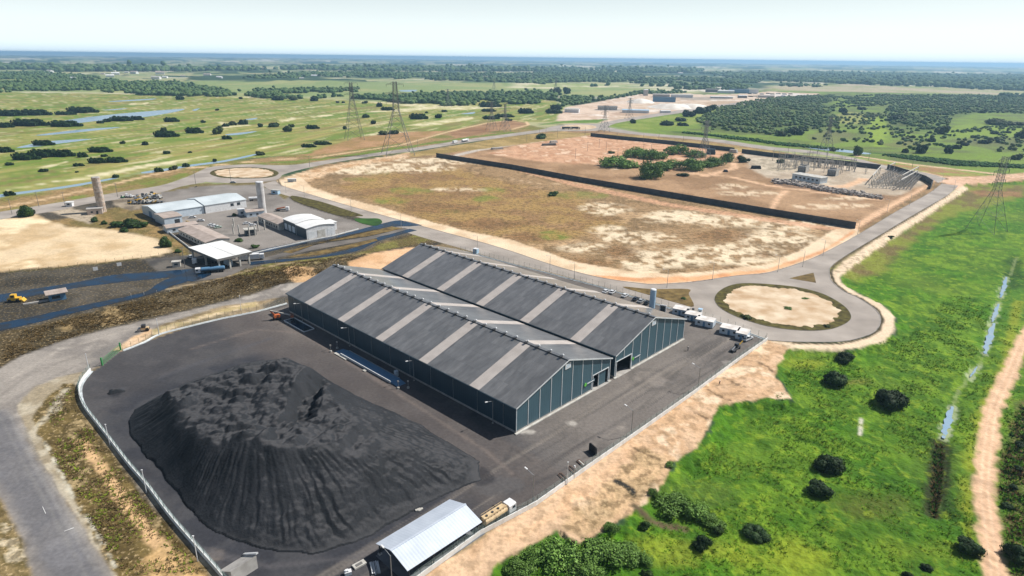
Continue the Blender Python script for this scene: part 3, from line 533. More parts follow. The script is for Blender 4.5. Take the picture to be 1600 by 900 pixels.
for a, b, rx, ry, c in ((895, 662, 8, 3, S(176, 170, 162)), (972, 669, 7, 4, S(140, 132, 124)), (1136, 566, 8, 3, S(146, 140, 134)), (822, 674, 14, 2.5, S(170, 165, 158)), (180, 613, 9, 6, S(34, 35, 40)), (192, 608, 6, 3, S(70, 72, 78)), (330, 868, 18, 8, S(104, 96, 90)), (780, 760, 40, 14, S(84, 82, 82)), (755, 745, 16, 14, S(48, 47, 50))):
    ell(a, b, rx, ry, c, soft=.8, amp=1.3, ns=2, dens=.75, seed=int(a))
for q, w, c in (([(300, 545), (400, 515), (470, 520), (560, 575), (660, 640), (760, 705), (800, 740)], 1.2, S(112, 102, 96)), ([(820, 740), (900, 700), (1000, 640), (1100, 575), (1160, 545)], .8, S(84, 80, 78)), ([(760, 800), (800, 770), (860, 745), (940, 700)], .8, S(70, 68, 68)), ([(830, 720), (800, 700), (790, 720)], .7, S(66, 64, 64)), ([(150, 680), (190, 660), (250, 640)], 1.2, S(56, 57, 62)), ([(250, 590), (330, 560), (420, 530)], 2, S(78, 78, 82)), ([(190, 720), (240, 790), (310, 860), (420, 885), (560, 870), (640, 830)], 1.6, S(86, 84, 86)), ([(1000, 640), (1080, 560), (1120, 540)], .8, S(84, 80, 76))):
    path(q, w, c, soft=.8, amp=.8, ns=4, dens=.6)
layer([tuple(p) for p in P([(410, 478), (440, 462), (452, 462), (450, 478), (420, 486)])], S(72, 70, 68), soft=1.5, amp=1.5, ns=4, dens=.8, world=True)
# works yards far off
layer([(868, 189), (882, 168), (940, 158), (1000, 147), (1075, 146), (1100, 148), (1150, 147), (1200, 143), (1280, 146), (1280, 152), (1200, 156), (1125, 165), (1012, 182), (940, 192)], S(206, 184, 164), S(186, 160, 138), soft=4, amp=4, ns=30, ps=40, c3=S(218, 206, 194), sc=.1, seed=75)
for (a, b, rx, ry, c) in ((1068, 167, 26, 5, S(228, 222, 212)), (1140, 161, 40, 3, S(176, 150, 126)), (1100, 154, 40, 2.5, S(150, 140, 130)), (985, 178, 34, 3, S(168, 140, 118)), (960, 172, 30, 2, S(160, 150, 140)), (1120, 141, 26, 4, S(216, 206, 194)), (1230, 149, 40, 3, S(210, 202, 196))):
    ell(a, b, rx, ry, c, soft=6, amp=8, ns=20, dens=.8, seed=int(a))
layer([(900, 188), (950, 186), (935, 192), (880, 192), (840, 196), (868, 190)], S(92, 122, 44), soft=3, amp=3, ns=15, gr=.6)
layer([(950, 197), (1012, 186), (1080, 176), (1130, 168), (1150, 176), (1120, 190), (1060, 198), (1000, 203)], S(134, 148, 66), S(112, 136, 44), soft=4, amp=5, ns=20, ps=25, gr=.6, seed=76)
for (a, b, rx, ry, c) in ((1372, 205, 16, 24, S(140, 166, 44)), (1330, 185, 30, 10, S(150, 150, 88)), (1300, 215, 36, 10, S(108, 110, 72)), (1420, 225, 36, 6, S(112, 112, 70)), (1540, 205, 70, 12, S(124, 150, 48)), (1560, 222, 60, 8, S(92, 98, 62)), (1500, 244, 90, 5, S(110, 140, 36))):
    ell(a, b, rx, ry, c, soft=6, amp=12, ns=25, dens=.7, seed=int(a))
for q in ([(1365, 239), (1420, 244), (1500, 252), (1620, 262)], [(1195, 222), (1250, 227), (1330, 235)], [(1060, 206), (1130, 214), (1195, 222)]):
    path(q, 16, S(56, 92, 26), soft=4, amp=4, ns=15, gr=.8)

GZ = np.zeros(len(GX)); near = (DIST < 900) & (GX > -120) & (GY > 40)
GZ[near] = gz_arr(GX[near], GY[near])
canopy = (DIST > 2600)
GZ[canopy] += 9 * wood_m[canopy] * vnoise(GX[canopy] / 60, GY[canopy] / 60, 77)
gv = np.stack([GX, GY, GZ], 1)
ii, jj = np.meshgrid(np.arange(NR - 1), np.arange(NC), indexing='ij'); j2 = (jj + 1) % NC
gf = np.stack([ii * NC + jj, ii * NC + j2, (ii + 1) * NC + j2, (ii + 1) * NC + jj], -1).reshape(-1, 4)[:, ::-1]

gm = bpy.data.materials.new('ground_cover'); gm.use_nodes = True; nt = gm.node_tree; N = nt.nodes; L = nt.links; b = N['Principled BSDF']
b.inputs['Roughness'].default_value = .95; b.inputs['Specular IOR Level'].default_value = .15
def node(t, **k):
    n = N.new(t)
    for a, v in k.items():
        if a in n.inputs: n.inputs[a].default_value = v
        else: setattr(n, a, v)
    return n
tc = node('ShaderNodeTexCoord')
ac = node('ShaderNodeAttribute', attribute_name='soil'); asb = node('ShaderNodeAttribute', attribute_name='scrub'); ag = node('ShaderNodeAttribute', attribute_name='grass')
def noise(s, d=4):
    n = node('ShaderNodeTexNoise'); n.inputs['Scale'].default_value = s; n.inputs['Detail'].default_value = d; L.new(tc.outputs['Object'], n.inputs['Vector']); return n.outputs['Fac']
def mrange(v, a, b_, c, d):
    n = node('ShaderNodeMapRange'); L.new(v, n.inputs['Value'])
    for k, q in zip(('From Min', 'From Max', 'To Min', 'To Max'), (a, b_, c, d)): n.inputs[k].default_value = q
    return n.outputs[0]
def mul(a, c):
    n = node('ShaderNodeMath', operation='MULTIPLY'); L.new(a, n.inputs[0])
    if isinstance(c, float): n.inputs[1].default_value = c
    else: L.new(c, n.inputs[1])
    return n.outputs[0]
def mixc(f, a, c):
    n = node('ShaderNodeMix', data_type='RGBA'); L.new(f, n.inputs[0]); L.new(a, n.inputs[6])
    if isinstance(c, tuple): n.inputs[7].default_value = (*c, 1)
    else: L.new(c, n.inputs[7])
    return n.outputs[2]
nA, nB, nC_ = noise(.35, 5), noise(1.1, 4), noise(.09, 4)
base = node('ShaderNodeVectorMath', operation='SCALE'); L.new(ac.outputs['Color'], base.inputs[0]); L.new(mul(mrange(nB, .3, .7, .86, 1.14), mrange(nC_, .3, .7, .9, 1.1)), base.inputs['Scale'])
c_ = base.outputs[0]
c_ = mixc(mul(mul(asb.outputs['Fac'], mrange(nA, .48, .6, 0, 1)), .8), c_, S(74, 62, 36))
c_ = mixc(mul(mul(asb.outputs['Fac'], mrange(nB, .56, .66, 0, 1)), .6), c_, S(196, 172, 132))
c_ = mixc(mul(mul(ag.outputs['Fac'], mrange(nB, .54, .68, 0, 1)), .5), c_, S(48, 88, 14))
c_ = mixc(mul(mul(ag.outputs['Fac'], mrange(nA, .55, .68, 0, 1)), .45), c_, S(140, 160, 44))
L.new(c_, b.inputs['Base Color'])
bp = node('ShaderNodeBump'); bp.inputs['Distance'].default_value = .6
addn = node('ShaderNodeMath', operation='ADD'); L.new(mul(nB, .8), addn.inputs[0]); L.new(nA, addn.inputs[1]); L.new(addn.outputs[0], bp.inputs['Height'])
sm = node('ShaderNodeMath', operation='ADD'); L.new(mul(ag.outputs['Fac'], .8), sm.inputs[0]); L.new(mul(asb.outputs['Fac'], .5), sm.inputs[1])
L.new(mrange(sm.outputs[0], 0, 1, .12, 1), bp.inputs['Strength']); L.new(bp.outputs['Normal'], b.inputs['Normal'])
ground = np_mesh('ground', gv, gf, gm, smooth=True); tag(ground, kind='structure')
me = ground.data
ca = me.attributes.new('soil', 'FLOAT_COLOR', 'POINT'); ca.data.foreach_set('color', np.concatenate([np.clip(col, 0, 1), np.ones((len(col), 1))], 1).astype(np.float32).ravel())
for nme, arr in (('scrub', scrub), ('grass', grass)):
    a_ = me.attributes.new(nme, 'FLOAT', 'POINT'); a_.data.foreach_set('value', arr.astype(np.float32))

# ------------------------------------------------------------------ haze
hz = MB().box(-26500, -26500, -3, 26500, 42500, 108).build('haze', [])
hm = bpy.data.materials.new('haze_air'); hm.use_nodes = True; hn = hm.node_tree.nodes; hn.remove(hn['Principled BSDF'])
pv = hn.new('ShaderNodeVolumePrincipled'); pv.inputs['Color'].default_value = (.42, .7, .97, 1); pv.inputs['Density'].default_value = .0001; pv.inputs['Anisotropy'].default_value = .25
hm.node_tree.links.new(pv.outputs[0], hn['Material Output'].inputs['Volume']); hz.data.materials.append(hm); tag(hz, kind='stuff', label='pale blue haze thinning the colours far away over the plain', cat='haze')

# ------------------------------------------------------------------ roads, water and kerbs as sheets and steps
def sheet(name, pts, z, m, world=False, kind='structure'):
    q = pts if world else P(pts)
    tr = tessellate_polygon([[Vector((a, b_, 0)) for a, b_ in q]])
    me = bpy.data.meshes.new(name); me.from_pydata([(a, b_, z) for a, b_ in q], [], [tuple(t) for t in tr]); me.materials.append(m)
    bm = bmesh.new(); bm.from_mesh(me); bmesh.ops.recalc_face_normals(bm, faces=bm.faces)
    if sum(f.normal.z for f in bm.faces) < 0: bmesh.ops.reverse_faces(bm, faces=bm.faces)
    bm.to_mesh(me); bm.free()
    o = bpy.data.objects.new(name, me); COL.objects.link(o); tag(o, kind=kind); return o
def smooth_line(pts, k=4, closed=False):                      # Catmull-Rom through world points
    n = len(pts); out = []
    for i in range(n if closed else n - 1):
        p0, p1, p2, p3 = (pts[(i - 1) % n], pts[i], pts[(i + 1) % n], pts[(i + 2) % n]) if closed else (pts[max(i - 1, 0)], pts[i], pts[i + 1], pts[min(i + 2, n - 1)])
        for j in range(k):
            t = j / k
            out.append(tuple(.5 * (2 * p1[a] + (p2[a] - p0[a]) * t + (2 * p0[a] - 5 * p1[a] + 4 * p2[a] - p3[a]) * t * t + (3 * p1[a] - p0[a] - 3 * p2[a] + p3[a]) * t ** 3) for a in (0, 1)))
    if not closed: out.append(tuple(pts[-1][:2]))
    return out
def kerb(line, w=.3, h=.15, closed=False, m='kerb', name='kerb', z0=-.1):
    b_ = MB(); n = len(line); pr = []
    for i in range(n):
        p = Vector((*line[i], 0)); a = Vector((*line[(i - 1) % n if closed else max(i - 1, 0)], 0)); c = Vector((*line[(i + 1) % n if closed else min(i + 1, n - 1)], 0))
        d = (c - a).normalized(); nn = Vector((-d.y, d.x, 0)) * w / 2
        pr += [(p.x - nn.x, p.y - nn.y, z0), (p.x - nn.x, p.y - nn.y, h), (p.x + nn.x, p.y + nn.y, h), (p.x + nn.x, p.y + nn.y, z0)]
    fs = []
    for i in range(n if closed else n - 1):
        j = (i + 1) % n
        for a, c in ((0, 1), (1, 2), (2, 3)): fs.append((i * 4 + a, i * 4 + c, j * 4 + c, j * 4 + a))
    b_.add(pr, fs); o = b_.build(name, M[m]); return tag(o, kind='structure')
U1 = [(430, 282), (440, 290), (462, 297), (505, 310), (550, 323), (625, 344), (687, 361), (750, 378), (800, 393), (850, 410), (900, 425), (950, 436), (1012, 444), (1050, 443), (1087, 440), (1150, 431), (1200, 426), (1250, 411), (1282, 398), (1337, 369), (1400, 331), (1450, 303), (1472, 287)]
R1 = [(1497, 290), (1480, 305), (1425, 337), (1375, 367), (1325, 397), (1300, 415), (1296, 426), (1300, 440), (1320, 456), (1342, 466), (1368, 484), (1376, 500), (1369, 516), (1350, 526), (1312, 534), (1237, 534), (1200, 531.5)]
L1 = [(1198, 530), (1130, 505), (1042, 478), (936, 446), (850, 423), (800, 411), (747, 396), (720, 388), (660, 371), (600, 352), (545, 335), (500, 322), (462, 310), (425, 298), (408, 288)]
U1w = smooth_line(P(U1)); R1w = smooth_line(P(R1)); L1w = smooth_line(P(L1))
sheet('road', U1w + R1w + L1w, .05, M['road'], True)
kerb(U1w); kerb(R1w)
LR = [(300, 276), (325, 262), (360, 258), (400, 257), (432, 262), (441, 271), (432, 281), (400, 285), (360, 286), (320, 284)]
sheet('road', smooth_line(P(LR), closed=True), .06, M['road'], True)
sheet('road', smooth_line(P([(400, 257), (450, 258), (500, 252), (600, 237), (650, 230.5), (725, 218.5), (800, 208.5), (850, 201.5), (865, 197), (900, 193), (937, 193), (950, 190), (1012, 179.5), (1125, 163.5), (1200, 155), (1280, 148)]))
      + smooth_line(P([(1285, 150), (1200, 159), (1125, 167.5), (1012, 184.5), (962, 193), (940, 203), (910, 205), (880, 204.5), (860, 205), (800, 213), (725, 223.5), (650, 235.5), (600, 242), (525, 253.5), (462, 267), (432, 277)])), .07, M['road'], True)
sheet('road', smooth_line(P([(940, 197), (1000, 207), (1075, 213), (1125, 218), (1200, 229), (1275, 236), (1340, 248), (1380, 258), (1450, 271), (1478, 279)]))
      + smooth_line(P([(1466, 286), (1445, 276.5), (1375, 262.5), (1340, 252.5), (1275, 240.5), (1200, 234), (1125, 223), (1075, 217), (1000, 211), (935, 203)])), .08, M['road'], True)
sheet('road', smooth_line(P([(325, 261), (300, 273), (285, 279), (250, 290), (175, 302), (112, 313), (57, 322), (0, 331), (-60, 340)])) + smooth_line(P([(-60, 352), (0, 343), (90, 329), (130, 320), (175, 313), (250, 301), (285, 291), (320, 285)])), .055, M['road'], True)
ISL = [(1117, 464), (1132, 450), (1160, 443), (1210, 445), (1250, 450), (1287, 460), (1317, 477), (1329, 492), (1325, 503), (1300, 514), (1262, 517), (1210, 512), (1170, 502), (1140, 490), (1122, 478)]
isw = smooth_line(P(ISL), closed=True); cen = (sum(p[0] for p in isw) / len(isw), sum(p[1] for p in isw) / len(isw))
def raised(name, q, h, m):
    o = MB().prism(q, -.1, h).build(name, m); return tag(o, kind='structure')
def inset(q, k):
    q = smooth_line(q, 5, True); out = []
    for a, b_ in q:
        kk = k * (1 + 1.1 * (float(fbm(np.array([a / 3.0]), np.array([b_ / 3.0]), 4, 12)[0]) - .5)); h = math.hypot(a - cen[0], b_ - cen[1]); out.append((cen[0] + (a - cen[0]) * (1 - kk / h), cen[1] + (b_ - cen[1]) * (1 - kk / h)))
    return out
raised('roundabout_verge', isw, .17, M['verge_dark']); kerb(isw, closed=True)
raised('roundabout_sand', inset(isw, 4.4), .2, M['island_soil'])
raised('grass_island', smooth_line(P([(973, 448.5), (1018, 452), (1075, 452), (1076, 460), (1084, 479), (1060, 474), (1014, 461)]), closed=True), .16, M['verge'])
raised('splitter_island', P([(1234, 435), (1271, 426.5), (1275, 442)]), .16, M['verge'])
lrw = smooth_line(P([(328, 271), (335, 266), (360, 262.5), (385, 261.5), (415, 263), (433, 268), (434, 273), (420, 277.5), (385, 279), (350, 278), (335, 275)]), closed=True)
raised('roundabout_verge', lrw, .17, M['verge_dark']); cen = (sum(p[0] for p in lrw) / len(lrw), sum(p[1] for p in lrw) / len(lrw)); raised('roundabout_sand', inset(lrw, 4.6), .2, M['island_soil'])
frw = smooth_line(P([(876, 200), (884, 196), (905, 194.5), (925, 196), (932, 199), (920, 202), (895, 203)]), closed=True); raised('roundabout_sand', frw, .2, M['island_soil'])
raised('grass_island', smooth_line(P([(457, 306), (500, 315), (535, 326), (565, 336), (562, 338), (530, 337), (495, 326), (460, 314)]), closed=True), .16, M['verge_dark'])
raised('grass_island', smooth_line(P([(554, 342), (575, 341.5), (592, 342), (597, 348), (585, 353), (562, 348)]), closed=True), .16, M['reed'])
raised('grass_island', P([(442, 394), (500, 380), (560, 366), (612, 354), (630, 357), (575, 369), (500, 379), (455, 396)]), .15, M['verge'])
raised('grass_island', P([(443, 403), (500, 392), (545, 383), (588, 373), (590, 376), (560, 385), (500, 398)]), .15, M['verge'])
def lane(name, U, L_, z, m): return sheet(name, smooth_line(P(U)) + smooth_line(P(L_))[::-1], z, m, True)
lane('lane', [(632, 356), (575, 370), (500, 381.5), (450, 393.5), (415, 402)], [(645, 360.5), (610, 366), (575, 375), (500, 389), (450, 399), (405, 410)], .06, M['lane'])
lane('wet_lane', [(660, 352), (625, 344.5), (595, 350), (550, 362), (517, 370), (475, 377), (400, 392), (372, 402)], [(640, 354), (620, 354.5), (575, 361), (525, 371.5), (482, 380), (425, 392), (400, 398), (380, 407)], .075, M['wet'])
lane('wet_lane', [(640, 357.5), (610, 366), (590, 371), (558, 386), (494, 401), (447, 404.5), (387, 409.5)], [(652, 360), (615, 369.5), (590, 377.5), (560, 391.5), (517, 400.5), (440, 409.5), (391, 415)], .085, M['wet'])
lane('wet_lane', [(330, 414), (300, 420), (275, 422), (250, 424), (175, 430), (120, 441), (25, 456), (-40, 468)], [(330, 430), (300, 440), (270, 434), (240, 436), (200, 440), (125, 449), (60, 461), (-40, 480)], .065, M['wet'])
lane('wet_lane', [(290, 430), (262, 436), (243, 446), (230, 455), (200, 463), (150, 473), (100, 484), (50, 495), (-40, 513)], [(292, 441), (272, 446), (250, 455), (232, 460.5), (205, 468), (150, 481), (100, 493), (50, 506), (-40, 526)], .095, M['wet'])
lane('lane', [(372, 402), (345, 408), (322, 414), (300, 420)], [(392, 414), (372, 425), (345, 434), (300, 440)], .058, M['lane'])
for q in ([(1140, 458.5), (1165, 459.5), (1165, 460.2), (1140, 459.4)], [(100, 830), (115, 824.4), (115.6, 825.4), (100.6, 831)], [(66, 792), (71, 803), (72, 802.6), (67, 791.6)]): sheet('road_marking', q, .075, M['paint'])
# standing water
for q in ([(85, 191), (130, 184), (165, 180), (200, 176.5), (285, 170), (275, 174.5), (225, 183), (160, 188), (125, 192), (95, 193)], [(25, 231), (60, 223), (90, 219.5), (143, 217), (120, 221), (88, 225), (60, 229)], [(60, 210.5), (130, 202), (185, 198.5), (178, 200.5), (120, 207), (70, 211.5)],
          [(-60, 318), (0, 304), (62, 296), (112, 289), (170, 279), (182, 279), (118, 291.5), (60, 299.5), (0, 308.5), (-60, 322)], [(222, 269), (262, 263), (300, 257), (350, 250.5), (396, 241), (400, 242.5), (352, 253), (300, 260), (262, 266.5), (228, 271)], [(352, 210), (375, 207.2), (402, 205), (385, 209), (362, 211.5)],
          [(1230, 224), (1275, 229), (1320, 234), (1360, 239.5), (1352, 241), (1320, 238), (1272, 233)], [(1408, 245), (1440, 248), (1462, 251), (1450, 252), (1420, 249.5)], [(878, 151), (900, 150), (917, 153.5), (905, 156), (885, 154)], [(455, 141), (475, 138.5), (476, 140), (458, 142.5)], [(625, 141), (650, 140.5), (648, 143), (628, 143)],
          [(175, 158), (240, 154), (235, 156), (180, 159)], [(720, 178), (742, 175), (738, 178)], [(300, 172), (312, 169), (306, 173)], [(380, 187), (402, 184), (396, 187)], [(160, 172), (200, 169), (180, 172)]):
    sheet('water', smooth_line(P(q), 3, True), .05, M['pond'], True)
def water_run(pts, w):
    sl = smooth_line(P(pts, -1.7), 12); b_ = MB(); v = []
    for k in range(len(sl)):
        a = Vector(sl[max(k - 1, 0)]); c = Vector(sl[min(k + 1, len(sl) - 1)]); d = (c - a).normalized(); e = w * math.sin(math.pi * (k + .4) / len(sl)) ** .5
        e1 = e * (.1 + 1.5 * float(vnoise(np.array([k * .8 + w]), np.array([3.3]))[0])); e2 = e * (.1 + 1.5 * float(vnoise(np.array([k * .8 + w]), np.array([9.3]))[0]))
        v += [(sl[k][0] - d.y * e1, sl[k][1] + d.x * e1, -1.9), (sl[k][0] + d.y * e2, sl[k][1] - d.x * e2, -1.9)]
    b_.add(v, [(2 * k, 2 * k + 1, 2 * k + 3, 2 * k + 2) for k in range(len(sl) - 1)])
    tag(b_.build('stream_water', M['pond']), kind='structure')
water_run([(1573, 432), (1569, 448), (1564, 464)], .9); water_run([(1561, 474), (1555, 490), (1551, 502)], .8); water_run([(1554, 504), (1546, 528), (1540, 552)], 1.15)
water_run([(1527, 572), (1522, 580), (1516, 588)], .35); water_run([(1489, 634), (1481, 658), (1475, 684)], 1.0)
# ------------------------------------------------------------------ the two warehouses
def roof_mat():
    m = ribbed('warehouse_roof_sheet', (.165, .164, .162), (.13, .129, .127), 'Y', 1.05, .3, 0, .12, .12, spec=.8)
    p = m.node_tree.nodes['Principled BSDF']; p.inputs['Coat Weight'].default_value = .6; p.inputs['Coat Roughness'].default_value = .22
    nt = m.node_tree; N = nt.nodes; L = nt.links; src = p.inputs['Base Color'].links[0].from_socket        # single sheets weather differently
    tc = N.new('ShaderNodeTexCoord'); bk = N.new('ShaderNodeTexBrick'); L.new(tc.outputs['Object'], bk.inputs['Vector'])
    for k_, v_ in (('Scale', 1.0), ('Brick Width', 5.6), ('Row Height', 2.1), ('Mortar Size', .03), ('Bias', 0.0)): bk.inputs[k_].default_value = v_
    bk.offset = .0; bk.inputs['Color1'].default_value = (.84, .84, .84, 1); bk.inputs['Color2'].default_value = (1.12, 1.12, 1.12, 1); bk.inputs['Mortar'].default_value = (.7, .7, .7, 1)
    ns = N.new('ShaderNodeTexNoise'); mp = N.new('ShaderNodeMapping'); mp.inputs['Scale'].default_value = (.08, .9, 1); L.new(tc.outputs['Object'], mp.inputs[0]); L.new(mp.outputs[0], ns.inputs['Vector']); ns.inputs['Scale'].default_value = 1.0; ns.inputs['Detail'].default_value = 5
    mr = N.new('ShaderNodeMapRange'); L.new(ns.outputs['Fac'], mr.inputs['Value'])
    for k_, v_ in (('From Min', .3), ('From Max', .7), ('To Min', .82), ('To Max', 1.18)): mr.inputs[k_].default_value = v_
    m1 = N.new('ShaderNodeVectorMath'); m1.operation = 'MULTIPLY'; L.new(src, m1.inputs[0]); L.new(bk.outputs['Color'], m1.inputs[1])
    m2 = N.new('ShaderNodeVectorMath'); m2.operation = 'SCALE'; L.new(m1.outputs[0], m2.inputs[0]); L.new(mr.outputs[0], m2.inputs['Scale']); L.new(m2.outputs[0], p.inputs['Base Color'])
    return m
M['roof'] = roof_mat(); M['sky_sheet'] = ribbed('rooflight_sheet', (.5, .45, .41), (.42, .375, .34), 'Y', 1.05, .4, 0, .3, .12)
def warehouse(label, u0, v0, door):
    t = thing('warehouse', label, 'warehouse', wh(u0, v0), TH)
    W_, L_ = WW, WL
    ov, ro = .5, .5
    sl = (WR - WE) / (W_ / 2)
    # two roof slopes as thin slabs, overhanging
    strips = [16.7 - 0 + k * 23.9 for k in range(5)]
    for s in (-1, 1):
        b = MB(); xe, xr = (-ov, W_ / 2) if s < 0 else (W_ + ov, W_ / 2)
        ze = WE - ov * sl
        b.add([(xe, -ro, ze), (xr, -ro, WR), (xr, L_ + ro, WR), (xe, L_ + ro, ze), (xe, -ro, ze - .18), (xr, -ro, WR - .18), (xr, L_ + ro, WR - .18), (xe, L_ + ro, ze - .18)],
              [(0, 1, 2, 3), (7, 6, 5, 4), (0, 4, 5, 1), (1, 5, 6, 2), (2, 6, 7, 3), (3, 7, 4, 0)])
        rs = b.build('roof', M['roof'], t)
        for y in strips:
            bb = MB(); y0, y1 = y - 2.1, y + 2.1; e = .035
            bb.add([(xe, y0, ze + e), (xr, y0, WR + e), (xr, y1, WR + e), (xe, y1, ze + e), (xe, y0, ze + .006), (xr, y0, WR + .006), (xr, y1, WR + .006), (xe, y1, ze + .006)],
                   [(0, 1, 2, 3), (7, 6, 5, 4), (0, 4, 5, 1), (1, 5, 6, 2), (2, 6, 7, 3), (3, 7, 4, 0)])
            bb.build('rooflight', M['sky_sheet'], rs)
    MB().box(W_ / 2 - .55, -ro, WR - .1, W_ / 2 + .55, L_ + ro, WR + .1).build('ridge_cap', M['roof'], t)
    for k in range(27):
        y = L_ - (k + .5) * L_ / 27
        b = MB(); b.box(W_ / 2 - .95, y - .3, WR - .4, W_ / 2 - .1, y + .3, WR + .3); b.box(W_ / 2 - 1.05, y - .42, WR + .3, W_ / 2 + .0, y + .42, WR + .42)
        b.mat(1); b.tube((W_ / 2 + .5, y, WR - .2), (W_ / 2 + .5, y, WR + .45), .26, n=10); b.tube((W_ / 2 + .5, y, WR + .45), (W_ / 2 + .5, y, WR + .65), .36, .2, n=10)
        b.build('roof_vent', [M['dark_steel'], M['white']], t)
    # walls
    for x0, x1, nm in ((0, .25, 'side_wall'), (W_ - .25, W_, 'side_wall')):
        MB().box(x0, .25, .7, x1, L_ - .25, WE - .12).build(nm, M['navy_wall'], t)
    h = lambda x: WE + (WR - WE) * (1 - abs(x - W_ / 2) / (W_ / 2)) - .22
    d0, d1, dh = door
    for y0, y1, isf in ((0, .25, True), (L_ - .25, L_, False)):
        b = MB()
        if isf:
            b.xprism([(0, .7), (d0, .7), (d0, h(d0)), (W_ / 2, h(W_ / 2)), (0, h(0))] if d0 > W_ / 2 else [(0, .7), (d0, .7), (d0, h(d0)), (0, h(0))], y0, y1)
            b.xprism([(d0, dh), (d1, dh), (d1, h(d1)), (d0, h(d0))], y0, y1)
            if d1 < W_ / 2: b.xprism([(d1, .7), (W_, .7), (W_, h(W_)), (W_ / 2, h(W_ / 2)), (d1, h(d1))], y0, y1)
            else: b.xprism([(d1, .7), (W_, .7), (W_, h(W_)), (d1, h(d1))], y0, y1)
        else: b.xprism([(0, .7), (W_, .7), (W_, h(W_)), (W_ / 2, h(W_ / 2)), (0, h(0))], y0, y1)
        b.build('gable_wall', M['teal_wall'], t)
    b = MB()
    b.box(0, 0, 0, d0, .32, .7); b.box(d1, 0, 0, W_, .32, .7); b.box(0, .32, 0, .32, L_ - .32, .7); b.box(W_ - .32, .32, 0, W_, L_ - .32, .7); b.box(0, L_ - .32, 0, W_, L_, .7)
    b.build('plinth', M['concrete'], t, )
    b = MB(); b.box(-.6, -.7, -.1, d0, -.0, .25); b.box(d1, -.7, -.1, W_ + .3, -.0, .25); b.build('apron', M['white_dirty'], t)
    b = MB(); b.box(d0, -.8, -.1, d1, 1.5, .09); b.build('door_sill', M['concrete'], t)
    for k in range(10):
        x = k * W_ / 9; x = min(max(x, .1), W_ - .1)
        z0 = dh if d0 + .2 < x < d1 - .2 else .7
        MB().box(x - .1, -.1, z0, x + .1, .003, h(x)).build('wall_seam', M['trim'], t)
    b = MB()
    for s in (0, 1):
        xa, xb = (-ov, W_ / 2) if s == 0 else (W_ / 2, W_ + ov)
        za, zb = (WE - ov * sl, WR) if s == 0 else (WR, WE - ov * sl)
        b.add([(xa, -ro - .06, za - .35), (xb, -ro - .06, zb - .35), (xb, -ro - .06, zb + .08), (xa, -ro - .06, za + .08), (xa, -ro - .003, za - .35), (xb, -ro - .003, zb - .35), (xb, -ro - .003, zb + .08), (xa, -ro - .003, za + .08)],
              [(0, 1, 2, 3), (7, 6, 5, 4), (0, 4, 5, 1), (2, 6, 7, 3), (1, 5, 6, 2), (0, 3, 7, 4)])
    b.build('barge_trim', M['trim'], t)
    MB().tube((-ov - .12, -ro, WE - .35), (-ov - .12, L_ + ro, WE - .35), .14, n=6).build('gutter', M['navy_wall'], t)
    for k in range(12):                                          # downpipe and seam lines on the long shaded wall
        y = 5 + k * (L_ - 10) / 11
        MB().box(-.08, y - .05, .7, -.003, y + .05, WE - .3).build('downpipe', M['steel'], t)
    # door frame, sliding leaf and dark inside
    b = MB(); b.box(d0 - .25, -.14, 0, d0, .3, dh + .25); b.box(d1, -.14, 0, d1 + .25, .3, dh + .25); b.box(d0, -.14, dh, d1, .3, dh + .25)
    b.build('door_frame', M['trim'], t)
    if door[2] < 5.5:
        df = MB().box(d0 + (d1 - d0) * .42, .3, .12, d1 - .9, .42, dh).build('sliding_door', M['teal_wall'], t)
        MB().box(d0 + (d1 - d0) * .42 - .1, .2, .12, d0 + (d1 - d0) * .42 + .06, .46, dh).build('door_edge', M['trim'], df)
    fl = MB().box(.4, .4, -.05, W_ - .4, L_ - .4, .06).build('floor_slab', M['concrete_dark'], t)
    # small white plate under the ridge and a green wall sign by the door
    pl = MB().box(W_ / 2 - 1.3, -.16, WR - 3.1, W_ / 2 + 1.3, -.05, WR - 1.3).build('name_plate', M['white'], t)
    b = MB(); b.box(W_ / 2 - .9, -.19, WR - 2.1, W_ / 2 + .9, -.165, WR - 1.9); b.box(W_ / 2 - .9, -.19, WR - 2.6, W_ / 2 + .6, -.165, WR - 2.42); b.build('lettering', M['plastic_blue'], pl)
    sx = 31.0 if d0 > W_ / 2 else d1 + .6
    sg = MB().box(sx, -.22, 3.2, sx + 5.2, -.11, 4.15).build('wall_sign', M['teal_wall'], t)
    b = MB(); b.box(sx + 1.3, -.26, 3.5, sx + 4.9, -.225, 3.85); b.build('sign_lettering', M['white'], sg)
    b = MB(); b.tube((sx + .45, -.25, 3.6), (sx + .45, -.1, 3.6), .62, n=14); b.build('sign_emblem', M['lime'], sg)
    return t
warehouse('long dark-roofed warehouse nearest the coal heap, with blue-black cladding', 0, 0, (35.5, 43.6, 5.2))
warehouse('long dark-roofed warehouse behind the first, nearer the parked cars and cabins', WW + WGAP, 0, (.9, 9.4, 5.6))

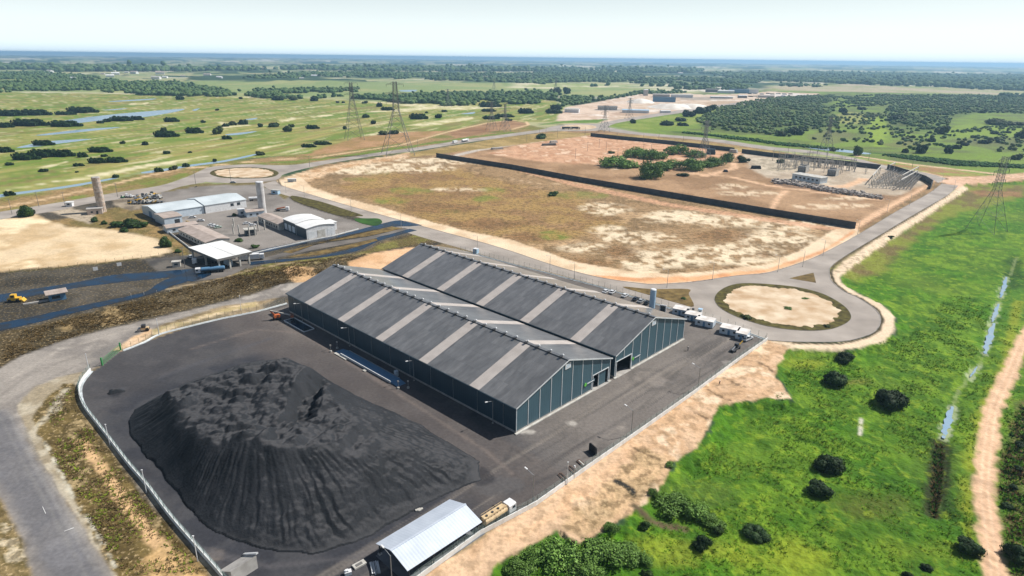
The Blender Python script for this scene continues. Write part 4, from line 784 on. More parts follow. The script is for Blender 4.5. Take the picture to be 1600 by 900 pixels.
# ------------------------------------------------------------------ coal heap
hx = [p[0] for p in HB]; hy = [p[1] for p in HB]
step = .31
xs = np.arange(min(hx) - 2, max(hx) + 2, step); ys = np.arange(min(hy) - 2, max(hy) + 2, step)
X, Y = np.meshgrid(xs, ys); sh = X.shape; X = X.ravel(); Y = Y.ravel()
TOPS = ((252, 620, 7.0), (282, 604, 8.6), (330, 588, 10.2), (375, 573, 11.2), (440, 562, 12.2), (480, 572, 12), (500, 592, 11.5), (540, 640, 10), (592, 690, 7.8), (555, 705, 9), (500, 692, 11.0), (436, 690, 12.4), (392, 684, 11.8), (330, 690, 9.8), (285, 660, 8.4))
TOP = [tuple(at(a, b, z)[:2]) for a, b, z in TOPS]
jit = 1.6 * (fbm(X / 5, Y / 5, 4, 401) - .5)
db = np.maximum(sdist(HB, X, Y) + jit, 0); dt = -sdist(TOP, X, Y) + jit * 1.5
nw = 0; dw = 0
for (tx_, ty_), (_a, _b, z_) in zip(TOP, TOPS): q_ = 1 / ((X - tx_) ** 2 + (Y - ty_) ** 2 + 9) ** 1.3; nw = nw + q_ * z_; dw = dw + q_
tz = nw / dw
outside = np.maximum(dt, 0)
base = tz * db / (db + outside + 1e-6)
cx, cy = np.mean([p[0] for p in TOP]), np.mean([p[1] for p in TOP])
ang = np.arctan2(Y - cy, X - cx); rad = np.hypot(X - cx, Y - cy)
Bs = base.reshape(sh)
for _ in range(36):
    Pd = np.pad(Bs, 1, mode='edge'); Bs = (Pd[:-2, 1:-1] + Pd[2:, 1:-1] + Pd[1:-1, :-2] + Pd[1:-1, 2:] + 4 * Pd[1:-1, 1:-1]) / 8
base = np.where(db > 0, Bs.ravel(), base)
# gully tracks: run down the slope, wander, join; direction from the distance field, not from one centre
gx_, gy_ = np.gradient(Bs)[1].ravel(), np.gradient(Bs)[0].ravel()
wob = 1.2 * (fbm(X / 6, Y / 6, 3, 410) - .5)
an = ang + wob * .055
gul = (fbm(an * 26, rad / 24, 3, 402) - .5) * .32 + (fbm(an * 62, rad / 16, 2, 403) - .5) * .5
slope_w = sstep(0, 3, outside) * sstep(0, 5, db)
v1 = np.abs(vnoise(an * 56 + 1.5 * fbm(X / 4, Y / 4, 2, 415), rad / 22, 409) - .5) * 2
rill = -np.maximum(0, .34 - v1) * 1.9 * sstep(.35, .6, fbm(X / 9, Y / 9, 3, 411))
bench = .9 * (fbm(X / 11, Y / 11, 3, 412) - .5)
H = base + gul * slope_w * 1.0 + rill * slope_w * .4 + bench * slope_w
topw = sstep(2, -2, dt)
# tipped loads on the crown: overlapping cones
r2 = random.Random(5); cones = np.zeros(len(X))
x0, x1 = min(p[0] for p in TOP), max(p[0] for p in TOP); y0, y1 = min(p[1] for p in TOP), max(p[1] for p in TOP)
for k in range(260):
    px_, py_ = r2.uniform(x0, x1), r2.uniform(y0, y1); rr_ = r2.uniform(1.4, 4.6); hh = rr_ * r2.uniform(.25, .5)
    d = np.hypot((X - px_) * r2.uniform(.7, 1.3), (Y - py_) * r2.uniform(.7, 1.3)); cones = np.maximum(cones, hh * (1 - d / rr_))
H = H + topw * (np.maximum(cones, 0) * .95 + 1.7 * (fbm(X / 9, Y / 9, 4, 404) - .5) + 1.5 * np.abs(vnoise(X / 3.2, Y / 3.2, 421) - .5) + .9 * (fbm(X / 2.2, Y / 2.2, 3, 422) - .5) - .9)
# the deep cut on the crown and the tall lump beside it
CUT = [tuple(at(a, b, 11)[:2]) for a, b in ((494, 590), (480, 612), (468, 640))]
H = H - 3.2 * sstep(5, 1, ldist(CUT, X, Y)) * sstep(-2, 4, db)
LUMP = [tuple(at(a, b, 12)[:2]) for a, b in ((440, 572), (466, 585), (452, 600))]
H = H + 1.6 * sstep(7, 1, ldist(LUMP, X, Y))
RIMX = [tuple(at(a, b, 13)[:2]) for a, b in ((322, 688), (385, 690), (436, 690), (500, 696))]
H = H + (fbm(X / 1.6, Y / 1.6, 3, 405) - .5) * .45 * sstep(0, 3, db)
H = np.where(db <= 0, -.3, np.maximum(H, .02 - .25 * (db < .4)))
hv = np.stack([X, Y, H], 1); ny, nx = sh
ii, jj = np.meshgrid(np.arange(ny - 1), np.arange(nx - 1), indexing='ij'); q = (ii * nx + jj).ravel()
keep = (np.maximum.reduce([H[q], H[q + 1], H[q + nx], H[q + nx + 1]]) > 0); q = q[keep]
hf = np.stack([q, q + 1, q + nx + 1, q + nx], 1)
used_, inv = np.unique(hf, return_inverse=True); hf = inv.reshape(hf.shape)
M['coal'] = pm('coal_fines', S(40, 42, 46), S(26, 29, 33), .12, .8, bump=.7, bscale=1.6, det=9, spec=.25, c3=S(50, 51, 54))
nt = M['coal'].node_tree; N = nt.nodes; L = nt.links; b_ = N['Principled BSDF']; src = b_.inputs['Base Color'].links[0].from_socket   # pale dust lies on the flat places
ge = N.new('ShaderNodeNewGeometry'); sx_ = N.new('ShaderNodeSeparateXYZ'); L.new(ge.outputs['Normal'], sx_.inputs[0])
mr_ = N.new('ShaderNodeMapRange'); L.new(sx_.outputs['Z'], mr_.inputs['Value'])
for k_, v_ in (('From Min', .9), ('From Max', 1.0), ('To Min', 0), ('To Max', .6)): mr_.inputs[k_].default_value = v_
mx_ = N.new('ShaderNodeMix'); mx_.data_type = 'RGBA'; L.new(mr_.outputs[0], mx_.inputs[0]); L.new(src, mx_.inputs[6]); mx_.inputs[7].default_value = (*S(84, 83, 84), 1); L.new(mx_.outputs[2], b_.inputs['Base Color'])
heap = np_mesh('coal_heap', hv[used_], hf, M['coal'], smooth=True)
tag(heap, 'huge black coal heap with gullied slopes and a lumpy top in the yard', 'coal heap')
b = MB()                                                         # small dump of coal by the left fence
p = at(180, 612); pts = []
for k in range(14):
    a = k * math.tau / 14; rr_ = 1.7 + .5 * math.sin(a * 3 + 1); pts.append((p.x + rr_ * 1.5 * math.cos(a), p.y + rr_ * math.sin(a), -.02))
mid = [(p.x + (a - p.x) * .45, p.y + (c - p.y) * .5, .75 + .15 * math.sin(i)) for i, (a, c, _) in enumerate(pts)]
b.add(pts + mid + [(p.x, p.y, 1.15)], [(i, (i + 1) % 14, 14 + (i + 1) % 14, 14 + i) for i in range(14)] + [(14 + i, 14 + (i + 1) % 14, 28) for i in range(14)])
tag(b.build('coal_dump', M['coal'], smooth=True), 'small low dump of coal alone on the asphalt by the left fence bend', 'coal dump')

# ------------------------------------------------------------------ fences of the yard
def fence(line, label, ph=2.7, wallh=1.25, step=3.1, inward=1, mesh=True, gut=True, wallm='wall_white', postm='green_dark', name='perimeter_fence', group=None):
    L_ = [Vector((a, c, 0)) for a, c in line]
    o0 = L_[0].copy(); t = thing(name, label, 'fence', o0, 0, group)
    loc = [(p.x - o0.x, p.y - o0.y) for p in L_]
    n = len(loc)
    def strip(off0, off1, z0, z1):
        b = MB(); pr = []
        for i in range(n):
            a, c = Vector(loc[max(i - 1, 0)]), Vector(loc[min(i + 1, n - 1)]); d = (c - a).normalized(); nn = Vector((-d.y, d.x)) * inward
            p0 = Vector(loc[i]) + nn * off0; p1 = Vector(loc[i]) + nn * off1
            pr += [(p0.x, p0.y, z0), (p0.x, p0.y, z1), (p1.x, p1.y, z1), (p1.x, p1.y, z0)]
        fs = [(i * 4 + a, i * 4 + (a + 1) % 4, i * 4 + 4 + (a + 1) % 4, i * 4 + 4 + a) for i in range(n - 1) for a in range(4)] + [(0, 3, 2, 1), (4 * n - 4, 4 * n - 3, 4 * n - 2, 4 * n - 1)]
        return b.add(pr, fs)
    if wallh: strip(-.12, .12, -.1, wallh).build('base_wall', M[wallm], t)
    if gut: strip(.16, .8, -.1, .05).build('gutter', M['gutter'], t)
    # posts every step metres along the line, mesh wires between them
    acc = 0.0; pos = []
    for i in range(n - 1):
        a, c = Vector(loc[i]), Vector(loc[i + 1]); d = c - a; Ls = d.length
        while acc <= Ls:
            pos.append(a + d * (acc / Ls)); acc += step
        acc -= Ls
    pos = pos[:100]
    proto = None
    for p in pos:
        if proto is None:
            proto = MB().box(-.04, -.04, -.1, .04, .04, ph).build('post', M[postm], t); proto.location = (p.x, p.y, 0)
        else:
            c = proto.copy(); COL.objects.link(c); c.parent = t; c.location = (p.x, p.y, 0)
    if mesh:
        b = MB()
        for p, q_ in zip(pos[:-1], pos[1:]):
            for z in np.linspace((wallh or .1) + .12, ph - .05, 7): b.bar((p.x, p.y, z), (q_.x, q_.y, z), .018)
            for k in range(1, 6):
                m = p.lerp(q_, k / 6); b.bar((m.x, m.y, (wallh or .1)), (m.x, m.y, ph), .014)
        b.build('wire_mesh', M['mesh_green'], t)
    return t
M['green_dark'] = pm('fence_post_green', (.05, .1, .085), (.035, .075, .065), 2, .5)
M['mesh_green'] = pm('fence_mesh', (.3, .38, .36), (.22, .3, .28), 2, .5)
FL = [(142, 580), (127, 599), (124, 615), (130, 635), (150, 662), (172, 690), (200, 727), (230, 762), (262, 805), (300, 850), (338, 893), (372, 935)]
fence(smooth_line(P(FL), 3), 'white walled mesh fence curving between dry grass and the coal yard', inward=1)
fence(P([(640, 918), (655, 905), (750, 836), (837, 790), (910, 738), (1000, 675), (1090, 611), (1150, 566), (1198.5, 532)]), 'white walled mesh fence running along the sandy bank right of the yard', inward=1)
fence(smooth_line(P([(192, 548), (225, 535), (250, 522), (300, 509), (350, 497), (400, 487), (448, 474)]), 3), 'low walled mesh fence between the haul road and the yard\'s back edge', inward=-1, wallh=.35)
fence(P([(1197, 530.5), (1130, 506), (1042, 480), (936, 447.5), (850, 425), (800, 412.5), (747, 398), (716, 391)]), 'low walled mesh fence between the main road and the parked cars', inward=1, wallh=.3, step=3.4)
# green gate standing open at the left corner
p = at(160, 571); q = at(189, 547); ga = math.atan2(q.y - p.y, q.x - p.x); Lg = (q - p).length
g = thing('yard_gate', 'green mesh gate at the left corner of the coal yard', 'gate', p, ga)
for x in (0, Lg): MB().box(x - .2, -.2, -.1, x + .2, .2, 2.9).build('gate_post', M['green_paint'], g)
for x0, x1 in ((.3, Lg / 2 - .1), (Lg / 2 + .1, Lg - .3)):
    b = MB()
    for z in (.2, 1.2, 2.2): b.bar((x0, 0, z), (x1, 0, z), .09)
    for k in range(int((x1 - x0) / .45) + 1): b.bar((x0 + k * .45, 0, .2), (x0 + k * .45, 0, 2.2), .05)
    b.build('gate_leaf', M['green_paint'], g)

# ------------------------------------------------------------------ lamp posts
def lamp_proto(name, label, H_, arms, cat='lamp post', m='steel', r=.09):
    t = thing(name, label, cat)
    MB().tube((0, 0, -.1), (0, 0, H_), r * 1.5, r, 8).build('pole', M[m], t)
    MB().tube((0, 0, -.05), (0, 0, .25), .3, .28, 8).build('footing', M['concrete'], t)
    for a in arms:
        dx, dy = math.cos(a), math.sin(a)
        ar = MB().tube((0, 0, H_ - .1), (dx * 2.2, dy * 2.2, H_ + .5), r * .8, r * .7, 6).build('arm', M[m], t)
        hd = MB(); hd.bar((dx * 2.1, dy * 2.1, H_ + .5), (dx * 3.0, dy * 3.0, H_ + .66), .34, .16)
        hd.build('lamp_head', M['white'], t)
    return t
ARM = TH + math.pi / 2                                            # pointing to the far end of the yard
lp = lamp_proto('lamp_post', 'x', 7.4, [TH + math.pi])
lp.location = wh(-.8, 8.5); lp['label'] = 'white lamp post against the shaded warehouse wall, nearest the camera'; lp.rotation_euler = (0, 0, 0)
G1 = 'lamp posts along the shaded warehouse wall'; lp['group'] = G1
for k, (px_, py_) in enumerate(((640.7, 597.5), (547.5, 540.5), (472.5, 501))):
    p = at(px_, py_); vv = (p - A0).dot(VX)
    dup(lp, wh(-.8, vv), 0, ['white lamp post against the shaded warehouse wall, by the near end of the weighbridge', 'white lamp post against the shaded warehouse wall, by the far end of the weighbridge', 'white lamp post against the shaded warehouse wall, beside the orange boom lift'][k], G1)
lp2 = lamp_proto('lamp_post', 'bracket lamp post on the right fence beside the tank truck', 8.0, [R(135)])
lp2.location = at(837, 789) + Vector((-.6, .6, 0)); lp2['group'] = 'bracket lamp posts on the right yard fence'
dup(lp2, at(986, 680), 0, 'bracket lamp post on the right fence, middle one of three', lp2['group']); dup(lp2, at(1090, 610), 0, 'bracket lamp post on the right fence, nearest the cabins', lp2['group'])
dup(lp2, at(613, 918), 0, 'bracket lamp post in front of the open zinc shed, cut by the frame', lp2['group'])
pt = thing('yard_pole', 'x', 'pole'); MB().tube((0, 0, -.1), (0, 0, 6.4), .11, .08, 8).build('pole', M['white'], pt); MB().cbox((0, 0, 6.5), (.35, .25, .18)).build('camera_box', M['white'], pt)
GP = 'white poles along the yard fence'
for k, (px_, py_, lb) in enumerate(((140, 581, 'white pole on the left fence beside the green gate'), (172, 696, 'white pole on the left fence, second from the gate'), (229, 770, 'white pole on the left fence, third from the gate'), (309, 877, 'white pole on the left fence, nearest the camera'),
                                  (249, 523, 'white pole on the back fence beside the yellow roller'), (377, 485, 'white pole on the back fence near the boom lift'), (886, 757, 'thin white pole on the right fence beside the empty steel frames'))):
    if k == 0: pt.location = at(px_, py_); pt['label'] = lb; pt['group'] = GP
    else: dup(pt, at(px_, py_), 0, lb, GP)
b = MB(); b.tube((0, 0, 0), (0, 0, 3.6), .06, n=6); b.mat(1); b.tube((0, 0, 3.4), (0, 0, 3.9), .3, .2, 10)
o = b.build('globe_lamp', [M['steel'], M['white']]); o.location = at(897, 748); tag(o, 'short post with a round white globe lamp by the right fence', 'lamp')
dup_o = None

# ------------------------------------------------------------------ roadside poles
rp = lamp_proto('street_lamp', 'x', 8.6, [0], m='white_dirty', r=.08)
GR = 'street lamps along the main road'
first = True
MAINP = [(447, 301), (476, 308), (549, 331), (627, 356), (746, 392), (859, 425), (897, 437), (1042, 449), (1113, 437), (1215, 425), (1254, 417), (1286, 399), (1340, 366), (1386, 331), (1421, 321), (1459, 298), (1471, 287), (1490, 297)]
for k, (px_, py_) in enumerate(MAINP):
    lb = f'slim street lamp beside the main road, {ORD[k]} counted from the left-hand roundabout'
    a = R(230) if k < 6 else R(200)
    if k == 0: rp.location = at(px_, py_); rp.rotation_euler = (0, 0, a); rp['label'] = lb; rp['group'] = GR
    else: dup(rp, at(px_, py_), a, lb, GR)
wp = thing('utility_pole', 'x', 'utility pole')
MB().tube((0, 0, -.1), (0, 0, 10.5), .17, .12, 8).build('pole', M['concrete_dark'], wp); MB().bar((-1.1, 0, 10), (1.1, 0, 10), .14).build('crossarm', M['concrete_dark'], wp)
ins = [MB().tube((x, 0, 10.07), (x, 0, 10.35), .07, n=6).build('insulator', M['white_dirty'], wp) for x in (-1, 0, 1)]
GU = 'utility poles along the far road'
FARP = [(484, 261), (653, 232), (823, 222), (843, 212), (853, 210), (871, 215), (914, 211), (964, 221), (1005, 223), (1029, 221), (1067, 226), (1098, 230), (1231, 240), (1265, 243), (1357, 250), (1425, 262)]
for k, (px_, py_) in enumerate(FARP):
    lb = f'thin utility pole beside the far road, {ORD[k]} from the left'
    if k == 0: wp.location = at(px_, py_); wp.rotation_euler = (0, 0, R(70)); wp['label'] = lb; wp['group'] = GU
    else: dup(wp, at(px_, py_), R(70), lb, GU)
GW = 'poles in the red-earth works yard'
for k, (px_, py_) in enumerate([(899, 248), (918, 236), (936, 231), (947, 236), (965, 247), (985, 248), (1005, 240), (1018, 232)]):
    dup(wp, at(px_, py_), R(20), f'tall thin pole standing in the red-earth works yard, {ORD[k]} from the left', GW)
GL = 'poles round the left-hand works'
for k, (px_, py_, lb) in enumerate(((19, 335, 'pole by the left road at the picture\'s left edge'), (61, 323, 'pole beside the round tree on the left road'), (102, 323, 'pole beside the small white kiosk on the left road'), (184, 308, 'pole at the left end of the machine yard'), (306, 288, 'pole beside the motorcycle at the roundabout\'s left side'),
                                  (361, 284, 'pole beside the pale van at the back of the car park'), (289, 418, 'pole beside the small white kiosk left of the canopy'), (549, 331, ''), (682, 367, ''))):
    if lb: dup(wp, at(px_, py_), R(60), lb, GL)

# ------------------------------------------------------------------ open shed at the bottom, truck beside it
sh_t = thing('open_shed', 'open-sided shed with a bright zinc gable roof beside the tank truck', 'shed', (-6.9 - 13.4 * 1.0, 116.2 - 14.1, 0), 0)
E0 = Vector((-20.1, 102.6, 0)); hd = math.atan2(116.6 - 102.6, -6.6 + 20.1); SL, SW = 19.5, 10.4
sh_t.location = E0; sh_t.rotation_euler = (0, 0, hd)
for s, (y0, y1) in (('n', (-.3, SW / 2)), ('f', (SW + .3, SW / 2))):
    b = MB(); b.add([(-.5, y0, 3.0), (SL + .5, y0, 3.0), (SL + .5, y1, 4.7), (-.5, y1, 4.7), (-.5, y0, 2.92), (SL + .5, y0, 2.92), (SL + .5, y1, 4.62), (-.5, y1, 4.62)],
                    [(0, 1, 2, 3), (7, 6, 5, 4), (0, 4, 5, 1), (1, 5, 6, 2), (2, 6, 7, 3), (3, 7, 4, 0)])
    b.build('roof_slope', M['shed_roof'], sh_t)
MB().box(-.6, SW / 2 - .25, 4.64, SL + .6, SW / 2 + .25, 4.76).build('ridge_cap', M['shed_roof'], sh_t)
for x in (.1, SL / 3, 2 * SL / 3, SL - .1):
    for y in (.1, SW - .1):
        pp = MB().box(x - .11, y - .11, 0, x + .11, y + .11, 2.95).build('post', M['dark_steel'], sh_t)
        MB().box(x - .35, y - .35, -.05, x + .35, y + .35, .3).build('footing', M['white_dirty'], pp)
b = MB()
for x in (.1, SL / 3, 2 * SL / 3, SL - .1):
    b.bar((x, 0, 2.85), (x, SW, 2.85), .1); b.bar((x, .1, 2.9), (x, SW / 2, 4.55), .1); b.bar((x, SW - .1, 2.9), (x, SW / 2, 4.55), .1)
for y in (1.8, 3.6, SW - 1.8, SW - 3.6): b.bar((0, y, 2.95 + min(y, SW - y) * .31), (SL, y, 2.95 + min(y, SW - y) * .31), .08)
b.build('truss', M['dark_steel'], sh_t)
MB().box(-.8, -1.0, -.1, SL + .8, SW + .2, .03).build('floor_slab', pm('shed_floor', (.16, .16, .17), (.09, .1, .11), .4, .5), sh_t)

def wheel(b, x, y, r=.5, w=.32): b.tube((x, y - w / 2, r), (x, y + w / 2, r), r, n=14)
def tank_truck(label, L_=8.7, tank='cream', cab='white', group=None, rail=True, tz=1.15, name='tank_truck', cabh=2.9):
    t = thing(name, label, 'tank truck', group=group); w = 2.4
    MB().box(0, -.45, .75, L_ - .3, .45, 1.0).build('chassis', M['dark_steel'], t)
    b = MB(); n = 16; xs_ = (0, .25, L_ - 2.7, L_ - 2.45); rs = (.75, 1, 1, .75); vs = []
    for x, k in zip(xs_, rs):
        for i in range(n):
            a = math.tau * i / n; vs.append((x, math.cos(a) * 1.18 * k, tz + .95 + math.sin(a) * .88 * k))
    fs = [(s * n + i, s * n + (i + 1) % n, (s + 1) * n + (i + 1) % n, (s + 1) * n + i) for s in range(3) for i in range(n)] + [tuple(range(n)), tuple(range(4 * n - 1, 3 * n - 1, -1))]
    b.add(vs, fs); tk = b.build('tank', M[tank], t, smooth=False)
    zt = tz + 1.75
    if rail:
        b = MB()
        for y in (-.85, .85):
            b.bar((.3, y, zt + .5), (L_ - 2.8, y, zt + .5), .07)
            for k in range(8): x = .3 + k * (L_ - 3.1) / 7; b.bar((x, y, zt - .1), (x, y, zt + .5), .06)
        b.build('top_rail', M[tank], tk)
        MB().box(.3, -.8, zt - .12, L_ - 2.8, .8, zt + .04).build('walkway', M['cream'] if tank == 'cream' else M['steel'], tk)
        for k in range(3): MB().tube((1.3 + k * 1.8, 0, zt), (1.3 + k * 1.8, 0, zt + .22), .3, n=10).build('hatch', M['dark_steel'], tk)
    b = MB(); x0 = L_ - 2.2
    b.yprism([(-w / 2, .7), (w / 2, .7), (w / 2, cabh - .25), (w / 2 - .25, cabh), (-w / 2 + .25, cabh), (-w / 2, cabh - .25)], x0, L_)
    cb = b.build('cab', M[cab], t)
    MB().box(L_, -w / 2 + .15, 1.65, L_ + .03, w / 2 - .15, 2.5).build('windscreen', M['glass'], cb)
    for y in (-1, 1): MB().box(x0 + 1.0, y * (w / 2 + .01) - .02, 1.65, x0 + 1.95, y * (w / 2 + .01) + .02, 2.35).build('side_window', M['glass'], cb)
    MB().box(L_ - .05, -w / 2, .45, L_ + .12, w / 2, .85).build('bumper', M['dark_steel'], t)
    for x in (1.2, 2.45, L_ - 1.1) + ((3.7,) if L_ > 10 else ()):
        for y in (-.98, .98):
            bb = MB(); wheel(bb, x, y); bb.build('wheel', M['black'], t)
    return t
tt = tank_truck('cream water tank truck with a white cab by the right yard fence', L_=9.6); p = at(754, 824); q = at(803, 790)
tt.location = (-6.0, 117.9, 0); tt.rotation_euler = (0, 0, math.atan2(125.5 - 118.8, 1.0 + 5.6))

# ------------------------------------------------------------------ smaller yard objects
def place(o, px_, py_, rz=0.0, z=0.0): o.location = at(px_, py_) + Vector((0, 0, z)); o.rotation_euler = (0, 0, rz); return o
def fr(p, q_): a = at(*p); c = at(*q_); return a, math.atan2(c.y - a.y, c.x - a.x), (c - a).length
t = thing('steel_bin', 'black open steel bin tipped on its side on the asphalt near the right fence', 'bin'); place(t, 922, 703, R(-62))
MB().box(0, -.1, .0, 3.0, .1, 2.3).build('back_plate', M['black'], t); MB().box(0, -1.3, 0, 3.0, -.1, .12).build('floor_plate', M['dark_steel'], t)
for x in (0, 2.9): MB().xprism([(x, .12), (x + .1, .12), (x + .1, 2.3), (x, 2.3)], -.45, -.101).build('side_plate', M['dark_steel'], t)
GF = 'empty steel frames on the asphalt'
for k, (px_, py_, lb) in enumerate(((872, 742, 'rusty empty steel frame on the asphalt, nearest the camera of three'), (887, 731, 'rusty empty steel frame on the asphalt, middle one of three'), (901, 721, 'pale bar-filled steel frame on the asphalt, nearest the black bin'))):
    b = MB(); b.bar((0, 0, .25), (2.9, 0, .25), .16); b.bar((0, 1.0, .25), (2.9, 1.0, .25), .16)
    for x in (0, 2.9): b.bar((x, 0, .25), (x, 1.0, .25), .16); b.bar((x, .5, .02), (x, .5, .5), .1)
    if k == 2: b.mat(1); b.box(.3, .3, .2, 2.6, .7, .4)
    o = b.build('steel_rack', [M['rust'], M['white_dirty']]); place(o, px_, py_, R(-60)); tag(o, lb, 'steel rack', GF)
t = thing('shed_ramp', 'pale concrete ramp shed with a white edge beam at the frame\'s bottom left', 'ramp shed'); a, an, ln = fr((341, 893), (375, 872))
t.location = a; t.rotation_euler = (0, 0, an)
MB().add([(0, 0, .05), (5.6, 0, .05), (5.6, -5.5, 3.2), (0, -5.5, 3.2), (0, 0, -.1), (5.6, 0, -.1), (5.6, -5.5, -.1), (0, -5.5, -.1)], [(0, 1, 2, 3), (7, 6, 5, 4), (0, 4, 5, 1), (1, 5, 6, 2), (2, 6, 7, 3), (3, 7, 4, 0)]).build('ramp', M['concrete'], t)
MB().add([(5.6, .2, .05), (6.1, .2, .05), (6.1, -5.5, 3.4), (5.6, -5.5, 3.4), (5.6, .2, .4), (6.1, .2, .4), (6.1, -5.5, 3.8), (5.6, -5.5, 3.8)], [(0, 3, 2, 1), (4, 5, 6, 7), (0, 1, 5, 4), (1, 2, 6, 5), (2, 3, 7, 6), (3, 0, 4, 7)]).build('edge_beam', M['white'], t)
b = MB(); b.box(0, 0, .0, 2.7, 1.4, .35); b.mat(1); b.box(.5, .3, .351, 2.0, 1.0, .4)
o = b.build('concrete_slab', [M['white_dirty'], M['concrete_dark']]); place(o, 555, 891, R(42)); tag(o, 'pale slab with a dark patch lying left of the open shed', 'slab')
b = MB(); r3 = random.Random(3)
for k in range(16):
    y = r3.uniform(-.9, .9); z = .1 + .13 * r3.randint(0, 3); a = r3.uniform(-.12, .12); b.tube((-1.7, y - a, z), (1.7, y + a, z + .03), .07, n=6)
o = b.build('pipe_bundle', [M['trim']]); place(o, 586, 889, R(110)); tag(o, 'loose heap of pale pipes beside the open shed', 'pipe heap')
b = MB(); b.box(-.7, -.5, 0, .7, .5, .8); b.box(-.5, -.3, .8, .1, .3, 1.15); o = b.build('plastic_tank', [M['white']]); place(o, 544, 897, .4); tag(o, 'small white container standing on the asphalt at the bottom edge', 'container')
b = MB(); b.box(-.9, -.3, 0, .9, .3, .3); b.box(-.3, -.5, .02, .4, .5, .24); o = b.build('debris', [M['white_dirty']]); place(o, 655, 797, R(25)); tag(o, 'pale scrap lying at the foot of the coal heap', 'scrap')
# weighbridge with raised deck and ramps
t = thing('weighbridge', 'long raised weighbridge with a blue deck in the warehouse shade', 'weighbridge', wh(-7.2, 45.7), TH)
DL = 37.0
MB().box(0, 3.5, .35, 3.4, DL - 4, .62).build('deck', M['blue_panel'], t)
MB().box(-.22, 3.5, 0, -.003, DL - 4, .85).build('edge_beam', M['trim'], t); MB().box(3.403, 3.5, 0, 3.6, DL - 4, .8).build('edge_beam', M['steel'], t)
for y0, y1, za, zb in ((0, 3.5, .04, .62), (DL - 4, DL, .62, .04)):
    MB().yprism([(y0, -.05), (y1, -.05), (y1, zb), (y0, za)], 0, 3.4).build('ramp', M['blue_panel'], t)
for y in (6, 12, 18, 24, 30): MB().box(.1, y, -.05, 3.3, y + .5, .34).build('pier', M['concrete_dark'], t)
MB().box(4.0, 6, 0, 5.0, 7.2, 1.8).build('control_box', M['cabin_wall'], t)
GB = 'yellow bollards at the weighbridge'
for k, (uu, vv, lb) in enumerate(((-7.6, 44.6, 'striped post at the weighbridge\'s near end, yard side'), (-5.2, 42.6, 'striped post at the weighbridge\'s near end, nearest the camera'), (-8.3, 83.6, 'striped post at the weighbridge\'s far end, yard side'), (-5.0, 84.6, 'striped post at the weighbridge\'s far end, nearest the warehouse wall'))):
    b = MB(); b.tube((0, 0, 0), (0, 0, 2.6), .08, n=8); b.mat(1); b.tube((0, 0, 0), (0, 0, .5), .45, .4, 10); b.cbox((0, 0, 2.5), (.5, .2, .5))
    o = b.build('marker_post', [M['steel'], M['white_dirty']]); o.location = wh(uu, vv); tag(o, lb, 'marker post', GB)
for k, (px_, py_, l_, w_, lb) in enumerate(((533, 557, 7.5, 1.2, 'long white concrete panel lying beside the weighbridge'), (570, 579.5, 1.4, 1.1, 'small white slab lying beside the middle of the weighbridge'))):
    o = MB().box(-l_ / 2, -w_ / 2, 0, l_ / 2, w_ / 2, .28).build('concrete_plank', M['white_dirty']); place(o, px_, py_, TH + math.pi / 2); tag(o, lb, 'concrete plank')
# settling pit
t = thing('settling_pit', 'sunken rectangular pit with a low pale rim near the boom lift', 'pit', wh(-6.2, 106.1), TH)
for a_ in ((-.2, 0, 0, 15.5), (4.2, 0, 4.4, 15.5), (0, -.2, 4.2, 0), (0, 15.5, 4.2, 15.7)): MB().box(a_[0], a_[1], -.1, a_[2], a_[3], .4).build('rim', M['trim'], t)
MB().box(0, 0, -.05, 4.2, 15.5, .06).build('dark_water', M['wet'], t)
# orange boom lift
t = thing('boom_lift', 'orange boom lift with its arm folded low beside the warehouse corner', 'boom lift'); place(t, 433, 499, R(20))
MB().box(-1.6, -1.1, .55, 1.6, 1.1, 1.0).build('chassis', M['dark_steel'], t)
MB().cbox((0, 0, 1.55), (2.4, 1.9, 1.0), .3).build('turret', M['orange'], t)
MB().bar((-.8, 0, 2.0), (-2.2, .2, 3.9), .5, .5).build('lower_boom', M['orange'], t)
ub = MB().bar((-2.2, .2, 3.9), (5.4, -1.8, 1.9), .36, .42).build('upper_boom', M['white_dirty'], t)
bk = MB()
for z in (1.2, 1.75, 2.3):
    for a_, c_2 in (((5.2, -2.8), (6.3, -2.8)), ((6.3, -2.8), (6.3, -.8)), ((6.3, -.8), (5.2, -.8)), ((5.2, -.8), (5.2, -2.8))): bk.bar((*a_, z), (*c_2, z), .07)
for a_ in ((5.2, -2.8), (6.3, -2.8), (6.3, -.8), (5.2, -.8)): bk.bar((*a_, 1.2), (*a_, 2.3), .07)
bk.box(5.2, -2.8, 1.12, 6.3, -.8, 1.2); bk.build('basket', M['orange'], t)
for x in (-1.1, 1.1):
    for y in (-1.05, 1.05): bb = MB(); wheel(bb, x, y, .48, .35); bb.build('wheel', M['black'], t)
# roller / small truck working at the back fence
t = thing('road_roller', 'small orange-brown road roller on the haul road by the back fence', 'road roller'); place(t, 226, 517, R(200))
MB().box(-1.6, -.8, .7, 1.2, .8, 1.5).build('body', M['cream'], t); MB().box(-.6, -.8, 1.5, .8, .8, 2.6).build('cab', M['dark_steel'], t); MB().tube((1.7, -.95, .7), (1.7, .95, .7), .7, n=16).build('drum', M['steel'], t)
for y in (-.8, .8): bb = MB(); wheel(bb, -1.1, y, .65, .4); bb.build('wheel', M['black'], t)

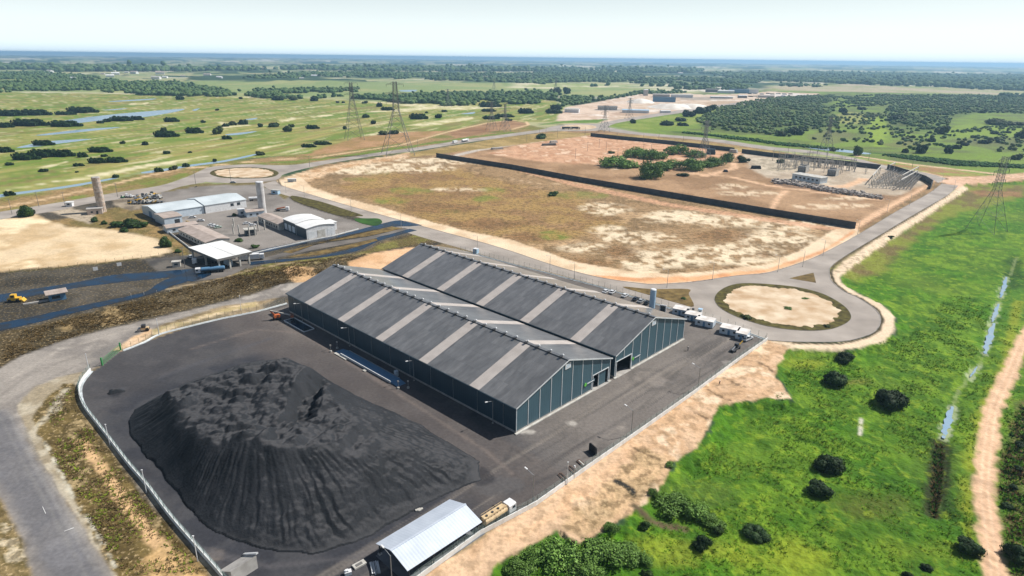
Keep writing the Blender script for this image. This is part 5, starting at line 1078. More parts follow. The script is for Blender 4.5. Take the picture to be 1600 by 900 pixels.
# ------------------------------------------------------------------ cars, cabins and people beside the second warehouse
CARC = {'white': (.68, .69, .7), 'dark': (.03, .035, .045), 'silver': (.36, .38, .4), 'black': (.015, .015, .018), 'blue': (.08, .16, .3), 'red': (.35, .03, .03), 'palegreen': (.4, .5, .42)}
for k, c in CARC.items(): M['car_' + k] = pm('car_paint_' + k, c, tuple(x * .92 for x in c), .5, .28)
def car(label, color='white', kind='car', group=None):
    t = thing('parked_car' if kind == 'car' else 'pickup_truck', label, 'car' if kind == 'car' else 'pickup', group=group)
    L_, w = (4.4, 1.75) if kind == 'car' else (5.2, 1.85)
    if kind == 'car':
        body = [(0, .35), (0, .8), (.25, .95), (1.0, 1.0), (3.3, .98), (4.2, .85), (4.4, .7), (4.4, .35)]; roof = [(.45, .95), (.95, 1.45), (2.6, 1.47), (3.35, .96)]
    else:
        body = [(0, .5), (0, 1.05), (1.9, 1.1), (4.0, 1.12), (5.0, 1.0), (5.2, .85), (5.2, .5)]; roof = [(1.85, 1.08), (2.0, 1.72), (3.3, 1.74), (4.0, 1.1)]
    bd = MB().xprism(body, -w / 2, w / 2).build('body', M['car_' + color], t)
    b = MB(); n = len(roof); v = []
    for y, f in ((-w / 2 + .02, 0), (-w / 2 + .18, 1), (w / 2 - .18, 1), (w / 2 - .02, 0)): pass
    lo = [(roof[0][0], roof[0][1]), (roof[3][0], roof[3][1])]; hi = [roof[1], roof[2]]
    v = [(lo[0][0], -w / 2 + .04, lo[0][1]), (lo[1][0], -w / 2 + .04, lo[1][1]), (lo[1][0], w / 2 - .04, lo[1][1]), (lo[0][0], w / 2 - .04, lo[0][1]),
         (hi[0][0], -w / 2 + .2, hi[0][1] - .04), (hi[1][0], -w / 2 + .2, hi[1][1] - .04), (hi[1][0], w / 2 - .2, hi[1][1] - .04), (hi[0][0], w / 2 - .2, hi[0][1] - .04)]
    b.add(v, [(0, 3, 2, 1), (4, 5, 6, 7), (0, 1, 5, 4), (1, 2, 6, 5), (2, 3, 7, 6), (3, 0, 4, 7)]); b.build('window', M['glass'], t)
    MB().prism([(hi[0][0] - .05, -w / 2 + .2), (hi[1][0] + .05, -w / 2 + .2), (hi[1][0] + .05, w / 2 - .2), (hi[0][0] - .05, w / 2 - .2)], hi[0][1] - .04, hi[0][1] + .03).build('roof', M['car_' + color], t)
    if kind != 'car': MB().box(.1, -w / 2 + .12, 1.06, 1.8, w / 2 - .12, 1.115).build('load_bed', M['black'], t)
    for x in (.8, L_ - .95):
        for y in (-w / 2 + .1, w / 2 - .1): bb = MB(); wheel(bb, x, y, .33, .24); bb.build('wheel', M['black'], t)
    return t
GC = 'cars parked behind the second warehouse'
cq = at(945, 456); ce = at(1009, 474); cang = math.atan2(ce.y - cq.y, ce.x - cq.x)
for k, (px_, py_, c, lb) in enumerate(((943, 459, 'white', 'white car parked by the road fence, farthest left of the row'), (953.5, 460, 'white', 'white car parked by the road fence, second from the left of the row'), (973, 465.5, 'white', 'white car parked by the road fence with wide gaps on both sides'),
                                     (990, 471, 'dark', 'dark green-black car parked between two white cars by the road fence'), (998, 474, 'silver', 'pale silver car parked right of the dark car by the road fence'), (1008, 477, 'black', 'black car parked beside the tall pale water tank'))):
    o = car(lb, c, group=GC); o.location = at(px_, py_); o.rotation_euler = (0, 0, TH + .12 + (.05 if k % 2 else 0))
o = car('white pickup parked right of the last cabin by the fence corner', 'white', 'pickup'); o.location = at(1162, 534); o.rotation_euler = (0, 0, R(40))
t = thing('water_tank', 'tall pale blue water tank standing behind the second warehouse', 'water tank'); place(t, 1018.5, 481)
MB().tube((0, 0, 0), (0, 0, 8.3), 1.25, n=20).build('tank', M['plastic_blue'], t); MB().tube((0, 0, 8.3), (0, 0, 8.6), 1.3, 1.0, n=20).build('lid', M['white'], t)
lad = MB()
for s in (-.25, .25): lad.bar((1.3, s, 0), (1.3, s, 8.6), .05)
for k in range(16): lad.bar((1.3, -.25, .4 + k * .5), (1.3, .25, .4 + k * .5), .04)
lad.build('ladder', M['steel'], t)
def cabin(label, px_, py_, ang, L_=6.0, w=2.5, h=2.6, group='portable cabins by the road fence', gable=False):
    t = thing('portable_cabin', label, 'cabin', at(px_, py_), ang, group)
    MB().box(0, 0, .15, L_, w, h).build('shell', M['cabin_wall'], t)
    rf = MB(); rf.box(-.06, -.06, h, L_ + .06, w + .06, h + .14); rf.build('roof', M['cabin_roof'], t)
    for x in (1.0, L_ - 1.9):
        wd = MB().box(x, -.04, 1.2, x + .9, -.003, 2.0).build('window', M['glass'], t)
        MB().box(x - .06, -.06, 1.1, x + .96, -.041, 1.2).build('window_sill', M['white'], wd)
    MB().box(L_ / 2 - .45, -.05, .16, L_ / 2 + .45, -.003, 2.15).build('door', M['blue_panel'], t)
    MB().box(-.04, .7, 1.2, -.003, 1.6, 2.0).build('window', M['glass'], t)
    MB().box(-.1, -.1, -.05, L_ + .1, w + .1, .14).build('base_frame', M['dark_steel'], t)
    return t
aC = R(-28)
cabin('white portable cabin half hidden behind the second warehouse roof, farthest left', 1050, 491, aC, 6, 4.8)
cabin('pale portable cabin with dark units on its roof, second from the left', 1069, 499.5, aC, 6, 4.6)
cabin('long pale portable cabin with a dark door, middle of the row', 1085.5, 508, R(-30), 7, 5.0)
cabin('pale portable cabin standing apart right of the gap in the row', 1123.5, 521, R(-30), 7, 5)
cabin('narrow portable cabin beside the white pickup, last of the row', 1148, 529.5, R(-32), 4.2, 6)
b = MB()
for x, y in ((0, 0), (2.2, .5)): b.cbox((x, y, 3.0), (.9, .7, .6))
o = b.build('air_conditioner', M['dark_steel']); place(o, 1074, 494, 0); tag(o, 'dark cooling units on the roof of the second cabin', 'cooling unit')
t = thing('site_trailer', 'dark flatbed trailer with machinery standing by the fence corner', 'trailer'); place(t, 1143, 551, R(50))
MB().box(0, -.9, .6, 6.5, .9, .8).build('bed', M['dark_steel'], t); MB().cbox((4.4, 0, 1.5), (1.4, 1.3, 1.4)).build('engine_box', M['dark_steel'], t); MB().bar((.2, 0, .9), (3.6, .1, 1.3), .35).build('boom', M['steel'], t); MB().bar((5, -.5, 1.4), (7.2, -1.0, 2.6), .25).build('jib', M['yellow'], t)
for x in (1.4, 5.2):
    for y in (-.95, .95): bb = MB(); wheel(bb, x, y, .42, .3); bb.build('wheel', M['black'], t)
t = thing('guard_booth', 'small white booth on the fence behind the cabins', 'booth'); place(t, 1090, 492, aC)
MB().box(0, 0, 0, 1.5, 1.5, 2.5).build('shell', M['white'], t); MB().box(-.1, -.1, 2.5, 1.6, 1.6, 2.65).build('roof', M['plastic_blue'], t); MB().box(.4, -.03, 1.1, 1.1, -.003, 1.9).build('window', M['glass'], t)
t = thing('gate_frame', 'white doorway frame beside the pale blue water tank', 'frame'); place(t, 1030, 486, aC)
for x in (0, 2.4): MB().box(x, 0, 0, x + .4, .4, 3).build('post', M['white'], t)
MB().box(.4, 0, 2.5, 2.4, .4, 3).build('lintel', M['white'], t); MB().box(.4, .3, 0, 2.4, .35, 2.49).build('screen', M['glass'], t)
t = thing('portable_toilet', 'pale blue portable cubicle between the second warehouse ridge and the road', 'cubicle'); place(t, 739, 396, R(-30))
MB().box(0, 0, 0, 2.4, 2.2, 2.6).build('shell', M['plastic_blue'], t); MB().box(-.1, -.1, 2.6, 2.5, 2.3, 2.75).build('roof', M['white'], t); MB().box(.6, -.05, .1, 1.6, -.003, 2.2).build('door', M['white'], t)
def person(label, px_, py_, rz, stride=.25):
    V = [(0, 0, .93), (0, 0, 1.15), (0, 0, 1.38), (0, 0, 1.5), (.02, 0, 1.66), (.0, .1, .9), (stride, .11, .5), (stride * .9, .12, .06), (stride * .9 + .16, .12, .04), (0, -.1, .9), (-stride * .4, -.11, .5), (-stride * 1.1, -.12, .08), (-stride * 1.1 + .15, -.12, .04),
         (0, .2, 1.36), (-.05, .25, 1.1), (.08, .24, .86), (0, -.2, 1.36), (.04, -.25, 1.1), (.18, -.22, .9)]
    E_ = [(0, 1), (1, 2), (2, 3), (3, 4), (0, 5), (5, 6), (6, 7), (7, 8), (0, 9), (9, 10), (10, 11), (11, 12), (2, 13), (13, 14), (14, 15), (2, 16), (16, 17), (17, 18)]
    rr_ = [.15, .14, .15, .06, .105, .09, .065, .05, .045, .09, .065, .05, .045, .06, .045, .035, .06, .045, .035]
    me = bpy.data.meshes.new('person'); me.from_pydata(V, E_, []); o = bpy.data.objects.new('person', me); COL.objects.link(o)
    bmx = bmesh.new(); bmx.from_mesh(me); ly = bmx.verts.layers.skin.verify()
    for v, r_ in zip(bmx.verts, rr_): v[ly].radius = (r_, r_)
    bmx.verts.ensure_lookup_table(); bmx.verts[0][ly].use_root = True; bmx.to_mesh(me); bmx.free()
    o.modifiers.new('skin', 'SKIN'); o.modifiers.new('sub', 'SUBSURF').levels = 1; me.materials.append(M['cloth_dark'])
    hm_ = MB(); hm_.tube((.02, 0, 1.68), (.02, 0, 1.8), .15, .06, 12).build('helmet', M['white'], o)
    place(o, px_, py_, rz); o.location.z = gz(o.location.x, o.location.y); return tag(o, label, 'person')
person('person in dark work clothes walking across the yard near the cabins', 1074.5, 548, R(10)); person('person in dark clothes standing on the sandy bank outside the fence', 1124, 602, R(120), .12)
# ------------------------------------------------------------------ works on the left
def bld(name, label, O, hd_, L_, D, e, r, axis='L', wall='white_dirty', roof='hangar_roof', win=(), door=(), group=None, cat='building', ov=.4, flat=False):
    t = thing(name, label, cat, O, hd_, group); sl = .18
    if flat:
        MB().box(0, 0, -.1, L_, D, e).build('wall', M[wall], t); MB().box(-ov, -ov, e + .003, L_ + ov, D + ov, e + .25).build('roof', M[roof], t)
    elif axis == 'L':
        MB().yprism([(0, -.1), (D, -.1), (D, e), (D / 2, r - .02), (0, e)], 0, L_).build('wall', M[wall], t)
        s = (r - e) / (D / 2); b = MB(); z0 = e - ov * s + .03
        b.add([(-ov, -ov, z0), (L_ + ov, -ov, z0), (L_ + ov, D / 2, r + .03), (-ov, D / 2, r + .03), (-ov, D + ov, z0), (L_ + ov, D + ov, z0)] + [(-ov, -ov, z0 + .2), (L_ + ov, -ov, z0 + .2), (L_ + ov, D / 2, r + .23), (-ov, D / 2, r + .23), (-ov, D + ov, z0 + .2), (L_ + ov, D + ov, z0 + .2)],
              [(6, 7, 8, 9), (9, 8, 11, 10), (3, 2, 1, 0), (4, 5, 2, 3), (0, 1, 7, 6), (5, 4, 10, 11), (0, 6, 9, 3), (3, 9, 10, 4), (1, 2, 8, 7), (2, 5, 11, 8)]); b.build('roof', M[roof], t)
    else:                                                          # shallow barrel roof, ends facing front and back
        n = 8; arc = [(L_ * k / n, e + (r - e) * math.sin(math.pi * k / n)) for k in range(n + 1)]
        MB().xprism([(0, -.1), (L_, -.1)] + arc[::-1], 0, D).build('wall', M[wall], t)
        up = [(-ov, e - .1)] + arc + [(L_ + ov, e - .1)]
        MB().xprism([(x, z + .25) for x, z in up] + [(x, z + .04) for x, z in up[::-1]], -ov, D + ov).build('roof', M[roof], t)
    for side, x, z, w, h in win:
        if side == 'F': o = MB().box(x, -.06, z, x + w, -.003, z + h)
        elif side == 'L': o = MB().box(-.06, x, z, -.003, x + w, z + h)
        else: o = MB().box(L_ + .003, x, z, L_ + .06, x + w, z + h)
        f = o.build('window', M['glass'], t)
        if side == 'F': MB().box(x - .1, -.1, z - .15, x + w + .1, -.003, z - .003).build('window_sill', M['concrete'], f)
    for side, x, w, h, m in door:
        if side == 'F': MB().box(x, -.08, 0, x + w, -.003, h).build('door', M[m], t)
        else: MB().box(-.08, x, 0, -.003, x + w, h).build('door', M[m], t)
    return t
HD = R(46.8); HU = Vector((math.cos(HD), math.sin(HD), 0)); HV = Vector((-math.sin(HD), math.cos(HD), 0)); HO = Vector((-216.8, 406.6, 0))
hp = lambda a, c: HO + HU * a + HV * c
bld('hangar', 'pale roofed hangar with two dark windows, right half of the long pair', hp(17.5, -1), HD, 28, 29, 5.4, 7.6, win=[('F', 17, 2.4, 2.2, 1.8), ('F', 21.5, 2.4, 2.2, 1.8)], wall='white')
bld('hangar', 'pale roofed hangar joined to the left of the windowed one, blue-grey end wall', hp(-12, 0), HD, 29, 27, 5.0, 7.0, wall='cabin_wall', door=[('L', 10, 5, 4, 'blue_panel')])
bld('annex_building', 'beige-roofed annex projecting in front of the left hangar', hp(-13.8, -16.7), HD, 10.5, 16.4, 4.6, 5.4, axis='L', wall='cabin_wall', roof='fibro', door=[('F', 6, 3, 3, 'dark_steel')])
bld('workshop', 'low beige-roofed workshop below the annex', at(262, 365), R(40), 17, 9, 3.2, 4.0, wall='cabin_wall', roof='fibro', win=[('F', 3, 1.2, 1.5, 1), ('F', 9, 1.2, 1.5, 1)])
hB = R(-44.2); OB = at(280, 367)
bld('office_block', 'long low block with two-tone beige roof leading to the white canopy', OB, hB, 40, 13, 3.4, 4.6, wall='white_dirty', roof='fibro', win=[('F', 3 + 4.2 * k, 1.1, 1.7, 1.1) for k in range(8)])
# big white canopy over the weigh lanes
CC = [at(302, 385, 6.6), at(339, 405, 6.6), at(393, 393, 6.6), at(350, 375, 6.6)]
cv = CC[1]; chd = math.atan2(CC[2].y - cv.y, CC[2].x - cv.x); cl = (CC[2] - cv).length; cd = (CC[0] - cv).length
t = thing('truck_canopy', 'big flat white canopy over tank trucks beside the wet lanes', 'canopy', (cv.x, cv.y, 0), chd)
MB().box(0, 0, 5.4, cl, cd, 6.5).build('fascia', M['concrete_dark'], t)
for x0, x1 in ((-.1, cl / 2 - .12), (cl / 2 + .12, cl + .1)): MB().box(x0, -.1, 6.503, x1, cd + .1, 6.66).build('roof_sheet', M['white_roof'], t)
for x in (1.2, cl * .37, cl * .66, cl - 1.2):
    for y in (1.2, cd / 2, cd - 1.2): MB().box(x - .35, y - .35, -.1, x + .35, y + .35, 5.4).build('column', M['white_dirty'], t)
bt = MB().box(cl * .45, 5, 0, cl * .55, 11, 3).build('booth', M['cabin_wall'], t)
tk = tank_truck('long blue tank truck waiting half under the white canopy', 13, tank='blue_panel', cab='white', rail=False, tz=1.2); tk.location = at(352, 424) ; tk.rotation_euler = (0, 0, R(200))
t2 = thing('box_truck', 'dark truck with a brown flat top beside the blue tank truck', 'truck'); place(t2, 343, 410, R(197))
MB().box(0, -1.25, .9, 10, 1.25, 3.2).build('box', M['dark_steel'], t2); MB().box(0, -1.3, 3.203, 10, 1.3, 3.3).build('cover', M['fibro'], t2); MB().box(10.3, -1.2, .6, 12.4, 1.2, 3.0).build('cab', M['white'], t2)
for x in (1.5, 3, 10.8):
    for y in (-1.05, 1.05): bb = MB(); wheel(bb, x, y); bb.build('wheel', M['black'], t2)
t3 = dup(t2, at(373, 408), R(20), 'white box truck leaving the right side of the canopy')
for o in t3.children:
    if o.name.startswith(('box', 'cover')): o.data = o.data.copy(); o.data.materials[0] = M['white']
# water towers
def tower(name, label, px_, py_, h, r, m, bands=0, hd2=0):
    t = thing(name, label, 'water tower', at(px_, py_), hd2)
    MB().tube((0, 0, -.1), (0, 0, h), r, r, 24).build('shaft', M[m], t); MB().tube((0, 0, h + .003), (0, 0, h + .35), r + .12, r * .9, 24).build('lid', M['concrete'] if m == 'brick' else M['white'], t)
    lad = MB()
    for s in (-.25, .25): lad.bar((r + .25, s, .5), (r + .25, s, h + 1), .07)
    for k in range(int(h / .6)): lad.bar((r + .25, -.25, .8 + k * .6), (r + .25, .25, .8 + k * .6), .05)
    lad.build('ladder', M['steel'], t)
    for k in range(bands): MB().tube((0, 0, (k + 1) * h / (bands + 1)), (0, 0, (k + 1) * h / (bands + 1) + .3), r + .06, r + .06, 24).build('band', M['concrete'], t)
    return t
tower('water_tower', 'tall weathered brown-and-white water tower beside the small pink house', 160, 331, 23, 2.5, 'brick', 6, R(-40))
tower('water_tower', 'tall smooth white water tower between the hangar and the veranda block', 411, 334.5, 21.4, 2.4, 'tower_white', 0, R(-60))
bld('small_house', 'small pink flat-roofed house at the foot of the brown tower', at(137, 336), R(28), 8.5, 7, 3.6, 4.2, wall='pink_wall', roof='concrete', flat=True, win=[('F', 2, 1.2, 1.2, 1)], door=[('F', 5, 1.1, 2.2, 'dark_steel')])
bld('kiosk', 'small white kiosk beside the pole on the left road', at(103, 323), R(10), 4, 3, 2.8, 3, wall='white', roof='white_roof', flat=True, win=[('F', 1, 1.1, 1.6, 1)], cat='kiosk')
bld('beige_house', 'small beige-roofed house left of the white water tower', at(386, 340), R(35), 11, 8, 3.4, 4.4, wall='cabin_wall', roof='fibro', win=[('F', 2, 1.1, 1.4, 1), ('F', 6, 1.1, 1.4, 1)])
bld('gatehouse', 'small white gatehouse between the hangar and the car park', at(374, 337), R(35), 4, 4, 3.6, 4, wall='white', roof='white_roof', flat=True, win=[('F', 1, 1.2, 1.6, 1.1)])
hV = R(-46.3)
bld('veranda_block', 'long narrow block with a tan roof right of the white water tower', at(404, 346), hV, 30, 9, 3.6, 4.8, wall='white_dirty', roof='fibro', win=[('F', 2 + 3.4 * k, .9, 1.5, 1.4) for k in range(8)])
OBg = at(480, 374.5); hG = R(43.5)
bld('loading_hall', 'white barrel-roofed hall with dark side wall beside the wet lane, front one', OBg, hG, 18, 13, 6.4, 7.4, axis='D', wall='white', roof='white_roof', door=[('F', 6.5, 5, 4.4, 'white_dirty'), ('F', .8, 4, 4.4, 'trim'), ('F', 13, 4, 4.4, 'trim')])
MBd = MB().box(-.12, .0, .0, -.02, 13, 6.2).build('dark_cladding', M['navy_wall'], bpy.data.objects['loading_hall'])
o2 = bld('loading_hall', 'white barrel-roofed hall with dark glazed side, back one of the pair', OBg + Vector((-math.sin(hG), math.cos(hG), 0)) * 13.6, hG, 18, 16, 6.8, 7.9, axis='D', wall='white', roof='white_roof')
MB().box(-.12, .2, 0, -.02, 15.8, 6.6).build('dark_cladding', M['navy_wall'], o2)
for k in range(3): MB().box(-.2, 1 + k * 5, 1, -.13, 4.5 + k * 5, 4.6).build('window', M['cabin_wall'], o2)
bld('lean_to', 'small white lean-to on the right side of the barrel-roofed halls', OBg + Vector((math.cos(hG), math.sin(hG), 0)) * 18.5 + Vector((-math.sin(hG), math.cos(hG), 0)) * 10, hG, 6, 8, 4.6, 5, wall='white', roof='white_roof', flat=True)
b = bld('fuel_kiosk', 'small dark kiosk with white portal frame in the inner car park', at(384, 369), R(30), 6, 5, 3.4, 3.8, wall='navy_wall', roof='white_dirty', flat=True, cat='kiosk', win=[('F', 1, 1, 3.5, 1.4)])
GQ = 'white gate posts round the dark kiosk'
for k, (px_, py_) in enumerate([(365, 366), (374, 367), (390, 369), (399, 368), (404, 361), (414, 359), (366, 356)]):
    o = MB().box(-.3, -.3, -.1, .3, .3, 6).build('gate_post_tall', M['white_dirty']); o.name = 'gate_post_tall'
    o.name = 'concrete_pillar'; place(o, px_, py_); tag(o, f'tall white concrete pillar near the dark kiosk, {ORD[k]} of the scattered group', 'pillar', GQ)
GCL = 'cars parked in the left-hand works'
for k, (px_, py_, c, lb, a) in enumerate(((295, 341, 'white', 'white car parked beside the yellow barrier near the hangar', 20), (308, 346, 'white', 'white car alone right of the yellow barrier', 15), (325, 353.5, 'white', 'white car in the tight trio, left one', 40), (330, 355.5, 'white', 'white car in the tight trio, middle one', 40), (335, 357, 'palegreen', 'pale green car in the tight trio, right one', 40),
                                     (380, 351, 'white', 'white car behind the dark kiosk, left one of two', 35), (389, 353.5, 'white', 'white car behind the dark kiosk, right one of two', 35), (295, 402, 'white', 'white car alone left of the white canopy', -30), (360, 286, 'silver', 'pale grey car under the pole at the back of the car park', 10), (425, 298, 'dark', 'dark car near the left roundabout entrance', -30))):
    o = car(lb, c, group=GCL); o.location = at(px_, py_); o.rotation_euler = (0, 0, R(a))
t = thing('flatbed_truck', 'white-cabbed truck with an orange crane on its bed in the open lot', 'truck'); place(t, 430, 330, R(8))
MB().box(0, -1.2, .8, 7, 1.2, 1.15).build('bed', M['dark_steel'], t); MB().box(7.2, -1.2, .6, 9.2, 1.2, 2.9).build('cab', M['white'], t); MB().bar((1, 0, 1.6), (6.5, .2, 2.6), .7).build('crane', M['orange'], t)
for x in (1.4, 2.6, 7.8):
    for y in (-1, 1): bb = MB(); wheel(bb, x, y); bb.build('wheel', M['black'], t)
tk = tank_truck('small white tank truck at the right end of the hangar', 8.5, tank='white', cab='white', rail=False); tk.location = at(389, 314); tk.rotation_euler = (0, 0, R(15))
t = thing('motorcycle', 'small dark motorcycle standing by the pole at the lot entrance', 'motorcycle'); place(t, 305, 293, R(60))
for x in (0, 1.4): bb = MB(); bb.tube((x, -.06, .32), (x, .06, .32), .32, n=12); bb.build('wheel', M['black'], t)
MB().xprism([(.1, .5), (1.2, .5), (1.35, 1.05), (.9, .8), (.1, .85)], -.15, .15).build('frame', M['dark_steel'], t)
bld('shelter_box', 'pale blue container hut by the road south of the left roundabout', at(424, 303), R(-20), 6, 3, 3, 3.3, wall='plastic_blue', roof='white_dirty', flat=True, cat='hut', win=[('F', 1.5, 1, 2, 1)])
t = thing('bus_shelter', 'white bus shelter on the sand strip near the left roundabout', 'bus shelter'); place(t, 449, 285, R(10))
MB().box(0, 0, 2.6, 7, 3, 2.8).build('roof', M['white'], t); MB().box(.1, 2.8, 0, 6.9, 2.95, 2.6).build('back_panel', M['cabin_wall'], t)
for x in (.2, 6.6): MB().box(x, .1, 0, x + .2, .3, 2.6).build('post', M['dark_steel'], t)
b = MB(); b.box(0, 0, 0, 8, .4, .9); o = b.build('barrier', M['yellow']); place(o, 290, 347, R(-25)); tag(o, 'yellow barrier between the annex and the white cars', 'barrier')
# rows of machinery parked in the open yard
r4 = random.Random(21); GM = 'machines in the parking yard left of the hangar'
def machine(label, c, px_, py_, a, s=1.0):
    t = thing('farm_machine', label, 'machine', at(px_, py_), a, GM); t.scale = (s, s, s)
    MB().box(0, -.9, .6, 3.6, .9, 1.4).build('body', M[c], t); MB().box(.3, -.8, 1.4, 1.6, .8, 2.7).build('cab', M[['steel', 'white_dirty', 'dark_steel'][int(px_) % 3]] if c != 'white' else M['white'], t); MB().bar((3.5, 0, 1.2), (5.2, 0, .6), .4).build('arm', M[c], t)
    for x in (.6, 2.9):
        for y in (-1, 1): bb = MB(); wheel(bb, x, y, .6, .4); bb.build('wheel', M['black'], t)
ml = [('yellow', 210, 315, 'yellow loader in the middle of the machine yard'), ('yellow', 236, 306, 'yellow loader at the right end of the machine yard\'s back row'), ('yellow', 229, 306.5, 'yellow loader second from the right in the back row'), ('yellow', 200, 319, 'yellow machine at the front left of the machine yard'), ('white', 196, 309, 'white machine at the machine yard\'s left back corner'), ('white', 203, 309, 'white machine beside the one in the left back corner'), ('green_paint', 190, 310, 'green machine at the far left of the machine yard')]
for k in range(17):
    ml.append((['steel', 'white_dirty', 'yellow', 'steel', 'cabin_wall'][k % 5], 208 + k * 2.5 + r4.uniform(-1, 1), [319.5, 313.5, 310][k % 3] - (k % 3) * .3 - k * .12, f'dull machine in the packed machine yard rows, {ORD[k]} from the left'))
for c, px_, py_, lb in ml: machine(lb, c, px_, py_, R(60 + r4.uniform(-25, 25)), r4.uniform(.85, 1.15))
# yellow dumper and blue shelter on the coal lanes
t = thing('yellow_loader', 'yellow wheel loader standing by the wet lane at the left edge', 'loader'); place(t, 14, 472, R(15))
MB().box(0, -1.2, .8, 4.6, 1.2, 1.9).build('body', M['yellow'], t); MB().box(1.2, -1.1, 1.9, 3.0, 1.1, 3.3).build('cab', M['yellow'], t); MB().box(1.5, -1.13, 2.2, 2.7, 1.13, 3.0).build('window', M['glass'], t); MB().xprism([(4.9, .3), (6.2, .2), (5.2, 1.5)], -1.4, 1.4).build('bucket', M['yellow'], t)
for x in (.9, 3.8):
    for y in (-1.15, 1.15): bb = MB(); wheel(bb, x, y, .75, .5); bb.build('wheel', M['black'], t)
bld('lane_shelter', 'small blue shelter with a tan flat roof between the coal lanes', at(78, 472), R(40), 6, 5, 3.2, 3.5, wall='blue_panel', roof='fibro', flat=True, cat='shelter', ov=1.0, win=[('F', 1, 1, 3, 1.3)])
b = MB(); b.box(0, 0, 0, 9, 1.0, .55); o = b.build('concrete_block', M['concrete']); place(o, 36, 477, R(35)); tag(o, 'long low concrete block left of the blue shelter', 'block')
bld('lane_kiosk', 'tiny pale kiosk by the pole left of the canopy', at(270, 418), R(20), 3.5, 2.5, 2.6, 2.8, wall='white_dirty', roof='white_dirty', flat=True, cat='kiosk', win=[('F', .8, 1, 1.6, .9)])
GSG = 'white sign boards on the dry ground left of the canopy'
for k, (px_, py_, lb) in enumerate(((187, 417, 'white sign board near the sandy lot, right one of two'), (150, 424, 'white sign board near the sandy lot, left one of two'))):
    b = MB(); b.box(-1, -.05, .5, 1, .05, 2.2); b.mat(1); b.box(-.8, -.04, 0, -.7, .04, .5); b.box(.7, -.04, 0, .8, .04, .5)
    o = b.build('sign_board', [M['white'], M['steel']]); place(o, px_, py_, R(35)); tag(o, lb, 'sign', GSG)
fence(P([(0, 426), (75, 420), (150, 411), (222, 403), (262, 397)]), 'low post-and-wire fence along the near edge of the sandy lot', ph=1.5, wallh=0, step=4.0, mesh=False, gut=False, postm='bark', name='wire_fence')
fence(P([(205, 463), (300, 452), (350, 437), (392, 421), (440, 411)]), 'thin post fence along the verge right of the wet coal lane', ph=1.5, wallh=0, step=5.0, mesh=False, gut=False, postm='white_dirty', name='wire_fence')
fence(P([(262, 362), (285, 380), (302, 393)]), 'low pale wall beside the lone tree left of the office block', ph=1.0, wallh=1.0, step=6, mesh=False, gut=False, name='boundary_wall')
fence(P([(392, 397), (425, 389), (480, 377), (520, 369), (560, 358)]), 'low wall and posts along the wet lane below the barrel-roofed halls', ph=1.7, wallh=.5, step=5, mesh=False, gut=False, name='boundary_wall')

# ------------------------------------------------------------------ dark perimeter walls of the big lot
def wall(label, pts, h, m='block_wall', panel=8.0):
    ln = [Vector((a, c, 0)) for a, c in P(pts)]; o0 = ln[0].copy(); t = thing('perimeter_wall', label, 'wall', o0)
    cnt = 0
    for a, c in zip(ln[:-1], ln[1:]):
        MB().bar(a - o0 + Vector((0, 0, h / 2)), c - o0 + Vector((0, 0, h / 2)), .25, h).build('wall_run', M[m], t)
        n = max(1, int((c - a).length / panel))
        for k in range(n):
            if cnt < 95:
                p = a.lerp(c, k / n) - o0; MB().cbox((p.x, p.y, h / 2 + .08), (.42, .42, h + .16), math.atan2(c.y - a.y, c.x - a.x)).build('pier', M[m], t); cnt += 1
    return t
wall('long dark block wall crossing the dry lot diagonally', [(682, 245.5), (800, 264), (905, 284), (1050, 309), (1200, 335), (1336, 357.5)], 4.3)
wall('dark block wall at the back of the works yard, left run', [(923, 213), (968, 218), (1012, 222), (1050, 226), (1100, 231.5), (1147, 237)], 4.6)
wall('dark block wall behind the substation, middle run up to the lane gap', [(1159, 239), (1200, 244.5), (1300, 256), (1375, 264.5)], 4.6)
wall('dark block wall curving round the switchyard corner', [(1386, 264.5), (1400, 268), (1425, 276), (1445, 283), (1456, 290), (1453, 296)], 4.8)
# ------------------------------------------------------------------ substation
bld('control_building', 'long white control building with blue doors in the substation', at(1237, 280), R(-56), 27, 11, 5, 5.6, wall='cabin_wall', roof='white_dirty', flat=True, win=[('F', 3 + 4 * k, 2, 2, 1.4) for k in range(6)], ov=.6)
def transformer(label, px_, py_):
    t = thing('transformer', label, 'transformer', at(px_, py_), R(-50), 'transformers in the substation')
    MB().box(0, 0, .3, 7, 4, 5.2).build('tank', M['steel'], t)
    for k in range(5): MB().box(.5 + k * 1.3, -1.2, .8, 1.2 + k * 1.3, -.003, 4.6).build('radiator', M['steel'], t)
    MB().tube((.5, 3, 6.4), (6.5, 3, 6.4), .6, n=12).build('conservator', M['steel'], t)
    for k in range(3): MB().tube((1.5 + 2 * k, 1.5, 5.2), (1.5 + 2 * k, 1.2, 7.6), .28, .12, 8).build('bushing', M['white_dirty'], t)
    MB().box(8, -1, 0, 8.4, 5, 6.6).build('blast_wall', M['white_dirty'], t)
transformer('grey transformer behind the white control building', 1246, 268); transformer('grey transformer right of the white control building', 1292, 273.5)
def gantry(label, p, q, h=9.0, w=.35, m='white_dirty', gp='gantries in the substation'):
    a = at(*p); c = at(*q); t = thing('gantry', label, 'gantry', a, math.atan2(c.y - a.y, c.x - a.x), gp); ln = (c - a).length
    n = max(2, int(ln / 14) + 1)
    MB().box(-.5, -w, h - .7, ln + .5, w, h).build('beam', M[m], t)
    for k in range(n): x = ln * k / (n - 1); MB().tube((x, 0, -.1), (x, 0, h - .7), .32, .25, 8).build('post', M[m], t)
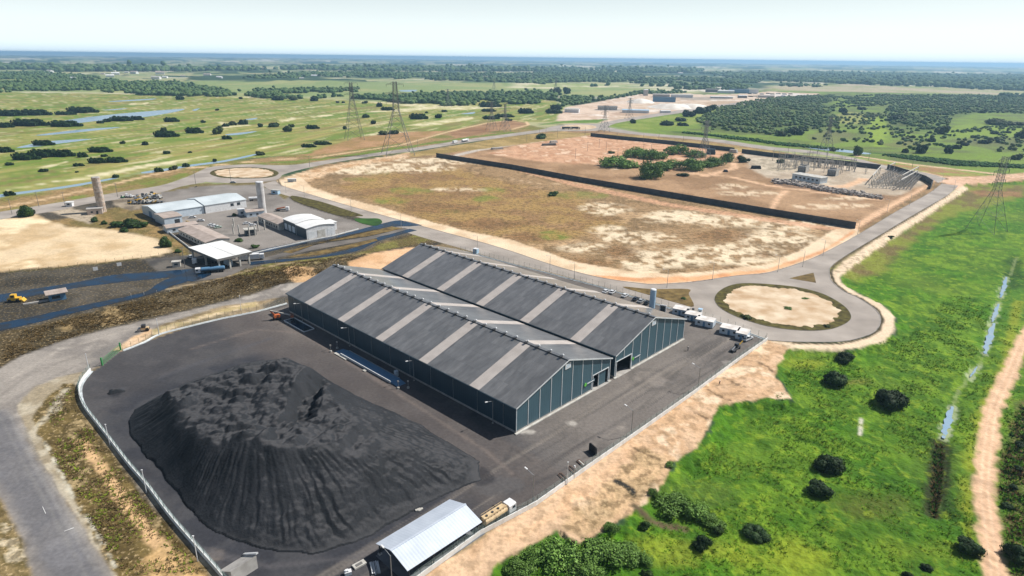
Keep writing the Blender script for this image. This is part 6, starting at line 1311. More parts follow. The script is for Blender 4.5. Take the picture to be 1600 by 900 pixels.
gantry('white gantry beam across the switchyard, upper long one', (1407, 289), (1432, 275)); gantry('white gantry beam across the switchyard, lower long one', (1405, 297), (1430, 282)); gantry('short white gantry beam at the switchyard\'s back left', (1388, 272), (1396, 268)); gantry('white gantry at the switchyard\'s left edge', (1361, 288), (1374, 272), 8)
gantry('concrete gantry row behind the left transformer', (1215, 262), (1300, 268), 10, .3, 'concrete'); gantry('concrete gantry row along the substation\'s back wall', (1225, 255), (1335, 266), 10, .3, 'concrete')
GS = 'thin posts in the substation'
sp_ = thing('lightning_mast', 'x', 'mast'); MB().tube((0, 0, 0), (0, 0, 15), .26, .12, 6).build('mast', M['concrete'], sp_); MB().box(-1.0, -.12, 11.2, 1.0, .12, 11.5).build('crossarm', M['concrete'], sp_)
for k, (px_, py_) in enumerate([(1228, 262), (1240, 258), (1253, 257), (1267, 259), (1281, 262), (1287, 270), (1298, 263), (1307, 268), (1313, 272), (1318, 262), (1332, 266), (1262, 266), (1218, 255), (1207, 252), (1275, 252), (1290, 254)] + [(1216 + (k_ * 37) % 128, 253 + (k_ * 17) % 11 + ((k_ * 37) % 128) * .07) for k_ in range(26)]):
    lb = f'thin pale mast in the substation, {ORD[k]} of the scattered row'
    if k == 0: sp_.location = at(px_, py_); sp_['label'] = lb; sp_['group'] = GS
    else: dup(sp_, at(px_, py_), R(-50), lb, GS, (1, 1, rnd.uniform(.7, 1.1)))
GI = 'rows of switchgear in the yard'
rows_ = [((1358 + f * 64, 293 + f * 3.5), (1390 + f * 46, 271.5 + f * 9.5), 10) for f in np.linspace(0, 1, 13)] + [((1216 + 18 * f, 266 - 2 * f), (1246 + 26 * f, 251.5 + 5 * f), 6) for f in np.linspace(0, 4, 9)]
for k, (a, c, n) in enumerate(rows_):
    pa, pc = at(*a), at(*c); where = 'in the switchyard by the curved wall' if k < 13 else 'behind the white control building'
    t = thing('switchgear_row', f'row of insulator posts {where}, {ORD[k if k < 13 else k - 13]} row from the left', 'switchgear', pa, math.atan2(pc.y - pa.y, pc.x - pa.x), GI)
    ln = (pc - pa).length; zt = 5.2 if k < 13 else 7.0
    if k % 3 != 1: MB().tube((-1, .5, zt), (ln + 1, .5, zt), .09, n=5).build('busbar', M['steel'], t)
    for j in range(n):
        x = ln * (j + rnd.uniform(-.2, .2)) / (n - 1); b = MB(); b.box(x - .6, -1.0, 0, x + .6, 1.0, .2); b.tube((x, 0, 0), (x, 0, 2.4), .2, n=6); b.box(x - .2, -1.1, 2.4, x + .2, 1.1, 2.65); b.mat(1)
        for e in (-1.0, 0, 1.0): b.tube((x, e, 2.6), (x, e, zt - rnd.uniform(0, .8)), .2, .12, 6)
        b.build('insulator_post', [M['concrete'] if (j + k) % 2 else M['steel'], M['concrete'] if k % 3 else M['white_dirty']], t)
# stacks of material in the yards
GK = 'stacks of building material in the works yard'
for k, (px_, py_, l_, w_, h, m, a, lb) in enumerate(((1030, 222, 20, 4, 3, 'concrete_dark', -40, 'dark stack against the yard\'s back wall, long one'), (1046, 224, 10, 4, 3, 'white_dirty', -40, 'pale stack against the yard\'s back wall'), (992, 220, 14, 4, 2.5, 'concrete_dark', -40, 'dark stack left of the pale one by the back wall'), (1139, 238, 9, 4, 3.5, 'white_dirty', -40, 'pale hut at the right end of the yard\'s left wall run'),
                                             (848, 228, 18, 4, 2.5, 'concrete_dark', 20, 'dark low stack in the red earth, left part of the yard'), (861, 224, 10, 4, 3, 'white_dirty', 30, 'pale low stack beside the red earth track'), (770, 234, 14, 5, 2, 'concrete', 30, 'grey slab stack where the pale road enters the lot'), (1103, 241, 10, 5, 6, 'navy_wall', -20, 'dark blue cabinet at the foot of the lattice tower'), (1175, 264, 9, 4, 3, 'black', 0, 'black covered heap left of the substation'), (1131, 269, 4, 3, 2.2, 'dark_steel', 0, 'small dark container by the sandy track'))):
    t = thing('material_stack', lb, 'stack', at(px_, py_), R(a), GK)
    for z in range(2): MB().box(z * .4, z * .3, z * h / 2, l_ - z * .5, w_ - z * .3, (z + 1) * h / 2 - .05).build('layer', M[m], t)
b = MB(); r5 = random.Random(8)
for k in range(420):
    f = r5.random(); cx_ = [(1208, 284), (1240, 287), (1272, 293), (1300, 299), (1335, 303), (1376, 309)]; i = min(int(f * 5), 4); u_ = f * 5 - i
    p = at(cx_[i][0] + (cx_[i + 1][0] - cx_[i][0]) * u_ + r5.uniform(-3, 3), cx_[i][1] + (cx_[i + 1][1] - cx_[i][1]) * u_ + r5.uniform(-3, 3)); s = r5.uniform(.8, 2.6)
    vs_ = [Vector((r5.uniform(-1, 1), r5.uniform(-1, 1), r5.uniform(-.2, 1))).normalized() * s * .7 for _ in range(8)]
    b.add([(p.x + v.x * (1 if n & 1 else -1) * .5 + (s * .4 if n & 1 else -s * .4), p.y + (s * .4 if n & 2 else -s * .4) + v.y * .4, (s * .8 if n & 4 else -.1) + v.z * .2) for n, v in enumerate(vs_)], [(0, 2, 3, 1), (4, 5, 7, 6), (0, 1, 5, 4), (1, 3, 7, 5), (3, 2, 6, 7), (2, 0, 4, 6)])
tag(b.build('rubble', M['rock']), 'long heap of broken stone and rubble in front of the substation', 'rubble', kind='stuff')

# ------------------------------------------------------------------ lattice towers
def lattice(H_, base, top=2.0, waist=.62, arms=((.74, 8), (.86, 9.5), (.97, 7)), w=.34):
    t = thing('transmission_tower', 'x', 'transmission tower'); zw = H_ * waist; bw = base * .2
    def half(z): return (base / 2 + (bw / 2 - base / 2) * z / zw) if z < zw else (bw / 2 + (top / 2 - bw / 2) * (z - zw) / (H_ - zw))
    lv = [0]; z = 0
    while z < H_ - 1: z = min(H_, z + max(1.6, half(z) * 1.25)); lv.append(z)
    for sx, sy in ((-1, -1), (1, -1), (1, 1), (-1, 1)):
        b = MB()
        for z0, z1 in zip(lv[:-1], lv[1:]): b.bar((sx * half(z0), sy * half(z0), z0), (sx * half(z1), sy * half(z1), z1), w)
        b.build('leg', M['tower_steel'], t)
    b = MB()
    for z0, z1 in zip(lv[:-1], lv[1:]):
        h0, h1 = half(z0), half(z1)
        for c in range(4):
            (ax, ay), (bx, by) = [((-1, -1), (1, -1)), ((1, -1), (1, 1)), ((1, 1), (-1, 1)), ((-1, 1), (-1, -1))][c]
            b.bar((ax * h0, ay * h0, z0), (bx * h1, by * h1, z1), w * .5); b.bar((bx * h0, by * h0, z0), (ax * h1, ay * h1, z1), w * .5)
            if z0 > 0: b.bar((ax * h0, ay * h0, z0), (bx * h0, by * h0, z0), w * .5)
    b.build('bracing', M['tower_steel'], t)
    for f, hw in arms:
        z = H_ * f; b = MB(); hh = half(z)
        for s in (-1, 1):
            for y in (-hh, hh): b.bar((s * hh, y, z), (s * hw, 0, z + .4), w * .6); b.bar((s * hh, y, z + 1.9), (s * hw, 0, z + .4), w * .5)
            for q in (.35, .68): b.bar((s * (hh + (hw - hh) * q), 0, z), (s * (hh + (hw - hh) * q), 0, z + 1.9 * (1 - q)), w * .5)
        ca = b.build('crossarm', M['tower_steel'], t)
        for s in (-1, 1): MB().tube((s * hw, 0, z + .3), (s * hw, 0, z - 2.2), .14, n=5).build('insulator', M['dark_steel'], ca)
    return t
GT = 'steel lattice transmission towers'
ta = lattice(70, 21, 3.0, .72, ((.78, 9), (.88, 11), (.97, 8)), .34); ta.location = at(554, 218); ta.rotation_euler = (0, 0, R(25)); ta['label'] = 'tall lattice tower standing in the green meadow left of the road'; ta['group'] = GT
tb = lattice(75, 31, 3.4, .6, ((.72, 10), (.84, 12), (.96, 9)), .38); tb.location = at(622, 241); tb.rotation_euler = (0, 0, R(20)); tb['label'] = 'tallest broad-legged lattice tower astride the far road'; tb['group'] = GT
tc_ = lattice(48, 17, 2.6, .56, ((.66, 8), (.8, 9.5), (.94, 7)), .18); tc_.location = atg(1541, 360); tc_.rotation_euler = (0, 0, R(30)); tc_['label'] = 'big lattice tower standing in the bright green field at the right'; tc_['group'] = GT
td = lattice(40, 13, 2.2, .62, w=.26)
TL = [((768, 203), 40, 'lattice tower on the brown earth left of the paired one'), ((789, 205), 38, 'lattice tower beside the far road, right one of the brown-earth pair'), ((1098, 254), 42, 'lattice tower among the bushes of the works yard'), ((1290, 238), 40, 'lattice tower beyond the substation wall in front of green grass'), ((944, 206), 37, 'lattice tower at the far roundabout'),
      ((983, 186), 36, 'lattice tower in front of the far works yard'), ((700, 167), 36, 'faint lattice tower at the edge of the meadow wood'), ((772, 143), 40, 'faint lattice tower before the far wood'), ((832, 131), 44, 'faint far lattice tower, left of two beyond the meadow'), ((868, 146), 44, 'faint lattice tower right of the far pair'), ((571, 120), 50, 'faint reddish far tower over the woods'), ((412, 116), 44, 'faint far tower over the woods at the left'), ((484, 119), 38, 'faint far tower right of the left one'), ((691, 128), 48, 'faint far tower over the middle woods'), ((637, 121), 36, 'smallest faint far tower between two others'), ((112, 108), 44, 'very faint far tower over the left plain'), ((27, 107), 44, 'very faint far tower near the left edge')]
for k, ((px_, py_), h, lb) in enumerate(TL):
    p = at(px_, py_)
    if k == 0: td.location = p; td.rotation_euler = (0, 0, R(30)); td['label'] = lb; td['group'] = GT
    else: dup(td, p, R(30 + 7 * (k % 3)), lb, GT, (h / 40,) * 3)

# ------------------------------------------------------------------ vehicles and works far off
t = thing('road_truck', 'long white tanker lorry driving along the far road', 'lorry'); p = at(722, 222.5); q = at(740, 219); t.location = p + Vector((0, 0, .1)); t.rotation_euler = (0, 0, math.atan2(q.y - p.y, q.x - p.x))
MB().tube((0, 0, 2.3), (11, 0, 2.3), 1.25, n=12).build('tank', M['white'], t); MB().box(11.6, -1.2, .7, 14, 1.2, 3.4).build('cab', M['white'], t); MB().box(0, -1, .9, 11.5, 1, 1.2).build('chassis', M['dark_steel'], t)
for x in (1.5, 3, 4.5, 10, 12.6):
    for y in (-1, 1): bb = MB(); wheel(bb, x, y); bb.build('wheel', M['black'], t)
t = thing('road_truck', 'short white lorry following the tanker on the far road', 'lorry'); p = at(708, 224.5); t.location = p + Vector((0, 0, .1)); t.rotation_euler = (0, 0, math.atan2(q.y - p.y, q.x - p.x))
MB().box(0, -1.25, .9, 7, 1.25, 3.4).build('box', M['white'], t); MB().box(7.2, -1.2, .7, 9.3, 1.2, 3.0).build('cab', M['white_dirty'], t)
for x in (1.5, 8.2):
    for y in (-1, 1): bb = MB(); wheel(bb, x, y); bb.build('wheel', M['black'], t)
for k, (px_, py_, lb) in enumerate(((878, 202, 'dark lorry on the far roundabout, left one of two'), (891, 202, 'dark lorry on the far roundabout, right one of two'))):
    t = thing('dark_lorry', lb, 'lorry', at(px_, py_, .1), R(0), 'dark lorries on the far roundabout')
    MB().box(0, -1.25, 1, 12, 1.25, 3.8).build('trailer', M['dark_steel'], t); MB().box(12.4, -1.2, .6, 14.6, 1.2, 3.4).build('cab', M['white_dirty'], t)
    for x in (1.5, 3, 10, 13):
        for y in (-1, 1): bb = MB(); wheel(bb, x, y); bb.build('wheel', M['black'], t)
GFW = 'buildings of the far works'
def farb(label, px_, py_, L_, D, h, wall_, roof_, a, flat=False):
    bld('works_building', label, at(px_, py_), R(a), L_, D, h, h + D * .12, wall=wall_, roof=roof_, group=GFW, flat=flat)
for a_ in (('dark blue roofed hall in the middle of the far works', 1020, 159, 55, 22, 9, 'blue_panel', 'navy_wall', -10), ('small white building at the far works\' left front corner', 882, 175.5, 28, 14, 6, 'white', 'white_dirty', -15), ('dark open shed left of centre in the far works', 934, 171.5, 40, 14, 6, 'white_dirty', 'concrete_dark', -5), ('long pale green shed in the far works\' front row', 972, 176, 52, 12, 5, 'trim', 'plastic_blue', -8),
           ('grey shed in the far works\' back row, left one', 1020, 151.5, 46, 16, 7, 'concrete', 'concrete', -10), ('grey shed in the far works\' back row, right one', 1048, 152, 60, 14, 7, 'trim', 'white_dirty', -12), ('tall pale silo block at the far works\' back left', 1006, 149.5, 12, 12, 16, 'white_dirty', 'white', 0), ('small white shed at the far works\' front edge', 1033, 176.5, 20, 8, 4, 'white', 'white', 10),
           ('dark building left of the far works\' upper cluster', 1103, 144, 40, 16, 9, 'concrete_dark', 'concrete_dark', -8), ('white building in the far works\' upper cluster', 1122, 145.5, 50, 16, 7, 'white', 'white', -8), ('dark blue hall right in the far works\' upper cluster', 1140, 145.5, 60, 24, 10, 'blue_panel', 'navy_wall', -8), ('grey hall at the right end of the upper cluster', 1160, 145, 50, 20, 8, 'trim', 'concrete_dark', -8),
           ('pale shed beside the far road, left one', 1110, 153.5, 60, 8, 4, 'white_dirty', 'trim', -8), ('pale shed beside the far road, right one', 1185, 152.5, 40, 10, 5, 'white_dirty', 'concrete_dark', -5), ('small dark works office beside the far road', 1154, 153, 24, 10, 6, 'concrete_dark', 'trim', 0)):
    farb(*a_)
GPL = 'far parked lorries of the works'
for k in range(16):
    px_ = 1168 + (k % 8) * 9 + rnd.uniform(-2, 2); py_ = 147.5 + (k // 8) * 4 + rnd.uniform(-.5, .5)
    t = thing('far_lorry', f'tiny lorry parked in the far works, {ORD[k // 8 * 8 + k % 8]} along the two rows', 'lorry', at(px_, py_), R(rnd.uniform(-20, 20)), GPL)
    MB().box(0, -1.3, .8, 11, 1.3, 3.6).build('box', M[['dark_steel', 'white_dirty', 'blue_panel', 'rust'][k % 4]], t); MB().box(11.3, -1.3, .5, 13.5, 1.3, 3.2).build('cab', M['white_dirty'], t)
def mound(label, px_, py_, rx, ry, h, m):
    n = 18; p = at(px_, py_); v = []
    for ring, (f, z) in enumerate(((1, -.2), (.75, .4), (.45, .8), (.15, 1.0))):
        for i in range(n):
            a = math.tau * i / n; k = f * (1 + .12 * math.sin(3 * a + px_) + .06 * math.sin(7 * a)); v.append((rx * k * math.cos(a), ry * k * math.sin(a), h * z if z > 0 else z))
    o = MB().add(v, [(r_ * n + i, r_ * n + (i + 1) % n, (r_ + 1) * n + (i + 1) % n, (r_ + 1) * n + i) for r_ in range(3) for i in range(n)] + [tuple(range(3 * n, 4 * n))]).build('stone_heap', m, smooth=True); o.location = p; tag(o, label, 'stone heap', 'pale heaps in the far works')
M['pale_heap'] = pm('pale_gravel', S(226, 220, 210), S(200, 190, 178), .05, .95)
mound('small white conical heap in the far works', 1000, 160, 34, 40, 9, M['pale_heap']); mound('big white gravel heap in the far works', 1050, 168.5, 55, 50, 9, M['pale_heap']); mound('big white gravel heap right of the other in the far works', 1082, 168, 40, 50, 8, M['pale_heap'])
# far settlements: pale specks among the woods
GH = 'far houses among the woods'
r6 = random.Random(4); hs = []
for k in range(46):
    px_ = r6.choice([r6.uniform(20, 360), r6.uniform(150, 360), r6.uniform(400, 800), r6.uniform(1000, 1250)]); py_ = r6.uniform(109, 124); hs.append((px_, py_))
hs.sort()
for k, (px_, py_) in enumerate(hs):
    s = r6.uniform(.8, 2.2)
    t = thing('far_house', f'pale far-off house among the woods, {ORD[k]} from the left', 'house', at(px_, py_), R(r6.uniform(-30, 30)), GH)
    t.scale = (s, s, s); MB().yprism([(0, 0), (9, 0), (9, 4.5), (4.5, 6.5), (0, 4.5)], 0, 18).build('wall', M['white'], t); MB().yprism([(-.4, 4.45), (4.5, 6.7), (9.4, 4.45), (9.4, 4.7), (4.5, 6.95), (-.4, 4.7)], -.4, 18.4).build('roof', M[r6.choice(['white_roof', 'fibro', 'white_dirty'])], t)
# ------------------------------------------------------------------ trees and bushes
def rand_unit(n, g):
    v = g.normal(size=(n, 3)); return v / np.linalg.norm(v, axis=1)[:, None]
def crown(seed, nc=12, leaves=1600, ls=.09, flat=.75, core=True, spread=.62, wide=1.0):
    """unit crown, about 1 in radius, standing on z = 0: leaf-sized faces on the shells of overlapping clumps"""
    g = np.random.default_rng(seed)
    cen = rand_unit(nc, g) * (g.random((nc, 1)) ** .4) * spread; cen[:, 2] = np.abs(cen[:, 2]) * flat + .3 * flat; cen[:, 0] *= wide
    rad = g.uniform(.24, .46, nc)
    V, F = [], []
    k = leaves // nc; n0 = 0
    for c, r in zip(cen, rad):
        d = rand_unit(k, g); p = c + d * (r * g.uniform(.72, 1.08, (k, 1))) * np.array([1, 1, .85])
        nrm = d + .7 * rand_unit(k, g); nrm /= np.linalg.norm(nrm, axis=1)[:, None]
        a = np.cross(nrm, rand_unit(k, g)); a /= np.linalg.norm(a, axis=1)[:, None] + 1e-9; b = np.cross(nrm, a)
        s = ls * g.uniform(.6, 1.35, (k, 1)); p[:, 2] = np.maximum(p[:, 2], .02)
        q = np.stack([p - a * s, p - b * s * .6, p + a * s, p + b * s * .6], 1).reshape(-1, 3)
        V.append(q); F.append(np.arange(4 * k).reshape(-1, 4) + n0); n0 += 4 * k
        if core:
            m, h = 7, 4; t = np.linspace(0, math.pi, h + 1); u = np.linspace(0, math.tau, m, endpoint=False)
            pts = np.array([[math.sin(a_) * math.cos(b_), math.sin(a_) * math.sin(b_), math.cos(a_)] for a_ in t for b_ in u])
            pts *= r * .8 * g.uniform(.8, 1.1, (len(pts), 1)); pts = pts + c; pts[:, 2] = np.maximum(pts[:, 2], .0)
            fs = np.array([[i * m + j, i * m + (j + 1) % m, (i + 1) * m + (j + 1) % m, (i + 1) * m + j] for i in range(h) for j in range(m)])
            V.append(pts); F.append(fs + n0); n0 += len(pts)
    return np.concatenate(V), np.concatenate(F)
def trunk_mb(h, r, n=5, lean=.1, seed=0):
    g = random.Random(seed); b = MB(); top = (g.uniform(-lean, lean) * h, g.uniform(-lean, lean) * h, h * .55); b.tube((0, 0, -.05), top, r, r * .6, 7)
    for k in range(n):
        a = g.uniform(0, math.tau); b.tube(top, (top[0] + math.cos(a) * h * .4, top[1] + math.sin(a) * h * .4, h * g.uniform(.75, 1.0)), r * .5, r * .15, 5)
    return b
PROTO = {}
def tree_proto(key, seed, mat, **k):
    V, F = crown(seed, **k); me_o = np_mesh('crown', V, F, M[mat]); tr = trunk_mb(.8, .045, seed=seed).build('trunk', M['bark'])
    PROTO[key] = (me_o.data, tr.data); bpy.data.objects.remove(me_o); bpy.data.objects.remove(tr)
tree_proto('big0', 1, 'leaf_dark', nc=16, leaves=4200, ls=.05); tree_proto('big1', 2, 'leaf_dark', nc=18, leaves=4200, ls=.05); tree_proto('big2', 3, 'leaf_dark', nc=13, leaves=3800, ls=.055)
tree_proto('lush0', 4, 'leaf_light', nc=26, leaves=3400, ls=.06, core=False, spread=.85); tree_proto('lush1', 5, 'leaf_light', nc=22, leaves=3000, ls=.06, core=False, wide=1.15, spread=.85)
tree_proto('mid0', 6, 'leaf_mid', nc=12, leaves=1500, ls=.08, wide=1.25); tree_proto('mid1', 7, 'leaf_mid', nc=10, leaves=1400, ls=.08)
tree_proto('far0', 8, 'leaf_dark', nc=10, leaves=500, ls=.13, flat=.5, wide=1.4); tree_proto('far1', 9, 'leaf_dark', nc=8, leaves=450, ls=.14, flat=.6); tree_proto('far2', 10, 'leaf_olive', nc=9, leaves=450, ls=.14, flat=.55, wide=1.3)
def tree(key, px_, py_, w_px, h_ratio, label, group=None, name='bush', cat='bush', deep=1.0):
    """px_, py_ is the foot (front base) of the crown in the photograph, w_px its width there"""
    p = atg(px_, py_); wr = w_px / pxm(p) / 2
    d = Vector((p.x, p.y, 0)).normalized(); p = p + d * wr * .6; p.z = gz(p.x, p.y) if p.length < 900 else 0
    t = thing(name, label, cat, p, rnd.uniform(0, 6.28) if deep == 1 else 0, group)
    t.scale = (wr * 1.1, wr * 1.1 * deep, wr * h_ratio * 1.2)
    cr_, tr_ = PROTO[key]
    c = bpy.data.objects.new('crown', cr_); COL.objects.link(c); c.parent = t
    k = bpy.data.objects.new('trunk', tr_); COL.objects.link(k); k.parent = t
    return t
# trees standing in the bright green field
GD = 'dark round trees in the green field'
for k, (key, x, y, w, h, lb) in enumerate((('big0', 1301, 604, 42, .85, 'dark round tree in the green field, left of the largest one'), ('big1', 1387, 640, 57, .85, 'largest dark round tree in the green field'), ('big2', 1319, 567, 34, .7, 'dark tree on the field edge just below the roundabout'), ('big0', 1294, 742, 50, .8, 'dark tree in the lower field, upper one of a close pair'), ('big1', 1277, 778, 46, .8, 'dark tree in the lower field, lower one of a close pair'),
                                         ('big2', 1096, 861, 36, .85, 'dark round bush near the bottom edge, left of the flat wide one'), ('big0', 1180, 845, 46, .55, 'dark flat wide bush near the bottom edge of the field'), ('big1', 1510, 868, 46, .8, 'dark tree touching the left side of the dirt track'), ('big2', 1586, 880, 50, .9, 'dark tree right of the dirt track at the frame corner'),
                                         ('big0', 1446, 893, 20, .8, 'small dark bush at the bottom edge near the track, right one'), ('big2', 1417, 904, 18, .8, 'small dark bush at the bottom edge near the track, left one'), ('big1', 1582, 765, 16, .8, 'small dark bush right of the dirt track, lower one'), ('big0', 1572, 795, 18, .7, 'small dark bush close to the right of the track'), ('big2', 1590, 735, 16, .7, 'small dark bush right of the dirt track, upper one'), ('big1', 1595, 700, 20, .7, 'small dark bush at the right edge above the others'))):
    tree(key, x, y, w, h, lb, GD, 'round_tree', 'tree')
GLS = 'leafy shrubs at the foot of the sand bank'
for k, (key, x, y, w, h, lb) in enumerate((('lush0', 866, 892, 74, .65, 'big leafy shrub at the bottom edge below the sand bank'), ('lush1', 945, 890, 74, .5, 'wide leafy shrub right of the big one below the sand bank'), ('lush0', 915, 905, 54, .5, 'leafy shrub at the bottom edge between the two big ones'), ('lush1', 811, 905, 46, .6, 'leafy shrub at the bottom edge, farthest left'), ('lush0', 985, 880, 48, .5, 'leafy shrub right of the wide one'), ('lush1', 1052, 805, 56, .6, 'leafy shrub on the upper bank, left of the long one'), ('lush0', 1083, 814, 52, .6, 'long leafy shrub on the upper bank'), ('lush1', 1112, 826, 36, .6, 'small leafy shrub at the right end of the upper bank'),
                                         ('mid1', 1008, 830, 24, .9, 'small dark leafy shrub between the two groups of shrubs'), ('mid0', 1118, 836, 26, .8, 'dark shrub below the upper bank group'), ('lush0', 1020, 776, 18, .8, 'small leafy shrub on the eroded sand edge'), ('lush1', 1047, 730, 14, .8, 'tiny leafy shrub in the sand bank notch'), ('lush0', 1008, 885, 26, .8, 'leafy shrub near the bottom edge, right of the group'), ('lush1', 955, 838, 24, .8, 'leafy shrub at the tip of the sand bank'), ('mid0', 1010, 905, 24, .8, 'shrub at the bottom edge under the leafy one'), ('lush0', 830, 884, 34, .7, 'leafy shrub on the sand edge left of the big one'))):
    tree(key, x, y, w, h, lb, GLS, 'leafy_shrub', 'shrub')
# works yard bushes
GYB = 'bushes in the works yard'
for k, (key, x, y, w, h, lb) in enumerate((('lush0', 962, 263, 54, .5, 'long green bush at the left of the works yard thicket'), ('lush0', 1016, 280, 46, .95, 'tall round green bush nearest the dark wall'), ('lush1', 995, 246, 44, .5, 'bush at the back left of the works yard thicket'), ('lush0', 1022, 250, 40, .6, 'bush in the middle of the thicket, back row'), ('lush1', 1048, 266, 46, .5, 'bush in the middle of the thicket, front row'), ('lush1', 1078, 267, 42, .7, 'bush right of the middle in the thicket\'s front row'), ('lush1', 1060, 242, 34, .7, 'bush at the back of the thicket before the wall'), ('lush0', 1117, 259, 34, .6, 'bush right of the lattice tower\'s foot'), ('lush0', 1136, 253, 24, .9, 'rounded bush at the right end of the thicket'), ('mid0', 1160, 254, 22, .8, 'lone bush right of the thicket by the track'), ('lush1', 1085, 246, 30, .6, 'bush behind the lattice tower\'s foot'), ('mid0', 1218, 255, 16, .7, 'small bush left of the substation posts'),
                                         ('mid1', 847, 217, 26, .55, 'round bush beside the far road left of the works yard'), ('mid0', 866, 307, 22, .5, 'small dark bush alone in the dry lot'), ('far2', 1000, 243, 30, .4, 'low bush left at the thicket\'s back'), ('mid0', 1337, 243, 20, 1.3, 'dark tree beside the far canal right of the tower'), ('lush0', 1105, 262, 30, .5, 'low bush in front of the lattice tower\'s foot'), ('far2', 1067, 276, 22, .5, 'small pale bush in front of the thicket, right'), ('far2', 955, 240, 16, .5, 'small bush in the red earth, left'), ('lush1', 985, 262, 30, .4, 'low green bush between the long and the tall ones'))):
    tree(key, x, y, w, h, lb, GYB)
for key, x, y, w, h, lb in (('far2', 1166, 499, 22, .5, 'dry brown bush at the near left rim of the sandy roundabout'), ('lush1', 1230, 484, 14, .3, 'low green weed patch in the middle of the sandy roundabout'), ('lush0', 1258, 468, 11, .3, 'small green weed patch at the back of the sandy roundabout'), ('far2', 1292, 512, 14, .5, 'small dry bush at the near right rim of the sandy roundabout'), ('mid1', 1068, 468, 12, .4, 'small bush on the grass island by the roundabout'), ('far2', 1392, 373, 10, .6, 'small dark bush on the sandy shoulder halfway up the right road')):
    tree(key, x, y, w, h, lb, 'bushes on the roundabout and road islands')
# trees of the left-hand works
for key, x, y, w, h, lb in (('mid1', 42, 340, 32, 1.0, 'round dark tree by the left road junction'), ('mid1', 259, 387, 24, 1.25, 'tall dark tree beside the low wall near the office block'), ('mid0', 150, 347, 14, .9, 'small bush right of the pink house'), ('mid1', 163, 351, 12, .9, 'second small bush right of the pink house'), ('mid0', 180, 356, 30, .55, 'olive bush in the row below the brown tower, left one'), ('mid1', 205, 357, 40, .6, 'wide olive bush in the row below the brown tower, middle one'), ('mid0', 222, 357, 24, .6, 'olive bush in the row below the brown tower, right one'), ('mid1', 195, 363, 18, .7, 'dark bush at the sandy lot edge below the row'),
                            ('mid0', 280, 395, 14, .6, 'low bush between the tree and the canopy'), ('mid1', 366, 338, 10, .8, 'small bush beside the white gatehouse'), ('mid0', 398, 388, 16, .6, 'small bush right of the canopy'), ('mid1', 374, 378, 18, .5, 'low bush behind the canopy, right side')):
    tree(key, x, y, w, h, lb, 'bushes round the left-hand works')
# bushes scattered over the wet meadow
MB_ = [(20, 182, 46, .3), (60, 181, 44, .3), (105, 180, 30, .26), (133, 177, 44, .3), (10, 200, 26, .45), (52, 198, 52, .3), (107, 199, 46, .3), (170, 191, 14, .4), (193, 190, 32, .35), (216, 188, 20, .45), (158, 193, 11, .4), (270, 191, 22, .45), (317, 192, 8, .5), (352, 198, 11, .5), (364, 196, 14, .4), (379, 195, 14, .6), (255, 206, 9, .8), (263, 215, 36, .38), (306, 209, 26, .5), (341, 210, 17, .7), (356, 218, 15, .4), (192, 225, 8, .6), (228, 227, 11, .55), (71, 228, 31, .38), (9, 239, 28, .45), (45, 251, 40, .4), (72, 247, 40, .45), (101, 246, 36, .45), (131, 246, 15, .55),
       (160, 239, 34, .35), (164, 245, 10, .4), (155, 256, 27, .45), (185, 255, 31, .4), (125, 260, 16, .3), (14, 259, 12, .4), (67, 269, 13, .4), (260, 241, 12, .4), (297, 239, 7, .4), (180, 278, 11, .5), (250, 269, 14, .5), (271, 266, 14, .45), (292, 261, 13, .45), (336, 253, 9, .5), (17, 306, 15, .5), (407, 199, 11, .5), (427, 199, 18, .4), (450, 206, 15, .6), (454, 199, 10, .5), (490, 202, 20, .45), (571, 184, 13, .45), (539, 202, 7, .8), (599, 211, 18, .35), (614, 210, 16, .4), (656, 187, 28, .45), (686, 185, 13, .5), (584, 194, 11, .5), (607, 173, 20, .4), (407, 243, 15, .4), (484, 231, 22, .35), (506, 227, 26, .3), (769, 187, 26, .3), (790, 184, 30, .25), (768, 168, 34, .35), (765, 175, 22, .3), (433, 157, 18, .4), (458, 157, 16, .4), (490, 158, 14, .6), (527, 161, 6, .5), (536, 161, 6, .5), (592, 167, 10, .7), (570, 162, 10, .4), (282, 156, 14, .5), (376, 155, 8, .4), (695, 175, 9, .4), (667, 177, 6, .5), (823, 178, 24, .5), (867, 178, 26, .4), (870, 171, 18, .4), (795, 189, 12, .3), (868, 146, 18, .5), (885, 147, 16, .6), (340, 173, 6, .5), (120, 270, 6, .4)]
MB_.sort(key=lambda q: q[1]); rows = [MB_[i:i + 14] for i in range(0, len(MB_), 14)]
RN = ['the farthest meadow row', 'the far meadow row by the long pond', 'the middle far meadow row', 'the middle meadow row', 'the middle near meadow row', 'the near meadow row', 'the row beside the canal']
for ri, row in enumerate(rows):
    row.sort()
    for k, (x, y, w, h) in enumerate(row):
        size = 'long dark thicket' if w > 34 else ('dark bush' if w > 15 else 'small dark bush')
        tree(['far0', 'far1', 'far0', 'far2'][(k + ri) % 4 if w < 20 else 0], x, y, w * 1.15, h * (2.0 if w < 20 else 1.5), f'{size}, {ORD[k]} from the left in {RN[ri]}', 'bushes scattered over the wet meadow', deep=1.0 if w < 20 else .5)
